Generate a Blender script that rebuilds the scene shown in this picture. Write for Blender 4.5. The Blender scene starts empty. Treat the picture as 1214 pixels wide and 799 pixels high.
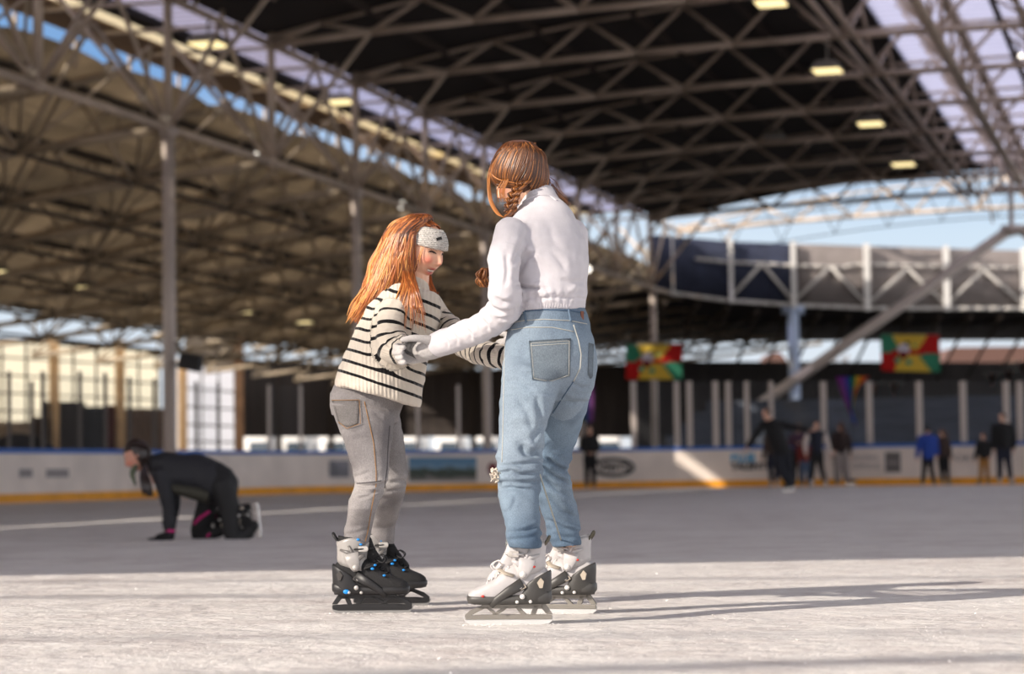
import bpy, bmesh, math, random
import numpy as np
from mathutils import Vector, Matrix, noise
random.seed(7)
rng = np.random.default_rng(11)
C = bpy.context.scene.collection
SC = bpy.context.scene
V = Vector
PI = math.pi

# ------------------------------------------------------------------ camera
FPX, CX, CY = 2866.0, 607.0, 399.5
CAMH = 0.52
ROLL = math.radians(0.75)
PITCH = math.atan((557.0 - CY) / FPX)
_f = V((0, math.cos(PITCH), math.sin(PITCH)))
_r0 = V((1, 0, 0)); _u0 = V((0, -math.sin(PITCH), math.cos(PITCH)))
_r = _r0 * math.cos(ROLL) - _u0 * math.sin(ROLL)
_u = _u0 * math.cos(ROLL) + _r0 * math.sin(ROLL)
CAMP = V((0, 0, CAMH))
def ray(px, py):
    return _f + _r * ((px - CX) / FPX) - _u * ((py - CY) / FPX)
def P(px, py, Y):
    "world point seen at pixel (px,py) at depth Y"
    d = ray(px, py); return CAMP + d * (Y / d.y)
def G(px, py, z=0.0):
    d = ray(px, py); return CAMP + d * ((z - CAMH) / d.z)
def Zat(px, py, z):
    return G(px, py, z)
def proj(p):
    d = V(p) - CAMP
    w = d.dot(_f); return (CX + FPX * d.dot(_r) / w, CY - FPX * d.dot(_u) / w, w)

# hall axes: s across the hall (to the right), t along it (away)
DV = V((0.2651, 0.9642, 0)); PV = V((0.9642, -0.2651, 0)); O0 = V((-7.38, 52.0, 0))
def st(s, t, z=0.0):
    p = O0 + PV * s + DV * t; return V((p.x, p.y, z))
def to_st(p):
    d = V((p[0], p[1], 0)) - O0; return d.dot(PV), d.dot(DV)
HALL_ROT = math.atan2(PV.y, PV.x)

cam_d = bpy.data.cameras.new('camera'); cam = bpy.data.objects.new('camera', cam_d); C.objects.link(cam)
cam.matrix_world = Matrix.Translation(CAMP) @ Matrix((( _r.x, _u.x, -_f.x), (_r.y, _u.y, -_f.y), (_r.z, _u.z, -_f.z))).to_4x4()
cam_d.sensor_width = 36.0; cam_d.lens = 36.0 * FPX / 1214.0
cam_d.clip_start = 0.05; cam_d.clip_end = 2000
cam_d.dof.use_dof = True; cam_d.dof.focus_distance = 8.55; cam_d.dof.aperture_fstop = 2.9
SC.camera = cam
SC.view_settings.view_transform = 'Standard'; SC.view_settings.look = 'None'
SC.view_settings.gamma = 1.0; SC.view_settings.use_curve_mapping = False
SC.view_settings.exposure = 0.0
SC.cycles.use_denoising = True
SC.cycles.max_bounces = 8; SC.cycles.transparent_max_bounces = 24; SC.cycles.diffuse_bounces = 4
SC.cycles.sample_clamp_indirect = 4.0
SC.cycles.caustics_reflective = False; SC.cycles.caustics_refractive = False

# ------------------------------------------------------------------ materials
def srgb(r, g, b):
    def f(c):
        c = c / 255.0
        return c / 12.92 if c <= 0.04045 else ((c + 0.055) / 1.055) ** 2.4
    return (f(r), f(g), f(b), 1.0)
def nodes(m):
    m.use_nodes = True; return m.node_tree.nodes, m.node_tree.links, m.node_tree.nodes['Principled BSDF']
MATS = {}
def mat(name, col, rough=0.6, metal=0.0, var=0.0, vscale=8.0, bump=0.0, bscale=40.0, spec=0.5, stretch=None, col2=None, sheen=0.0, coat=0.0, detail=4.0):
    if name in MATS: return MATS[name]
    m = bpy.data.materials.new(name); n, l, b = nodes(m)
    c = srgb(*col)
    b.inputs['Base Color'].default_value = c; b.inputs['Roughness'].default_value = rough
    b.inputs['Metallic'].default_value = metal
    b.inputs['Specular IOR Level'].default_value = spec
    if sheen: b.inputs['Sheen Weight'].default_value = sheen
    if coat: b.inputs['Coat Weight'].default_value = coat; b.inputs['Coat Roughness'].default_value = .15
    if var or bump:
        tc = n.new('ShaderNodeTexCoord'); mp = n.new('ShaderNodeMapping'); l.new(tc.outputs['Object'], mp.inputs['Vector'])
        if stretch: mp.inputs['Scale'].default_value = stretch
    if var:
        nz = n.new('ShaderNodeTexNoise'); nz.inputs['Scale'].default_value = vscale; nz.inputs['Detail'].default_value = detail
        l.new(mp.outputs['Vector'], nz.inputs['Vector'])
        cr = n.new('ShaderNodeValToRGB')
        c2 = srgb(*col2) if col2 else tuple(max(0, x * (1 - var)) for x in c[:3]) + (1,)
        c3 = c if col2 else tuple(min(1, x * (1 + var * .6)) for x in c[:3]) + (1,)
        cr.color_ramp.elements[0].position = .3; cr.color_ramp.elements[1].position = .7
        cr.color_ramp.elements[0].color = c2; cr.color_ramp.elements[1].color = c3
        l.new(nz.outputs['Fac'], cr.inputs['Fac']); l.new(cr.outputs['Color'], b.inputs['Base Color'])
    if bump:
        nb = n.new('ShaderNodeTexNoise'); nb.inputs['Scale'].default_value = bscale; nb.inputs['Detail'].default_value = 3
        l.new(mp.outputs['Vector'], nb.inputs['Vector'])
        bp = n.new('ShaderNodeBump'); bp.inputs['Strength'].default_value = bump; bp.inputs['Distance'].default_value = .01
        l.new(nb.outputs['Fac'], bp.inputs['Height']); l.new(bp.outputs['Normal'], b.inputs['Normal'])
    MATS[name] = m; return m

# ------------------------------------------------------------------ mesh helpers
def obj(name, bm, m, parent=None, smooth=True, loc=None, mats=None):
    me = bpy.data.meshes.new(name)
    if isinstance(bm, bmesh.types.BMesh):
        bm.to_mesh(me); bm.free()
    else:
        me = bm; me.name = name
    o = bpy.data.objects.new(name, me); C.objects.link(o)
    for x in (mats or [m]): me.materials.append(x)
    if smooth: me.polygons.foreach_set('use_smooth', [True] * len(me.polygons))
    if smooth == 'auto':
        me.set_sharp_from_angle(angle=math.radians(35))
    if parent is not None:
        o.parent = parent
        o.matrix_parent_inverse = parent.matrix_world.inverted() if False else Matrix.Translation(-V(parent.location)) if parent.get('_root') else Matrix()
    if loc is not None: o.location = loc
    return o
def tag(o, label=None, cat=None, group=None, kind=None):
    if label: o['label'] = label
    if cat: o['category'] = cat
    if group: o['group'] = group
    if kind: o['kind'] = kind
    return o
def struct(name, bm, m, smooth=False, label=None, **k):
    o = obj(name, bm, m, None, smooth, **k); o['kind'] = 'structure'
    if label: o['label'] = label; o['category'] = name.split('.')[0].replace('_', ' ')
    return o
def empty(name, loc, label=None, cat=None, group=None, rot=None):
    o = bpy.data.objects.new(name, None); C.objects.link(o); o.location = loc
    o.empty_display_size = .1
    if rot: o.rotation_euler = rot
    tag(o, label, cat, group); return o
def child(name, bm, m, parent, smooth=True, world=True, **k):
    "part in world coordinates (world=True) or in the parent's local frame"
    o = obj(name, bm, m, None, smooth, **k)
    o.parent = parent
    if world:
        pw = Matrix.Identity(4); q = parent; chain = []
        while q is not None: chain.append(q); q = q.parent
        for q in reversed(chain): pw = pw @ q.matrix_parent_inverse @ q.matrix_basis
        o.matrix_parent_inverse = pw.inverted()
    return o
def BM(): return bmesh.new()
def frame(d, up=None):
    d = V(d).normalized()
    u = V(up) if up is not None else (V((0, 0, 1)) if abs(d.z) < .95 else V((1, 0, 0)))
    x = u.cross(d).normalized() if abs(u.normalized().dot(d)) < .999 else V((1, 0, 0)).cross(d).normalized()
    return x, d.cross(x).normalized(), d
def add_ring_loft(bm, rings, cap=True, closed=False):
    "rings: list of lists of points, equal counts"
    vs = [[bm.verts.new(p) for p in r] for r in rings]
    n = len(vs[0])
    rr = range(len(vs) if closed else len(vs) - 1)
    for i in rr:
        a, b = vs[i], vs[(i + 1) % len(vs)]
        for j in range(n):
            k = (j + 1) % n
            bm.faces.new((a[j], a[k], b[k], b[j]))
    if cap and not closed:
        bm.faces.new(list(reversed(vs[0]))); bm.faces.new(vs[-1])
    return vs
def tube(bm, a, b, r, n=8, r2=None):
    a = V(a); b = V(b); x, y, d = frame(b - a)
    r2 = r if r2 is None else r2
    add_ring_loft(bm, [[p + (x * math.cos(q) + y * math.sin(q)) * rr for q in [2 * PI * i / n for i in range(n)]] for p, rr in ((a, r), (b, r2))])
def path_tube(bm, pts, rad, n=8, flat=1.0, up=None, cap=True):
    pts = [V(p) for p in pts]; m = len(pts)
    rad = rad if hasattr(rad, '__len__') else [rad] * m
    rings = []; px = None
    for i, p in enumerate(pts):
        d = (pts[min(i + 1, m - 1)] - pts[max(i - 1, 0)])
        if d.length < 1e-9: d = V((0, 0, 1))
        d.normalize()
        if px is None:
            x, y, _ = frame(d, up)
        else:
            x = (px - d * px.dot(d))
            x = x.normalized() if x.length > 1e-6 else frame(d, up)[0]
            y = d.cross(x)
        px = x
        rings.append([p + x * math.cos(2 * PI * k / n) * rad[i] + y * math.sin(2 * PI * k / n) * rad[i] * flat for k in range(n)])
    add_ring_loft(bm, rings, cap)
def box(bm, c, size, rot=None, bevel=0.0):
    "axis box; rot: 3x3 matrix or z angle"
    M = Matrix.Identity(3) if rot is None else (Matrix.Rotation(rot, 3, 'Z') if isinstance(rot, (int, float)) else rot)
    t = bmesh.new(); bmesh.ops.create_cube(t, size=1.0)
    for v in t.verts: v.co = V((v.co.x * size[0], v.co.y * size[1], v.co.z * size[2]))
    if bevel: bmesh.ops.bevel(t, geom=list(t.edges), offset=bevel, segments=2, affect='EDGES', profile=.7)
    for v in t.verts: v.co = M @ v.co + V(c)
    merge(bm, t)
def merge(bm, t):
    t.verts.index_update(); mp = [bm.verts.new(v.co) for v in t.verts]
    for f in t.faces:
        g = bm.faces.new([mp[v.index] for v in f.verts]); g.material_index = f.material_index
    t.free()
def hex_box(bm, bot, top):
    "box from 4 bottom + 4 top points"
    a = [bm.verts.new(p) for p in bot]; b = [bm.verts.new(p) for p in top]; n = len(a)
    bm.faces.new(list(reversed(a))); bm.faces.new(b)
    for i in range(n): bm.faces.new((a[i], a[(i + 1) % n], b[(i + 1) % n], b[i]))
def extrude_poly(bm, pts2, M, thick, bevel=0.0):
    "polygon (list of 2D) in local XZ plane, thickness along local Y (centred), placed by 4x4 M"
    t = bmesh.new()
    a = [t.verts.new((p[0], -thick / 2, p[1])) for p in pts2]; b = [t.verts.new((p[0], thick / 2, p[1])) for p in pts2]
    n = len(a); t.faces.new(a); t.faces.new(list(reversed(b)))
    for i in range(n): t.faces.new((a[(i + 1) % n], a[i], b[i], b[(i + 1) % n]))
    bmesh.ops.recalc_face_normals(t, faces=list(t.faces))
    if bevel:
        es = [e for e in t.edges if abs(e.verts[0].co.y - e.verts[1].co.y) < 1e-6]
        bmesh.ops.bevel(t, geom=es, offset=bevel, segments=2, affect='EDGES', profile=.7)
    for v in t.verts: v.co = M @ v.co
    merge(bm, t)
def sphere(bm, c, r, n=12, M=None):
    t = bmesh.new(); bmesh.ops.create_uvsphere(t, u_segments=n, v_segments=max(6, n // 2 + 2), radius=1.0)
    r = r if hasattr(r, '__len__') else (r, r, r)
    for v in t.verts:
        q = V((v.co.x * r[0], v.co.y * r[1], v.co.z * r[2]))
        v.co = (M @ q if M is not None else q) + V(c)
    merge(bm, t)
def cyl(bm, c, axis, r, h, n=16, r2=None):
    a = V(axis).normalized(); tube(bm, V(c) - a * h / 2, V(c) + a * h / 2, r, n, r2)
def catmull(pts, k=6):
    pts = [V(p) for p in pts]; out = []
    q = [pts[0] * 2 - pts[1]] + pts + [pts[-1] * 2 - pts[-2]]
    for i in range(1, len(q) - 2):
        for j in range(k):
            t = j / k; a, b, c, d = q[i - 1], q[i], q[i + 1], q[i + 2]
            out.append(.5 * ((2 * b) + (c - a) * t + (2 * a - 5 * b + 4 * c - d) * t * t + (3 * b - a - 3 * c + d) * t ** 3))
    out.append(pts[-1]); return out
def lerp(a, b, t): return a + (b - a) * t
def interp(x, xs, ys): return float(np.interp(x, xs, ys))
def copy_tree(o, parent=None):
    c = o.copy(); C.objects.link(c)
    if parent is not None: c.parent = parent
    for ch in [x for x in bpy.data.objects if x.parent == o]: copy_tree(ch, c)
    return c
# ------------------------------------------------------------------ world and sun
SKY_FILL = (2.0, 1.82, 1.68, 1)
W = bpy.data.worlds.new('sky'); SC.world = W; W.use_nodes = True
wn, wl = W.node_tree.nodes, W.node_tree.links
bg = wn['Background']
tcw = wn.new('ShaderNodeTexCoord'); sep = wn.new('ShaderNodeSeparateXYZ'); wl.new(tcw.outputs['Generated'], sep.inputs['Vector'])
rampw = wn.new('ShaderNodeValToRGB'); wl.new(sep.outputs['Z'], rampw.inputs['Fac'])
e = rampw.color_ramp.elements
e[0].position = 0.0; e[0].color = srgb(236, 238, 242); e[1].position = 1.0; e[1].color = srgb(50, 66, 100)
for pos, c in ((0.095, (212, 231, 248)), (0.165, (128, 172, 224)), (0.24, (136, 172, 214)), (0.34, (160, 164, 172)), (0.55, (84, 98, 124))):
    x = e.new(pos); x.color = srgb(*c)
nzw = wn.new('ShaderNodeTexNoise'); nzw.inputs['Scale'].default_value = 3.0; nzw.inputs['Detail'].default_value = 5
mpw = wn.new('ShaderNodeMapping'); mpw.inputs['Scale'].default_value = (1, 1, 4); wl.new(tcw.outputs['Generated'], mpw.inputs['Vector']); wl.new(mpw.outputs['Vector'], nzw.inputs['Vector'])
crw = wn.new('ShaderNodeValToRGB'); crw.color_ramp.elements[0].position = .55; crw.color_ramp.elements[1].position = .8
crw.color_ramp.elements[1].color = (.5, .5, .5, 1)
wl.new(nzw.outputs['Fac'], crw.inputs['Fac'])
mxw = wn.new('ShaderNodeMixRGB'); wl.new(crw.outputs['Color'], mxw.inputs['Fac']); wl.new(rampw.outputs['Color'], mxw.inputs['Color1']); mxw.inputs['Color2'].default_value = (.9, .92, .95, 1)
dsun = wn.new('ShaderNodeVectorMath'); dsun.operation = 'DOT_PRODUCT'; wl.new(tcw.outputs['Generated'], dsun.inputs[0]); dsun.inputs[1].default_value = (-.80, -.56, .20)
mrs = wn.new('ShaderNodeMapRange'); mrs.interpolation_type = 'SMOOTHSTEP'; mrs.inputs[1].default_value = -.15; mrs.inputs[2].default_value = .9; mrs.inputs[3].default_value = 0.0; mrs.inputs[4].default_value = 1.0; wl.new(dsun.outputs['Value'], mrs.inputs[0])
sky_fill = wn.new('ShaderNodeMixRGB'); sky_fill.blend_type = 'ADD'; wl.new(mrs.outputs[0], sky_fill.inputs['Fac']); sky_fill.inputs['Color2'].default_value = SKY_FILL; wl.new(mxw.outputs['Color'], sky_fill.inputs['Color1'])   # sky brightened toward the sun, added as fill from behind the camera
dside = wn.new('ShaderNodeVectorMath'); dside.operation = 'DOT_PRODUCT'; wl.new(tcw.outputs['Generated'], dside.inputs[0]); dside.inputs[1].default_value = (.98, -.1, .1)
mrd = wn.new('ShaderNodeMapRange'); mrd.interpolation_type = 'SMOOTHSTEP'; mrd.inputs[1].default_value = .3; mrd.inputs[2].default_value = .95; wl.new(dside.outputs['Value'], mrd.inputs[0])
side_fill = wn.new('ShaderNodeMixRGB'); side_fill.blend_type = 'ADD'; wl.new(mrd.outputs[0], side_fill.inputs['Fac']); side_fill.inputs['Color2'].default_value = (1.0, .92, .85, 1); wl.new(sky_fill.outputs['Color'], side_fill.inputs['Color1'])   # second bright sky lobe added on the unseen right as fill
wl.new(side_fill.outputs['Color'], bg.inputs['Color']); bg.inputs['Strength'].default_value = 1.0

SUN_EL = math.radians(27.4)
SUN_AZ = V((-0.83, -0.56, 0)).normalized()
SUN = SUN_AZ * math.cos(SUN_EL) + V((0, 0, math.sin(SUN_EL)))
sd = bpy.data.lights.new('sun', 'SUN'); so = bpy.data.objects.new('sun', sd); C.objects.link(so)
sd.energy = 5.3; sd.color = (1.0, 0.90, 0.78); sd.angle = math.radians(0.55)
so.rotation_euler = SUN.to_track_quat('Z', 'Y').to_euler(); so.location = (-20, -15, 30)
def sun_hit(p, z):
    "point at height z on the way from p to the sun"
    p = V(p); return p + SUN * ((z - p.z) / SUN.z)

# ------------------------------------------------------------------ ice floor
def ice_material():
    m = bpy.data.materials.new('ice'); n, l, b = nodes(m)
    geo = n.new('ShaderNodeNewGeometry')
    def noi(scale, detail, sc=(1, 1, 1), rot=0.0, rough=.55):
        mp = n.new('ShaderNodeMapping'); mp.inputs['Scale'].default_value = sc; mp.inputs['Rotation'].default_value = (0, 0, rot)
        l.new(geo.outputs['Position'], mp.inputs['Vector'])
        z = n.new('ShaderNodeTexNoise'); z.inputs['Scale'].default_value = scale; z.inputs['Detail'].default_value = detail; z.inputs['Roughness'].default_value = rough
        l.new(mp.outputs['Vector'], z.inputs['Vector']); return z
    def ramp(z, p0, p1, c0, c1):
        r = n.new('ShaderNodeValToRGB'); r.color_ramp.elements[0].position = p0; r.color_ramp.elements[1].position = p1
        r.color_ramp.elements[0].color = c0; r.color_ramp.elements[1].color = c1; l.new(z.outputs[0], r.inputs['Fac']); return r
    def mix(a, bb, fac, mode='MIX'):
        x = n.new('ShaderNodeMixRGB'); x.blend_type = mode
        if isinstance(fac, float): x.inputs['Fac'].default_value = fac
        else: l.new(fac, x.inputs['Fac'])
        for s, v in ((1, a), (2, bb)):
            if isinstance(v, tuple): x.inputs[s].default_value = v
            else: l.new(v, x.inputs[s])
        return x.outputs['Color']
    base = ramp(noi(.6, 6, rough=.65), .34, .66, srgb(206, 197, 194), srgb(240, 236, 233)).outputs['Color']
    patch = ramp(noi(2.6, 6, rough=.7), .42, .62, (0, 0, 0, 1), (1, 1, 1, 1))          # snow dust patches
    base = mix(base, srgb(240, 236, 232), patch.outputs['Color'])
    # skate scratches: long thin stretched noises in several directions
    for i, (rot, sc) in enumerate(((.25, (1.2, 60, 1)), (-.5, (1.5, 70, 1)), (1.1, (1.3, 55, 1)), (-1.2, (1.0, 80, 1)), (.05, (.8, 45, 1)))):
        s = ramp(noi(1.0, 3, sc, rot), .60, .66, (0, 0, 0, 1), (.55, .55, .55, 1))
        base = mix(base, srgb(190, 178, 174) if i % 2 else srgb(247, 244, 241), s.outputs['Color'])
    dirt = ramp(noi(9, 4), .62, .72, (0, 0, 0, 1), (.35, .35, .35, 1))
    base = mix(base, srgb(178, 168, 164), dirt.outputs['Color'])
    # marking line painted in the ice, running along the hall
    sepp = n.new('ShaderNodeVectorMath'); sepp.operation = 'DOT_PRODUCT'; l.new(geo.outputs['Position'], sepp.inputs[0]); sepp.inputs[1].default_value = PV
    off = O0.dot(PV) + LINE_S
    sb = n.new('ShaderNodeMath'); sb.operation = 'SUBTRACT'; l.new(sepp.outputs['Value'], sb.inputs[0]); sb.inputs[1].default_value = off
    ab = n.new('ShaderNodeMath'); ab.operation = 'ABSOLUTE'; l.new(sb.outputs[0], ab.inputs[0])
    lt = n.new('ShaderNodeMath'); lt.operation = 'LESS_THAN'; l.new(ab.outputs[0], lt.inputs[0]); lt.inputs[1].default_value = .1
    l.new(base, b.inputs['Base Color'])
    rr = ramp(noi(3, 5), .35, .65, (.32, .32, .32, 1), (.62, .62, .62, 1)); l.new(rr.outputs['Color'], b.inputs['Roughness'])
    b.inputs['Specular IOR Level'].default_value = .35; b.inputs['IOR'].default_value = 1.31
    # bump
    z1 = noi(60, 4); z2 = noi(1.0, 3, (2, 90, 1), .25); z3 = noi(14, 5)
    z4 = noi(4.5, 5)
    a0 = n.new('ShaderNodeMath'); a0.operation = 'MULTIPLY_ADD'; l.new(z4.outputs[0], a0.inputs[0]); a0.inputs[1].default_value = 3.0; l.new(z2.outputs[0], a0.inputs[2])
    ad = n.new('ShaderNodeMath'); ad.operation = 'MULTIPLY_ADD'; l.new(z1.outputs[0], ad.inputs[0]); ad.inputs[1].default_value = .22; l.new(a0.outputs[0], ad.inputs[2])
    ad2 = n.new('ShaderNodeMath'); ad2.operation = 'MULTIPLY_ADD'; l.new(z3.outputs[0], ad2.inputs[0]); ad2.inputs[1].default_value = 1.5; l.new(ad.outputs[0], ad2.inputs[2])
    bp = n.new('ShaderNodeBump'); bp.inputs['Strength'].default_value = .8; bp.inputs['Distance'].default_value = .016
    l.new(ad2.outputs[0], bp.inputs['Height']); l.new(bp.outputs['Normal'], b.inputs['Normal'])
    return m
LINE_S = 8.56
bm = BM()
box(bm, (0, 60, -.2), (260, 320, .3))
struct('ground', bm, mat('asphalt', (120, 116, 112), .95, var=.3, vscale=1.0), label='grey paving around the outside of the ice rink')
# ice sheet: rink outline (rounded end) a little above the paving
def rink_pt(a):
    "board line, a = 0..1 from the left side round the far end to the right side"
    return None
BL = [(-13.3, -75), (-13.3, -30), (-13.3, 8), (-13.0, 28), (-11.9, 38.5), (-9.9, 46.6), (-8.6, 50.4), (-5.7, 58.6), (-2.8, 61.6), (0.5, 63.0), (3.5, 63.3), (6.5, 62.8), (9.6, 61.8), (12.7, 60.0), (17.5, 56.5), (22, 51), (26, 43), (28.3, 30), (29, 10), (29, -30), (29, -75)]
BLP = catmull([V((x, y, 0)) for x, y in BL], 8)
bm = BM()
a = [bm.verts.new((p.x, p.y, .0)) for p in BLP]; f = bm.faces.new(a)
r = bmesh.ops.extrude_face_region(bm, geom=[f])
for v in r['geom']:
    if isinstance(v, bmesh.types.BMVert): v.co.z = -.04
for v in bm.verts: v.co.z += .0
bmesh.ops.recalc_face_normals(bm, faces=list(bm.faces))
struct('floor', bm, ice_material(), label='scuffed pale ice of the skating rink')

# ------------------------------------------------------------------ rink boards
M_board = mat('board_white', (234, 220, 208), .5, var=.12, vscale=1.2, bump=.05)
M_kick = mat('kick_yellow', (240, 164, 16), .5, var=.15, vscale=3)
M_cap = mat('cap_blue', (20, 92, 176), .4)
M_post = mat('post_alu', (186, 174, 166), .55, metal=.15)
BH = 1.03
def offset_line(pts, d):
    out = []
    for i, p in enumerate(pts):
        q = pts[min(i + 1, len(pts) - 1)] - pts[max(i - 1, 0)]; q.normalize()
        out.append(p + V((-q.y, q.x, 0)) * d)         # to the left of travel = outside
    return out
def wall_strip(bm, pts, d0, d1, z0, z1):
    A = offset_line(pts, d0); B = offset_line(pts, d1)
    rings = [[V((a.x, a.y, z0)), V((a.x, a.y, z1)), V((b.x, b.y, z1)), V((b.x, b.y, z0))] for a, b in zip(A, B)]
    add_ring_loft(bm, rings)
boards = empty('rink_boards', BLP[len(BLP) // 2], 'long pale dasher boards with blue cap and yellow kick strip around the ice', 'rink boards')
BLB = [p for p in BLP if p.y > 3]
bm = BM(); wall_strip(bm, BLB, 0, .1, .17, BH - .05); child('board_face', bm, M_board, boards, 'auto')
bm = BM(); wall_strip(bm, BLB, -.02, .1, .0, .18); child('kick_plate', bm, M_kick, boards, 'auto')
bm = BM(); wall_strip(bm, BLB, -.03, .16, BH - .06, BH + .03); child('cap_rail', bm, M_cap, boards, 'auto')
def board_at_px(px, z=.5, off=0.0):
    "point on the board line whose image column is px, with tangent"
    best = None
    for i in range(len(BLB) - 1):
        a, b = BLB[i], BLB[i + 1]
        xa = proj((a.x, a.y, z))[0]; xb = proj((b.x, b.y, z))[0]
        if (xa - px) * (xb - px) <= 0 and xa != xb and a.y > 30:
            t = (px - xa) / (xb - xa); p = a.lerp(b, t); d = (b - a).normalized()
            p = p + V((-d.y, d.x, 0)) * off
            return V((p.x, p.y, z)), d
    raise ValueError(px)
# glass posts standing on the boards
POST_L = [(14, 440), (41, 452), (54, 440), (98, 440), (128, 442), (157, 447), (186, 449), (236, 452), (262, 453), (322, 456), (359, 456), (545, 456), (497, 456), (581, 450)]
POST_R = [752, 803, 818, 849, 864, 886, 915, 977, 1031, 1090, 1142, 1193, 1209]
pa = []
for px, py in POST_L:
    p, d = board_at_px(px, BH, .06); top = P(px, py, p.y).z
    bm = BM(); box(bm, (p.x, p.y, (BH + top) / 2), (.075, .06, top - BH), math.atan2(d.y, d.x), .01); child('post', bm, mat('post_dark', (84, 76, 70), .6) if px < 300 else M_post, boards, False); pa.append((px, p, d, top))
pr = []
for px in POST_R:
    p, d = board_at_px(px, BH, .06); top = P(px, 452, p.y).z
    bm = BM(); box(bm, (p.x, p.y, (BH + top) / 2), (.15 if px not in (886, 915) else .12, .08, top - BH), math.atan2(d.y, d.x), .015); child('post', bm, M_post, boards, False); pr.append((px, p, d, top))
def glass_mat():
    m = bpy.data.materials.new('plexiglass'); n, l, b = nodes(m); n.remove(b)
    out = n['Material Output']; tr = n.new('ShaderNodeBsdfTransparent'); tr.inputs['Color'].default_value = (.965, .97, .975, 1)
    gl = n.new('ShaderNodeBsdfGlossy'); gl.inputs['Roughness'].default_value = .05; gl.inputs['Color'].default_value = (.9, .9, .9, 1)
    df = n.new('ShaderNodeBsdfDiffuse'); df.inputs['Color'].default_value = (.5, .5, .52, 1)
    mx0 = n.new('ShaderNodeMixShader'); mx0.inputs[0].default_value = .02; l.new(tr.outputs[0], mx0.inputs[1]); l.new(df.outputs[0], mx0.inputs[2])
    fr = n.new('ShaderNodeFresnel'); fr.inputs['IOR'].default_value = 1.025
    mx = n.new('ShaderNodeMixShader'); l.new(fr.outputs[0], mx.inputs[0]); l.new(mx0.outputs[0], mx.inputs[1]); l.new(gl.outputs[0], mx.inputs[2])
    l.new(mx.outputs[0], out.inputs['Surface']); return m
M_glass = glass_mat()
for i in range(len(pr) - 1):
    (x0, p0, d0, t0), (x1, p1, d1, t1) = pr[i], pr[i + 1]
    if x0 in (803, 849, 1193): continue
    bm = BM(); d = (p1 - p0); L = d.length - .1; box(bm, V(((p0.x + p1.x) / 2, (p0.y + p1.y) / 2, (BH + t0) / 2 + .02)), (L, .015, t0 - BH - .06), math.atan2(d.y, d.x)); child('glass_pane', bm, M_glass, boards, False)
pl = sorted([q for q in pa if q[0] < 400])
for q0, q1 in zip(pl[:-1], pl[1:]):
    if q1[0] - q0[0] < 20 or q1[0] == 322: continue
    d = q1[1] - q0[1]; t0 = min(q0[3], q1[3])
    bm = BM(); box(bm, V(((q0[1].x + q1[1].x) / 2, (q0[1].y + q1[1].y) / 2, (BH + t0) / 2)), (d.length - .1, .015, t0 - BH - .08), math.atan2(d.y, d.x)); child('glass_pane', bm, M_glass, boards, False)

# adverts printed on the boards
def advert(px0, px1, z0, z1, builder, name):
    "builder(bm_for(material), to(u, v)) draws flat shapes, u 0..1 along, v 0..1 up"
    pass
def board_quad(name, px0, px1, py0, py1, m, out=.012):
    n = max(2, int(abs(px1 - px0) / 12) + 2)
    bm = BM(); row = []
    for i in range(n):
        px = px0 + (px1 - px0) * i / (n - 1); p, d = board_at_px(px, .5, -out)
        zt = P(px, py0, p.y).z; zb = P(px, py1, p.y).z
        row.append((bm.verts.new((p.x, p.y, zb)), bm.verts.new((p.x, p.y, zt))))
    for a, b in zip(row[:-1], row[1:]): bm.faces.new((a[0], b[0], b[1], a[1]))
    return child(name, bm, m, boards, False)
def board_text(name, txt, px, py, size_px, m, width_px=None, bold=0.0, out=.014):
    p, d = board_at_px(px, .5, -out); z = P(px, py, p.y).z; s = p.y / FPX
    cu = bpy.data.curves.new('advert_text', 'FONT'); cu.body = txt; cu.size = size_px * s * 1.38; cu.align_x = 'CENTER'; cu.align_y = 'CENTER'; cu.offset = bold * s
    o = bpy.data.objects.new('tmp', cu); C.objects.link(o)
    dg = bpy.context.evaluated_depsgraph_get(); me = bpy.data.meshes.new_from_object(o.evaluated_get(dg)); bpy.data.objects.remove(o)
    xs = [v.co.x for v in me.vertices]; w = max(xs) - min(xs); k = (width_px * s / w) if width_px else 1.0
    nrm = V((-d.y, d.x, 0))
    for v in me.vertices:
        c = V(v.co); q = V((p.x, p.y, z)) + d * c.x * k + V((0, 0, 1)) * c.y - nrm * .002; v.co = q
    return child(name, me, m, boards, False)
M_adk = mat('print_black', (34, 34, 34), .5); M_adb = mat('print_blue', (64, 160, 205), .5); M_adg = mat('print_grey', (104, 98, 96), .5); M_lg = mat('print_pale', (150, 142, 138), .5)
# oval logo ring
def board_ellipse_ring(name, px, py, rx, ry, w, m, out=.013):
    bm = BM(); n = 40; A = []
    for i in range(n):
        q = 2 * PI * i / n; row = []
        for k in (1.0, 0.0):
            x = px + math.cos(q) * (rx - (0 if k else w)); y = py + math.sin(q) * (ry - (0 if k else w))
            p, d = board_at_px(x, .5, -out); row.append(bm.verts.new((p.x, p.y, P(x, y, p.y).z)))
        A.append(row)
    for i in range(n):
        a, b = A[i], A[(i + 1) % n]; bm.faces.new((a[0], a[1], b[1], b[0]))
    return child(name, bm, m, boards, False)
board_ellipse_ring('advert_oval', 727, 554, 26, 12, 4.6, M_adk)
board_text('advert_lettering', 'VESTS', 728, 554.2, 9, M_adk, 38, .6)
board_text('advert_lettering', 'BLUE', 881, 543.5, 9, M_adb, 29, .7)
board_text('advert_lettering', 'TALENTS', 890, 553, 8, M_adk, 48, .6)
board_text('advert_lettering', 'WORKS', 1026, 543, 6, M_lg, 32, .1); board_text('advert_lettering', 'OFFICE', 1026, 553, 6, M_lg, 34, .1)
board_quad('advert_panel', 1049.5, 1068, 536, 560, M_adg)
board_quad('advert_band', 1052, 1066, 547, 550, M_lg, .02)
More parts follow.
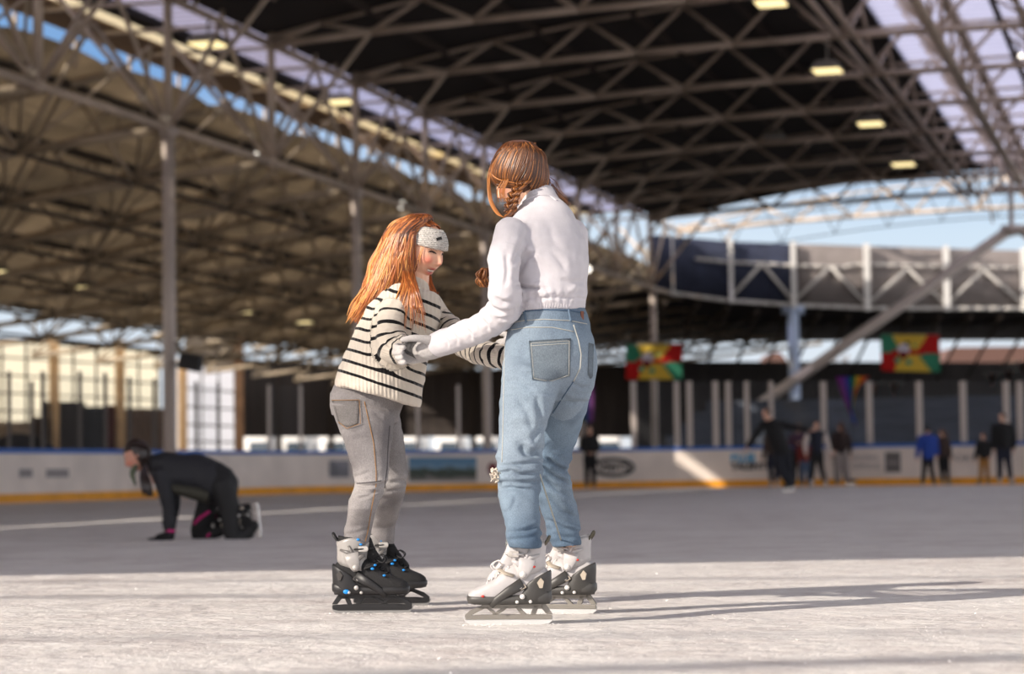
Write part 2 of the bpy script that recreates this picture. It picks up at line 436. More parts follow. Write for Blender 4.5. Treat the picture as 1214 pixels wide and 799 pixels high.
board_text('advert_lettering', 'SPORT', 1139, 543.5, 7, M_lg, 40, .1)
# landscape poster on the boards behind the girl's knees
def poster_mat():
    m = bpy.data.materials.new('poster_landscape'); n, l, b = nodes(m)
    tc = n.new('ShaderNodeTexCoord'); sp = n.new('ShaderNodeSeparateXYZ'); l.new(tc.outputs['Generated'], sp.inputs[0])
    nz = n.new('ShaderNodeTexNoise'); nz.inputs['Scale'].default_value = 5; l.new(tc.outputs['Generated'], nz.inputs['Vector'])
    ad = n.new('ShaderNodeMath'); ad.operation = 'MULTIPLY_ADD'; l.new(nz.outputs[0], ad.inputs[0]); ad.inputs[1].default_value = .5; l.new(sp.outputs['Z'], ad.inputs[2])
    r = n.new('ShaderNodeValToRGB'); l.new(ad.outputs[0], r.inputs[0]); el = r.color_ramp.elements
    el[0].position = .3; el[0].color = srgb(150, 140, 134); el[1].position = .5; el[1].color = srgb(44, 56, 40)
    for pos, c in ((.75, (52, 66, 54)), (.85, (120, 150, 170)), (1.1, (86, 128, 160))):
        q = el.new(min(pos, 1)); q.color = srgb(*c)
    l.new(r.outputs[0], b.inputs['Base Color']); return m
board_quad('advert_poster', 484, 565, 542, 571, poster_mat())
board_quad('advert_poster', 390, 414, 546, 566, mat('poster_grey', (130, 128, 134), .5, var=.4, vscale=3))
board_ellipse_ring('advert_dot', 584, 556, 6, 8, 6, mat('print_red', (120, 26, 34), .5))
for px, w in ((30, 8), (64, 10), (76, 5)):
    board_quad('advert_smudge', px - w, px + w, 556, 566, mat('smudge', (146, 138, 136), .5))
for px, r in ((17, .02), (35, 0), (300, 0), (456, 0), (640, 0), (835, 0), (940, 0), (1215, 0)):
    pass

# ------------------------------------------------------------------ roof steel
M_steel = mat('steel_paint', (196, 178, 160), .6, var=.22, vscale=1.5)
M_steelD = mat('steel_old', (168, 152, 130), .7, var=.3, vscale=1.2)
M_col = mat('column_paint', (190, 176, 166), .55, var=.15, vscale=.8)
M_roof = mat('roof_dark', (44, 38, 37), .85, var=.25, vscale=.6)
M_roofL = mat('roof_old', (166, 154, 136), .85, var=.4, vscale=.35)
M_bolt = mat('node_plate', (190, 176, 156), .35, metal=.5)
S0, S1, SR = 0.0, 30.6, 15.3
def zskin(s): return 11.15 + 1.6 * (1 - ((s - SR) / SR) ** 2)
def zchord(s): return 10.86 + .5 * (1 - ((s - SR) / SR) ** 2)
T_NEAR, T_FAR = -47.5, 51.5
SKY0, SKY1 = 13.2, 17.7
BAY = 6.2
ts = [BAY * k for k in range(-7, 10)]
def skin_mesh(ss, t0, t1, zf, thick=.12):
    bm = BM()
    rings = []
    lo = [(s, zf(s)) for s in ss]; hi = [(s, zf(s) + thick) for s in reversed(ss)]
    nt = 2
    for t in (t0, t1): rings.append([st(s, t, z) for s, z in lo + hi])
    add_ring_loft(bm, rings); bmesh.ops.recalc_face_normals(bm, faces=list(bm.faces)); return bm
ssL = list(np.linspace(-.2, SKY0, 9)); ssR = list(np.linspace(SKY1, 30.8, 9))
def T_edge_near(): return None
# the near edge of the roof runs square to the view; its shadow is the far limit of the sunlit ice
def roof_half(name, ss, label):
    bm = BM()
    lo = []; 
    rings = []
    def near_t(s): 
        # world Y of near edge = YN
        return (YN - O0.y - PV.y * s) / DV.y
    vs = []
    for s in ss:
        row = []
        for k in range(2):
            t = near_t(s) if k == 0 else T_FAR
            row.append((st(s, t, zskin(s)), st(s, t, zskin(s) + .12)))
        vs.append(row)
    rings = [[r[0][0], r[1][0], r[1][1], r[0][1]] for r in vs]
    add_ring_loft(bm, rings); bmesh.ops.recalc_face_normals(bm, faces=list(bm.faces))
    return struct(name, bm, M_roof, False, label=label)
# the roof goes on behind the camera after an open slot that lets the low sun in
def roof_back(name, ss, label, mt=None, dz=0.0):
    bm = BM(); vs = []
    for s in ss:
        t = (YN - SLOT - O0.y - PV.y * s) / DV.y; vs.append([st(s, -125, zskin(s) + dz), st(s, t, zskin(s) + dz), st(s, t, zskin(s) + dz + .12), st(s, -125, zskin(s) + dz + .12)])
    add_ring_loft(bm, vs); bmesh.ops.recalc_face_normals(bm, faces=list(bm.faces)); return struct(name, bm, mt or M_roof, False, label=label)
SLOT = 8.6
cot = 1 / math.tan(SUN_EL)
sh = lambda z: SUN_AZ * (z * cot)                      # ground shadow is at p - sh(z)
EDGE_Y = 13.25                                         # far limit of the sunlit strip
YN = EDGE_Y + sh(11.8).y
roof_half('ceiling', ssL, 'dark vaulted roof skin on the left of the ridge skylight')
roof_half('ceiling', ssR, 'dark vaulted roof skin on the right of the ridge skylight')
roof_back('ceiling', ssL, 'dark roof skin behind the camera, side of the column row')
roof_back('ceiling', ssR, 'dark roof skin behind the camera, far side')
def trans_mat(name, col, tcol, transp, stripes=0.0, sscale=20.0, axis=None):
    m = bpy.data.materials.new(name); n, l, b = nodes(m); n.remove(b); out = n['Material Output']
    tl = n.new('ShaderNodeBsdfTranslucent'); tl.inputs['Color'].default_value = srgb(*col)
    df = n.new('ShaderNodeBsdfDiffuse'); df.inputs['Color'].default_value = srgb(*col)
    tr = n.new('ShaderNodeBsdfTransparent'); tr.inputs['Color'].default_value = srgb(*tcol)
    m1 = n.new('ShaderNodeMixShader'); m1.inputs[0].default_value = .25; l.new(tl.outputs[0], m1.inputs[1]); l.new(df.outputs[0], m1.inputs[2])
    m2 = n.new('ShaderNodeMixShader'); m2.inputs[0].default_value = transp; l.new(m1.outputs[0], m2.inputs[1]); l.new(tr.outputs[0], m2.inputs[2])
    if stripes:
        geo = n.new('ShaderNodeNewGeometry'); dt = n.new('ShaderNodeVectorMath'); dt.operation = 'DOT_PRODUCT'; l.new(geo.outputs['Position'], dt.inputs[0]); dt.inputs[1].default_value = axis
        ml = n.new('ShaderNodeMath'); ml.operation = 'MULTIPLY'; l.new(dt.outputs['Value'], ml.inputs[0]); ml.inputs[1].default_value = sscale
        sn = n.new('ShaderNodeMath'); sn.operation = 'SINE'; l.new(ml.outputs[0], sn.inputs[0])
        r = n.new('ShaderNodeValToRGB'); r.color_ramp.elements[0].color = tuple(c * (1 - stripes) for c in srgb(*col)[:3]) + (1,); r.color_ramp.elements[1].color = srgb(*col)
        mr = n.new('ShaderNodeMapRange'); mr.inputs[1].default_value = -1; l.new(sn.outputs[0], mr.inputs[0]); l.new(mr.outputs[0], r.inputs[0])
        l.new(r.outputs[0], tl.inputs['Color']); l.new(r.outputs[0], df.inputs['Color'])
    l.new(m2.outputs[0], out.inputs['Surface']); return m
M_lavN = trans_mat('corrugated_opal', (226, 224, 240), (220, 222, 240), .0, .35, 12.0, DV)
M_creamN = trans_mat('aged_opal', (254, 246, 226), (250, 226, 180), .0, .15, 14.0, DV)
M_sky = trans_mat('skylight_sheet', (240, 238, 250), (226, 228, 244), .45, .15, 9.0, DV)
M_lav = trans_mat('corrugated_sheet', (226, 224, 240), (220, 222, 240), .45, .35, 12.0, DV)
M_cream = trans_mat('aged_sheet', (252, 244, 224), (250, 232, 196), .40, .15, 14.0, DV)
bm = BM()
ss = list(np.linspace(SKY0, SKY1, 7))
rows = [[st(s, t, zskin(s) + .03) for s in ss] + [st(s, t, zskin(s) + .06) for s in reversed(ss)] for t in (-58.0, T_FAR)]
add_ring_loft(bm, rows); bmesh.ops.recalc_face_normals(bm, faces=list(bm.faces))
struct('window_1', bm, M_sky, label='long translucent skylight along the roof ridge')
roof_back('window_100', ss, 'ridge skylight behind the camera', M_sky, .03)

# columns of the left row
COLT = [0.0, 12.4, 24.8, 37.2, 50.0]
for k, t in enumerate([-37.2, -24.8, -12.4] + COLT):
    bm = BM(); zb = 0.0
    p = st(0, t)
    tube(bm, (p.x, p.y, zb), (p.x, p.y, 8.0), .14, 14)
    tube(bm, (p.x, p.y, zb), (p.x, p.y, .06), .28, 14); tube(bm, (p.x, p.y, 7.82), (p.x, p.y, 8.02), .2, 12)
    struct('column', bm, M_col, True, label=['round steel column behind the camera side of the rink', 'round steel column far to the side of the frame', 'round steel column beside the left boards', 'grey round column carrying the dark loudspeaker', 'grey round column just behind the smiling girl\'s hair', 'grey round column between the two standing skaters', 'grey round column low behind the white sweatshirt', 'pale column with the first carnival flag hanging before it'][k])
# truss row at s = 0
for i, t in enumerate(ts):
    bm = BM()
    a = st(0, t, 8.0); b = st(0, t, 10.86); tp = st(0, t, 11.15)
    tube(bm, a, tp, .10, 10)
    if i < len(ts) - 1:
        a2 = st(0, t + BAY, 8.0); m_ = st(0, t + BAY / 2, 10.86)
        tube(bm, a, a2, .085, 8)                                   # bottom chord
        tube(bm, b, st(0, t + BAY, 10.86), .08, 8)
        tube(bm, a, m_, .06, 6); tube(bm, a2, m_, .06, 6)
        tube(bm, m_, st(0, t + BAY / 2, 11.15), .06, 6)
        # short frame struts of the eave
        for q in (.25, .75): tube(bm, st(0, t + BAY * q, 10.86), st(0, t + BAY * q, 11.15), .05, 6)
    # bracing out over the left hall
    tube(bm, a, st(-2.6, t - .2, 11.1), .06, 6); tube(bm, a, st(2.55, t, zchord(2.55)), .06, 6)
    sphere(bm, a, .15, 10)
    struct('row_truss', bm, M_steel, True, label='lattice bay of the column row truss, bay %s' % ['at the camera end', 'well before the boards', 'before the boards', 'beside the camera', 'left of the frame', 'just left of the frame', 'at the upper edge of the photo', 'over the loudspeaker column', 'between the first two columns', 'over the column behind the girl', 'over the gap left of the white sweatshirt', 'behind the bent head', 'over the white sweatshirt', 'right of the white sweatshirt', 'well right of the white sweatshirt', 'near the far end column', 'at the far end column'][i])
# nodes with shiny plates
# transverse trusses of the main roof
for i, t in enumerate(ts):
    if st(10, t).y < 6: continue
    bm = BM(); n = 12; L = (S1 - S0) / n
    for k in range(n):
        s0, s1 = S0 + k * L, S0 + (k + 1) * L; sm = (s0 + s1) / 2
        tube(bm, st(s0, t, zchord(s0)), st(s1, t, zchord(s1)), .09, 8)
        mid = st(sm, t, zskin(sm) - .1)
        tube(bm, st(s0, t, zchord(s0)), mid, .062, 6); tube(bm, st(s1, t, zchord(s1)), mid, .062, 6)
        # space-frame diagonals out of the plane
        mid2 = st(sm, t + BAY / 2, zskin(sm) - .1)
        if i < len(ts) - 1:
            tube(bm, st(s1, t, zchord(s1)), mid2, .04, 6)
        tube(bm, st(max(s0 - L / 2, S0), t, zskin(max(s0 - L / 2, S0)) - .1), mid, .05, 6)
    struct('roof_truss', bm, M_steel, True, label='transverse lattice truss of the main roof, number %d counted from the camera end' % (i + 1))
# longitudinal members
lab = {13.1: 'double steel tube along the skylight edge', 17.7: 'double steel tube along the far skylight edge', 15.3: 'ridge girder under the skylight'}
for s in (13.1, 15.3, 17.7):
    bm = BM()
    if s != 15.3:
        for dx in (-.2, .2): tube(bm, st(s + dx, -30, zchord(s)), st(s + dx, T_FAR, zchord(s)), .08, 8)
        for t in ts[2:]:
            tube(bm, st(s, t, zchord(s)), st(s, t + BAY / 2, zskin(s) - .1), .05, 6); tube(bm, st(s, t + BAY, zchord(s)), st(s, t + BAY / 2, zskin(s) - .1), .05, 6)
    else:
        tube(bm, st(s, -30, zchord(s) - .1), st(s, T_FAR + 3, zchord(s) - .1), .14, 10)
        box(bm, st(s, 7, zskin(s) - .05), (.25, 88, .25), HALL_ROT)
        for t in np.arange(-20, T_FAR, BAY / 2):
            tube(bm, st(s, t, zchord(s)), st(s, t, zskin(s)), .06, 6); tube(bm, st(s, t, zchord(s)), st(s - 1.3, t, zskin(s - 1.3)), .05, 6)
            tube(bm, st(s, t, zchord(s)), st(s, t + BAY / 2, zskin(s)), .045, 6)
    struct('ridge_girder' if s == 15.3 else 'skylight_girder', bm, M_steel, True, label=lab[s])
for s in (2.55, 5.1, 7.65, 10.2, 14.5, 16.5, 19, 22, 25, 28):
    bm = BM(); box(bm, st(s, 3, zskin(s) - .1), (.12, 96, .2), HALL_ROT)
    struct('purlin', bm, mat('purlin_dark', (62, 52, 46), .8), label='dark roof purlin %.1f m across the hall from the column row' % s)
# far gable lattice hanging in front of the sky
bm = BM()
for k in range(13):
    s0 = 2 + k * 2.2; s1 = s0 + 2.2
    z0 = lambda s: zskin(s) - .25; z1 = lambda s: zskin(s) - 2.2
    for zz in (1.1, 2.2): tube(bm, st(s0, T_FAR, zskin(s0) - zz), st(s1, T_FAR, zskin(s1) - zz), .024, 6)
    tube(bm, st(s0, T_FAR, zskin(s0)), st(s0 + 1, T_FAR, z1(s0 + 1)), .02, 6); tube(bm, st(s1, T_FAR, zskin(s1)), st(s0 + 1, T_FAR, z1(s0 + 1)), .02, 6)
struct('gable_truss', bm, mat('steel_blue', (74, 88, 104), .6), True, label='thin lattice of tubes across the open far gable')
rings = []
for s in np.linspace(-.3, 30.9, 25): rings.append([st(s, T_FAR - .1, zskin(s) - .22), st(s, T_FAR + .2, zskin(s) - .22), st(s, T_FAR + .2, zskin(s) + .2), st(s, T_FAR - .1, zskin(s) + .2)])
bm = BM(); add_ring_loft(bm, rings); bmesh.ops.recalc_face_normals(bm, faces=list(bm.faces))
struct('gable_beam', bm, mat('purlin_dark', (62, 52, 46), .8), label='curved dark edge beam at the far end of the main roof')

# ------------------------------------------------------------------ eave strips between the two roofs
TS = 14.0
def edge_t(s): return (YN - O0.y - PV.y * s) / DV.y
def strip(name, s0, s1, z, m, t0=None, t1=T_FAR, thick=.04, zz=None, label=None):
    bm = BM(); z2 = z if zz is None else zz
    rings = [[st(s0, a if a is not None else edge_t(s0), z), st(s1, a if a is not None else edge_t(s1), z2), st(s1, a if a is not None else edge_t(s1), z2 + thick), st(s0, a if a is not None else edge_t(s0), z + thick)] for a in (t0, t1)]
    add_ring_loft(bm, rings); bmesh.ops.recalc_face_normals(bm, faces=list(bm.faces)); return struct(name, bm, m, label=label)
strip('window_2', -.75, -.35, 11.3, M_lavN, t1=TS, label='narrow translucent strip right beside the main roof edge')
strip('window_20', -.75, -.35, 11.3, M_lav, t0=TS, label='far end of the narrow translucent strip beside the main roof edge')
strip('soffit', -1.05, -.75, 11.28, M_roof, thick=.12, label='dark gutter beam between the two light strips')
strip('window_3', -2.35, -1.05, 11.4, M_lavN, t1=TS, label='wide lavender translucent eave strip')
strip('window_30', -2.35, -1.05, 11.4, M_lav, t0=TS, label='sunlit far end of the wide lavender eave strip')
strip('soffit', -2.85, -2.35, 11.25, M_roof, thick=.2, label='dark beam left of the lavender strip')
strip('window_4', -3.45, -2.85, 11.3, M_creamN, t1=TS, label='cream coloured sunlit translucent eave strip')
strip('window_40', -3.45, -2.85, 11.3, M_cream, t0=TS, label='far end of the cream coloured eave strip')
strip('soffit', -5.2, -4.2, 11.76, M_roof, zz=11.5, label='dark overhang added outside the clerestory gap to block part of the sun')  # overhang added to narrow the sun stripe falling through the gap
strip('soffit', -4.2, -3.45, 11.02, mat('soffit_brown', (150, 126, 104), .8, var=.2), zz=11.25, thick=.08, label='brown boarded soffit over the clerestory gap')
for t in ts:                                            # eave cross frames
    pass
bm = BM()
for t in np.arange(-33, T_FAR, BAY / 2):
    tube(bm, st(0, t, 11.0), st(-3.6, t, 11.0), .05, 6)
    tube(bm, st(-4.2, t, 10.2), st(-4.2, t, 11.1), .05, 6)
struct('eave_frame', bm, M_steel, True, label='row of short cross tubes under the light strips')
# ------------------------------------------------------------------ left hall roof
def sline(px, s):
    k = (px - CX) / FPX; x0 = O0 + PV * s; t = (k * x0.y - x0.x) / (DV.x - k * DV.y); return x0.y + DV.y * t
SL = -25.0
TSUN = 14.0
def zl(s): return 10.58 + (s + 4.2) * .165
bm = BM()
TL = 100
ss = np.linspace(SL - 1.5, -4.2, 40)
tsl = list(np.arange(-62, TL + .1, BAY / 8))
ssl = list(np.linspace(SL + .6, -4.2, 53))
grid = [[bm.verts.new(st(s, t, zl(s) + .20 * math.cos(2 * PI * (s + 4.2) / 2.02) * abs(math.sin(PI * t / BAY)) ** .6 - .08)) for s in ssl] for t in tsl]
for i in range(len(tsl) - 1):
    for j in range(len(ssl) - 1):
        cs, ct = (ssl[j] + ssl[j + 1]) / 2, (tsl[i] + tsl[i + 1]) / 2
        bm.faces.new((grid[i][j], grid[i][j + 1], grid[i + 1][j + 1], grid[i + 1][j]))
r = bmesh.ops.solidify(bm, geom=list(bm.faces), thickness=.06)
struct('ceiling', bm, M_roofL, label='low corrugated roof over the hall on the left')
# steel under the left roof
for i, t in enumerate([BAY * k for k in range(-4, 17)]):
    bm = BM(); n = 7; L = (-SL) / n
    zc = lambda s: 8.0 + s * .1
    for k in range(n):
        s0, s1 = -k * L, -(k + 1) * L; sm = (s0 + s1) / 2
        tube(bm, st(s0, t, zc(s0)), st(s1, t, zc(s1)), .10, 8)
        ztop = min(zl(min(sm, -4.3)), 10.9) - .15
        mid = st(sm, t, ztop)
        if zc(s0) < ztop:
            tube(bm, st(s0, t, zc(s0)), mid, .06, 6); tube(bm, st(s1, t, zc(s1)), mid, .06, 6)
            tube(bm, st(s1, t, zc(s1)), st(sm, t + BAY / 2, ztop), .042, 6)
            tube(bm, st(s1, t, zc(s1)), st(sm, t - BAY / 2, ztop), .042, 6)
    # roof beam right under the skin
    tube(bm, st(-4.3, t, zl(-4.3) - .2), st(SL, t, zl(SL) - .2), .11, 8)
    struct('hall_truss', bm, M_steelD, True, label='lattice truss under the low left roof, number %d counted from the camera end' % (i + 1))
for k, s in enumerate((-3.6, -7.1, -10.7, -14.3, -17.9, -21.4)):
    bm = BM(); z = 8.0 + s * .1
    tube(bm, st(s, -27, z), st(s, 98, z), .06, 8)
    box(bm, st(s - 1.7, 35, zl(s - 1.7) - .22), (.12, 128, .22), HALL_ROT)
    struct('hall_purlin', bm, mat('steel_dark', (60, 50, 42), .8), True, label='long purlin pair under the low left roof, number %d from the column row' % (k + 1))  # purlins share one even dark brown steel colour
# ------------------------------------------------------------------ far end fascia, stand and screen
M_fas = mat('fascia_mesh', (140, 132, 130), .9, var=.15, vscale=2)
M_white = mat('white_steel', (232, 230, 228), .5)
# plan of the fascia through image columns at chosen depths
FX = [(775, 103.0), (865, 104.0), (940, 104.5), (1027, 105), (1121, 106), (1214, 107), (1320, 109), (1450, 112)]
def fas_top(px): return interp(px, [775, 865, 940, 1214, 1450], [278, 286, 289, 297, 303])
def fas_bot(px): return interp(px, [775, 820, 865, 940, 1030, 1121, 1214, 1450], [345, 351, 357, 362, 366, 366, 366, 364])
def fas_Y(px): return interp(px, [a for a, b in FX], [b for a, b in FX])
pxs = list(np.linspace(772, 1450, 40))
rings = []
for px in pxs:
    Y = fas_Y(px); a = P(px, fas_bot(px), Y); b = P(px, fas_top(px), Y)
    bk = V((0, .12, 0)); b = V((a.x, a.y, b.z)); rings.append([a, b, b + bk, a + bk])
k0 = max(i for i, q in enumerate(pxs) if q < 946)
for rr, m_, lb in ((rings[:k0 + 1], mat('fascia_shaded', (52, 58, 80), .9, var=.2, vscale=2), 'mesh bay of the far stand fascia with its shade painted navy, beside the flag column'), (rings[k0:], M_fas, 'curved grey mesh fascia of the far stand')):  # bluish roof shade on the left bays is painted in as navy
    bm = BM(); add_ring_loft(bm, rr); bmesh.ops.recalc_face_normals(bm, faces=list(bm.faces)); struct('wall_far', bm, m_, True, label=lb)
def fas_pt(px, py, off=-.1):
    Y = fas_Y(px); p = P(px, py, Y); return p + V((0, off, 0))
FP = [(797, .09), (866, .17), (940, .2), (1027, .24), (1121, .26), (1213, .26)]
for i, (px, w) in enumerate(FP):
    a, b = fas_pt(px, fas_bot(px) + 3, -.25), fas_pt(px, fas_top(px) - 2, -.25)
    bm = BM(); box(bm, ((a.x + b.x) / 2, a.y, (a.z + b.z) / 2), (w, .2, b.z - a.z), None, .02)
    struct('fascia_post', bm, M_white, label='white upright on the far fascia, number %d from the left end' % (i + 1))
bm = BM()
for a, b in zip(pxs[:-1], pxs[1:]):
    path_tube(bm, [fas_pt(a, fas_bot(a), -.15), fas_pt(b, fas_bot(b), -.15)], .09, 6)
    if a > 815: path_tube(bm, [fas_pt(a, lerp(fas_top(a), fas_bot(a), .3) + (0 if a > 1000 else 4), -.15), fas_pt(b, lerp(fas_top(b), fas_bot(b), .3) + (0 if b > 1000 else 4), -.15)], .07, 6)
struct('fascia_rail', bm, mat('rail_pale', (200, 196, 192), .5), True, label='pale horizontal rails along the far fascia')
bm = BM()
for a, m_, b in ((866, 903, 940), (940, 984, 1027), (1027, 1075, 1121), (1121, 1165, 1213)):
    for q in (a, b): path_tube(bm, [fas_pt(q, fas_bot(q) - 4, -.16), fas_pt(m_, lerp(fas_top(m_), fas_bot(m_), .35), -.16)], .08, 6)
struct('fascia_brace', bm, mat('rail_pale', (200, 196, 192), .5), True, label='zigzag braces behind the far fascia mesh')
# underside of the stand roof, running back from the fascia
rings = []
for px in [-40, 300, 560, 700] + pxs:
    if px < 772: Y = interp(px, [-40, 700, 772], [130, 110, 103.5]); a = P(px, interp(px, [-40, 772], [300, 344]), Y)
    else: Y = fas_Y(px); a = P(px, fas_bot(px), Y)
    b = V((a.x * 1.34, a.y + 40, 8.0)); rings.append([a, a + V((0, 0, .15)), b + V((0, 0, .15)), b])
rings = [r for r in rings if r[0].x > -0.2]
bm = BM(); add_ring_loft(bm, rings); bmesh.ops.recalc_face_normals(bm, faces=list(bm.faces))
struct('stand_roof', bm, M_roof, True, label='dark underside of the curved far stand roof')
bm = BM()
for px in np.arange(790, 1300, 36):
    Y = fas_Y(px); a = P(px, fas_bot(px) + 2, Y); b = V((a.x * 1.2 - 1, a.y + 26, 8.2)); tube(bm, a - V((0, 0, .3)), b - V((0, 0, .3)), .12, 6)
    tube(bm, a - V((0, 0, .3)), V((b.x, b.y, 5.2)), .08, 6)
struct('stand_rafter', bm, mat('steel_dark', (60, 50, 42), .8), True, label='thin rafters fanning back under the far stand roof')
# pale columns of the stand
p = P(940, 490, 104.5)
bm = BM(); b = P(940, 362, 104.5); tube(bm, (b.x, p.y, .0), (b.x, p.y, b.z), .25, 14); box(bm, (b.x, p.y, b.z - .2), (.95, .4, .35)); tube(bm, (b.x, p.y, 0), (b.x, p.y, .1), .34, 14)
struct('column', bm, mat('column_blue', (168, 184, 212), .5), True, label='pale bluish column standing under the far fascia')
# diagonal strut
bm = BM(); a = P(880, 494, 90); b = P(1192, 276, 88); c = b + V((.0, 0, .0))
path_tube(bm, [a, b], .2, 12); tube(bm, b + V((-.1, 0, 0)), P(1207, 272, 88), .2, 12); tube(bm, P(1206, 270, 88), P(1255, 305, 88), .17, 12)
box(bm, P(1204, 272, 88), (1.0, .5, .28)); tube(bm, P(1199, 270, 88), P(1198, 150, 88), .09, 8)
tube(bm, P(1188, 230, 88), P(1186, 165, 88), .08, 8); tube(bm, P(1175, 222, 88), P(1175, 150, 88), .08, 8); tube(bm, P(1177, 222, 88), P(1235, 222, 88), .08, 8)
tube(bm, a, a + V((-.4, 0, -3)), .2, 10)
struct('roof_strut', bm, mat('strut_paint', (226, 212, 202), .55), True, label='big diagonal tube strut rising to the right')
# spectator stand below
M_seat = mat('stand_step', (74, 80, 92), .8, var=.35, vscale=.7, stretch=(1, 1, 6))
bm = BM()
for k in range(6):
    c = st(28.5, 27 + k * 2.4, 0); box(bm, (c.x, c.y, .35 + k * .22), (48, 2.4, .7 + k * .44), HALL_ROT)
struct('stand_terrace', bm, M_seat, label='blue grey stepped terrace behind the far boards')
bm = BM(); c = st(22, 44, 0)
p0 = P(752, 428, 140); p1 = P(1290, 430, 150)
hex_box(bm, [(p0.x, p0.y, 0), (p1.x, p1.y, 0), (p1.x, p1.y + .2, 0), (p0.x, p0.y + .2, 0)], [(p0.x, p0.y, p0.z), (p1.x, p1.y, p1.z), (p1.x, p1.y + .2, p1.z), (p0.x, p0.y + .2, p0.z)])
struct('wall_back', bm, mat('screen_dark', (62, 58, 58), .9, var=.3, vscale=.8), label='dark wind screen behind the far terrace')
# dark screen panels of the left half (x 290..600)
A = [(288, 428), (330, 426), (392, 432), (470, 436), (560, 438), (640, 438), (752, 431)]
for i, ((x0, y0), (x1, y1)) in enumerate(zip(A[:-1], A[1:])):
    Y0, Y1 = min(sline(x0, -27.0), 138), min(sline(x1, -27.0), 138)
    a, b = P(x0, y0, Y0), P(x1, y1, Y1); za, zb = P(x0, 518, Y0).z, P(x1, 518, Y1).z
    bm = BM(); hex_box(bm, [(a.x, a.y, za), (b.x, b.y, zb), (b.x, b.y + .12, zb), (a.x, a.y + .12, za)], [(a.x, a.y, a.z), (b.x, b.y, b.z), (b.x, b.y + .12, b.z), (a.x, a.y + .12, a.z)])
    struct('wall_screen', bm, mat('screen_brown', (70, 62, 58), .9, var=.35, vscale=.6, stretch=(6, 6, .4)), label='dark windbreak panel left of the white sweatshirt, number %d from the brown pillar' % (i + 1))
    bm = BM(); tube(bm, (b.x, b.y - .2, 0), (b.x, b.y - .2, b.z + 2.2), .16, 8); struct('screen_post', bm, mat('steel_dark', (60, 50, 42), .8), True, label='thin dark post of the left windbreak, number %d' % (i + 1))
# vans parked in the sun outside, seen through the gap under the screens
M_van = mat('van_white', (238, 234, 228), .35, coat=.3)
for i, px in enumerate((308, 352, 398, 487, 534, 576, 722)):
    Yc = min(sline(px, -34.0), 200); c = P(px, 530, Yc); hgt = P(px, 519, Yc).z + .25; w = 31 * Yc / FPX; Rz = -.1
    o = empty('parked_van', (c.x, Yc, 0), ['white van nearest the brown pillar', 'second white van right of the brown pillar', 'white van directly left of the grey jeans', 'white van directly right of the grey jeans', 'white van in the middle of the gap between the skaters', 'white van beside the blue jeans', 'white van just right of the skater in black at the boards'][i], 'van', 'vans parked behind the dark windbreak')
    bm = BM(); box(bm, (c.x, Yc + 2.2, hgt / 2 + .2), (w, 4.6, hgt - .4), Rz, .18); child('body', bm, M_van, o)
    bm = BM(); box(bm, (c.x, Yc - .12, hgt * .72), (w * .8, .06, hgt * .22), Rz, .02); child('window', bm, mat('van_glass', (70, 80, 90), .15), o, False)
    bm = BM(); box(bm, (c.x, Yc - .14, .55), (w * .98, .12, .25), Rz, .03); child('bumper', bm, mat('van_bumper', (60, 60, 62), .6), o, False)
    for sx in (-1, 1):
        for dy in (.8, 3.6): bm = BM(); cyl(bm, (c.x + sx * w * .42, Yc + dy, .36), (1, 0, 0), .36, .24, 16); child('wheel', bm, mat('tyre', (24, 24, 24), .8), o)
        bm = BM(); box(bm, (c.x + sx * w * .4, Yc - .14, hgt * .42), (.16, .05, .3), Rz); child('tail_light', bm, mat('tail_red', (150, 20, 20), .3), o, False)
# ------------------------------------------------------------------ left glazed wall
M_pane = trans_mat('wall_sheet', (250, 244, 226), (240, 240, 236), .3)
def lwall(px): 
    return sline(px, -27.0)
def lz(px, py): return P(px, py, lwall(px))
xs_ = [-58, -28, 2, 31, 62, 87, 114, 139, 164, 188]
for i in range(len(xs_) - 1):
    x0, x1 = xs_[i], xs_[i + 1]
    t0, t1 = interp(x0, [0, 190], [402, 416]), interp(x1, [0, 190], [402, 416])
    a, b = lz(x0, t0), lz(x1, t1); zb = 2.55
    bm = BM(); hex_box(bm, [(a.x, a.y, zb), (b.x, b.y, zb), (b.x, b.y + .05, zb), (a.x, a.y + .05, zb)], [a, b, b + V((0, .05, 0)), a + V((0, .05, 0))])
    o = struct('window_%d' % (5 + i), bm, M_pane, label='tall bright translucent bay of the left end wall, number %d from the frame edge' % (i + 1))
    bm = BM()
    tube(bm, (a.x, a.y - .05, 0), (a.x, a.y - .05, a.z), .07, 6); tube(bm, (b.x, b.y - .05, 0), (b.x, b.y - .05, b.z), .07, 6)
    for q in np.linspace(0, 1, 6): tube(bm, V((a.x, a.y - .05, lerp(zb, a.z, q))), V((b.x, b.y - .05, lerp(zb, b.z, q))), .04 if q < 1 else .09, 6)
    child('window_frame', bm, mat('mullion', (52, 44, 38), .7), o, True)
# posts lit by the sun
for i, (px, w, y0, lb) in enumerate(((64, .42, 396, 'left'), (142, .42, 404, 'right'), (216, .42, 425, 'centre'))):
    Y = lwall(px) - 1.0; a = P(px, y0, Y)
    bm = BM(); box(bm, (a.x, Y, a.z / 2), (w, w, a.z), .3, .02)
    struct('wall_post', bm, mat('post_tan', (196, 160, 116), .6, var=.2, vscale=2), label=['tan sunlit post between the bright bays nearest the frame edge', 'tan sunlit post between the bright bays before the loudspeaker column', 'tan post right beside the loudspeaker column'][i])
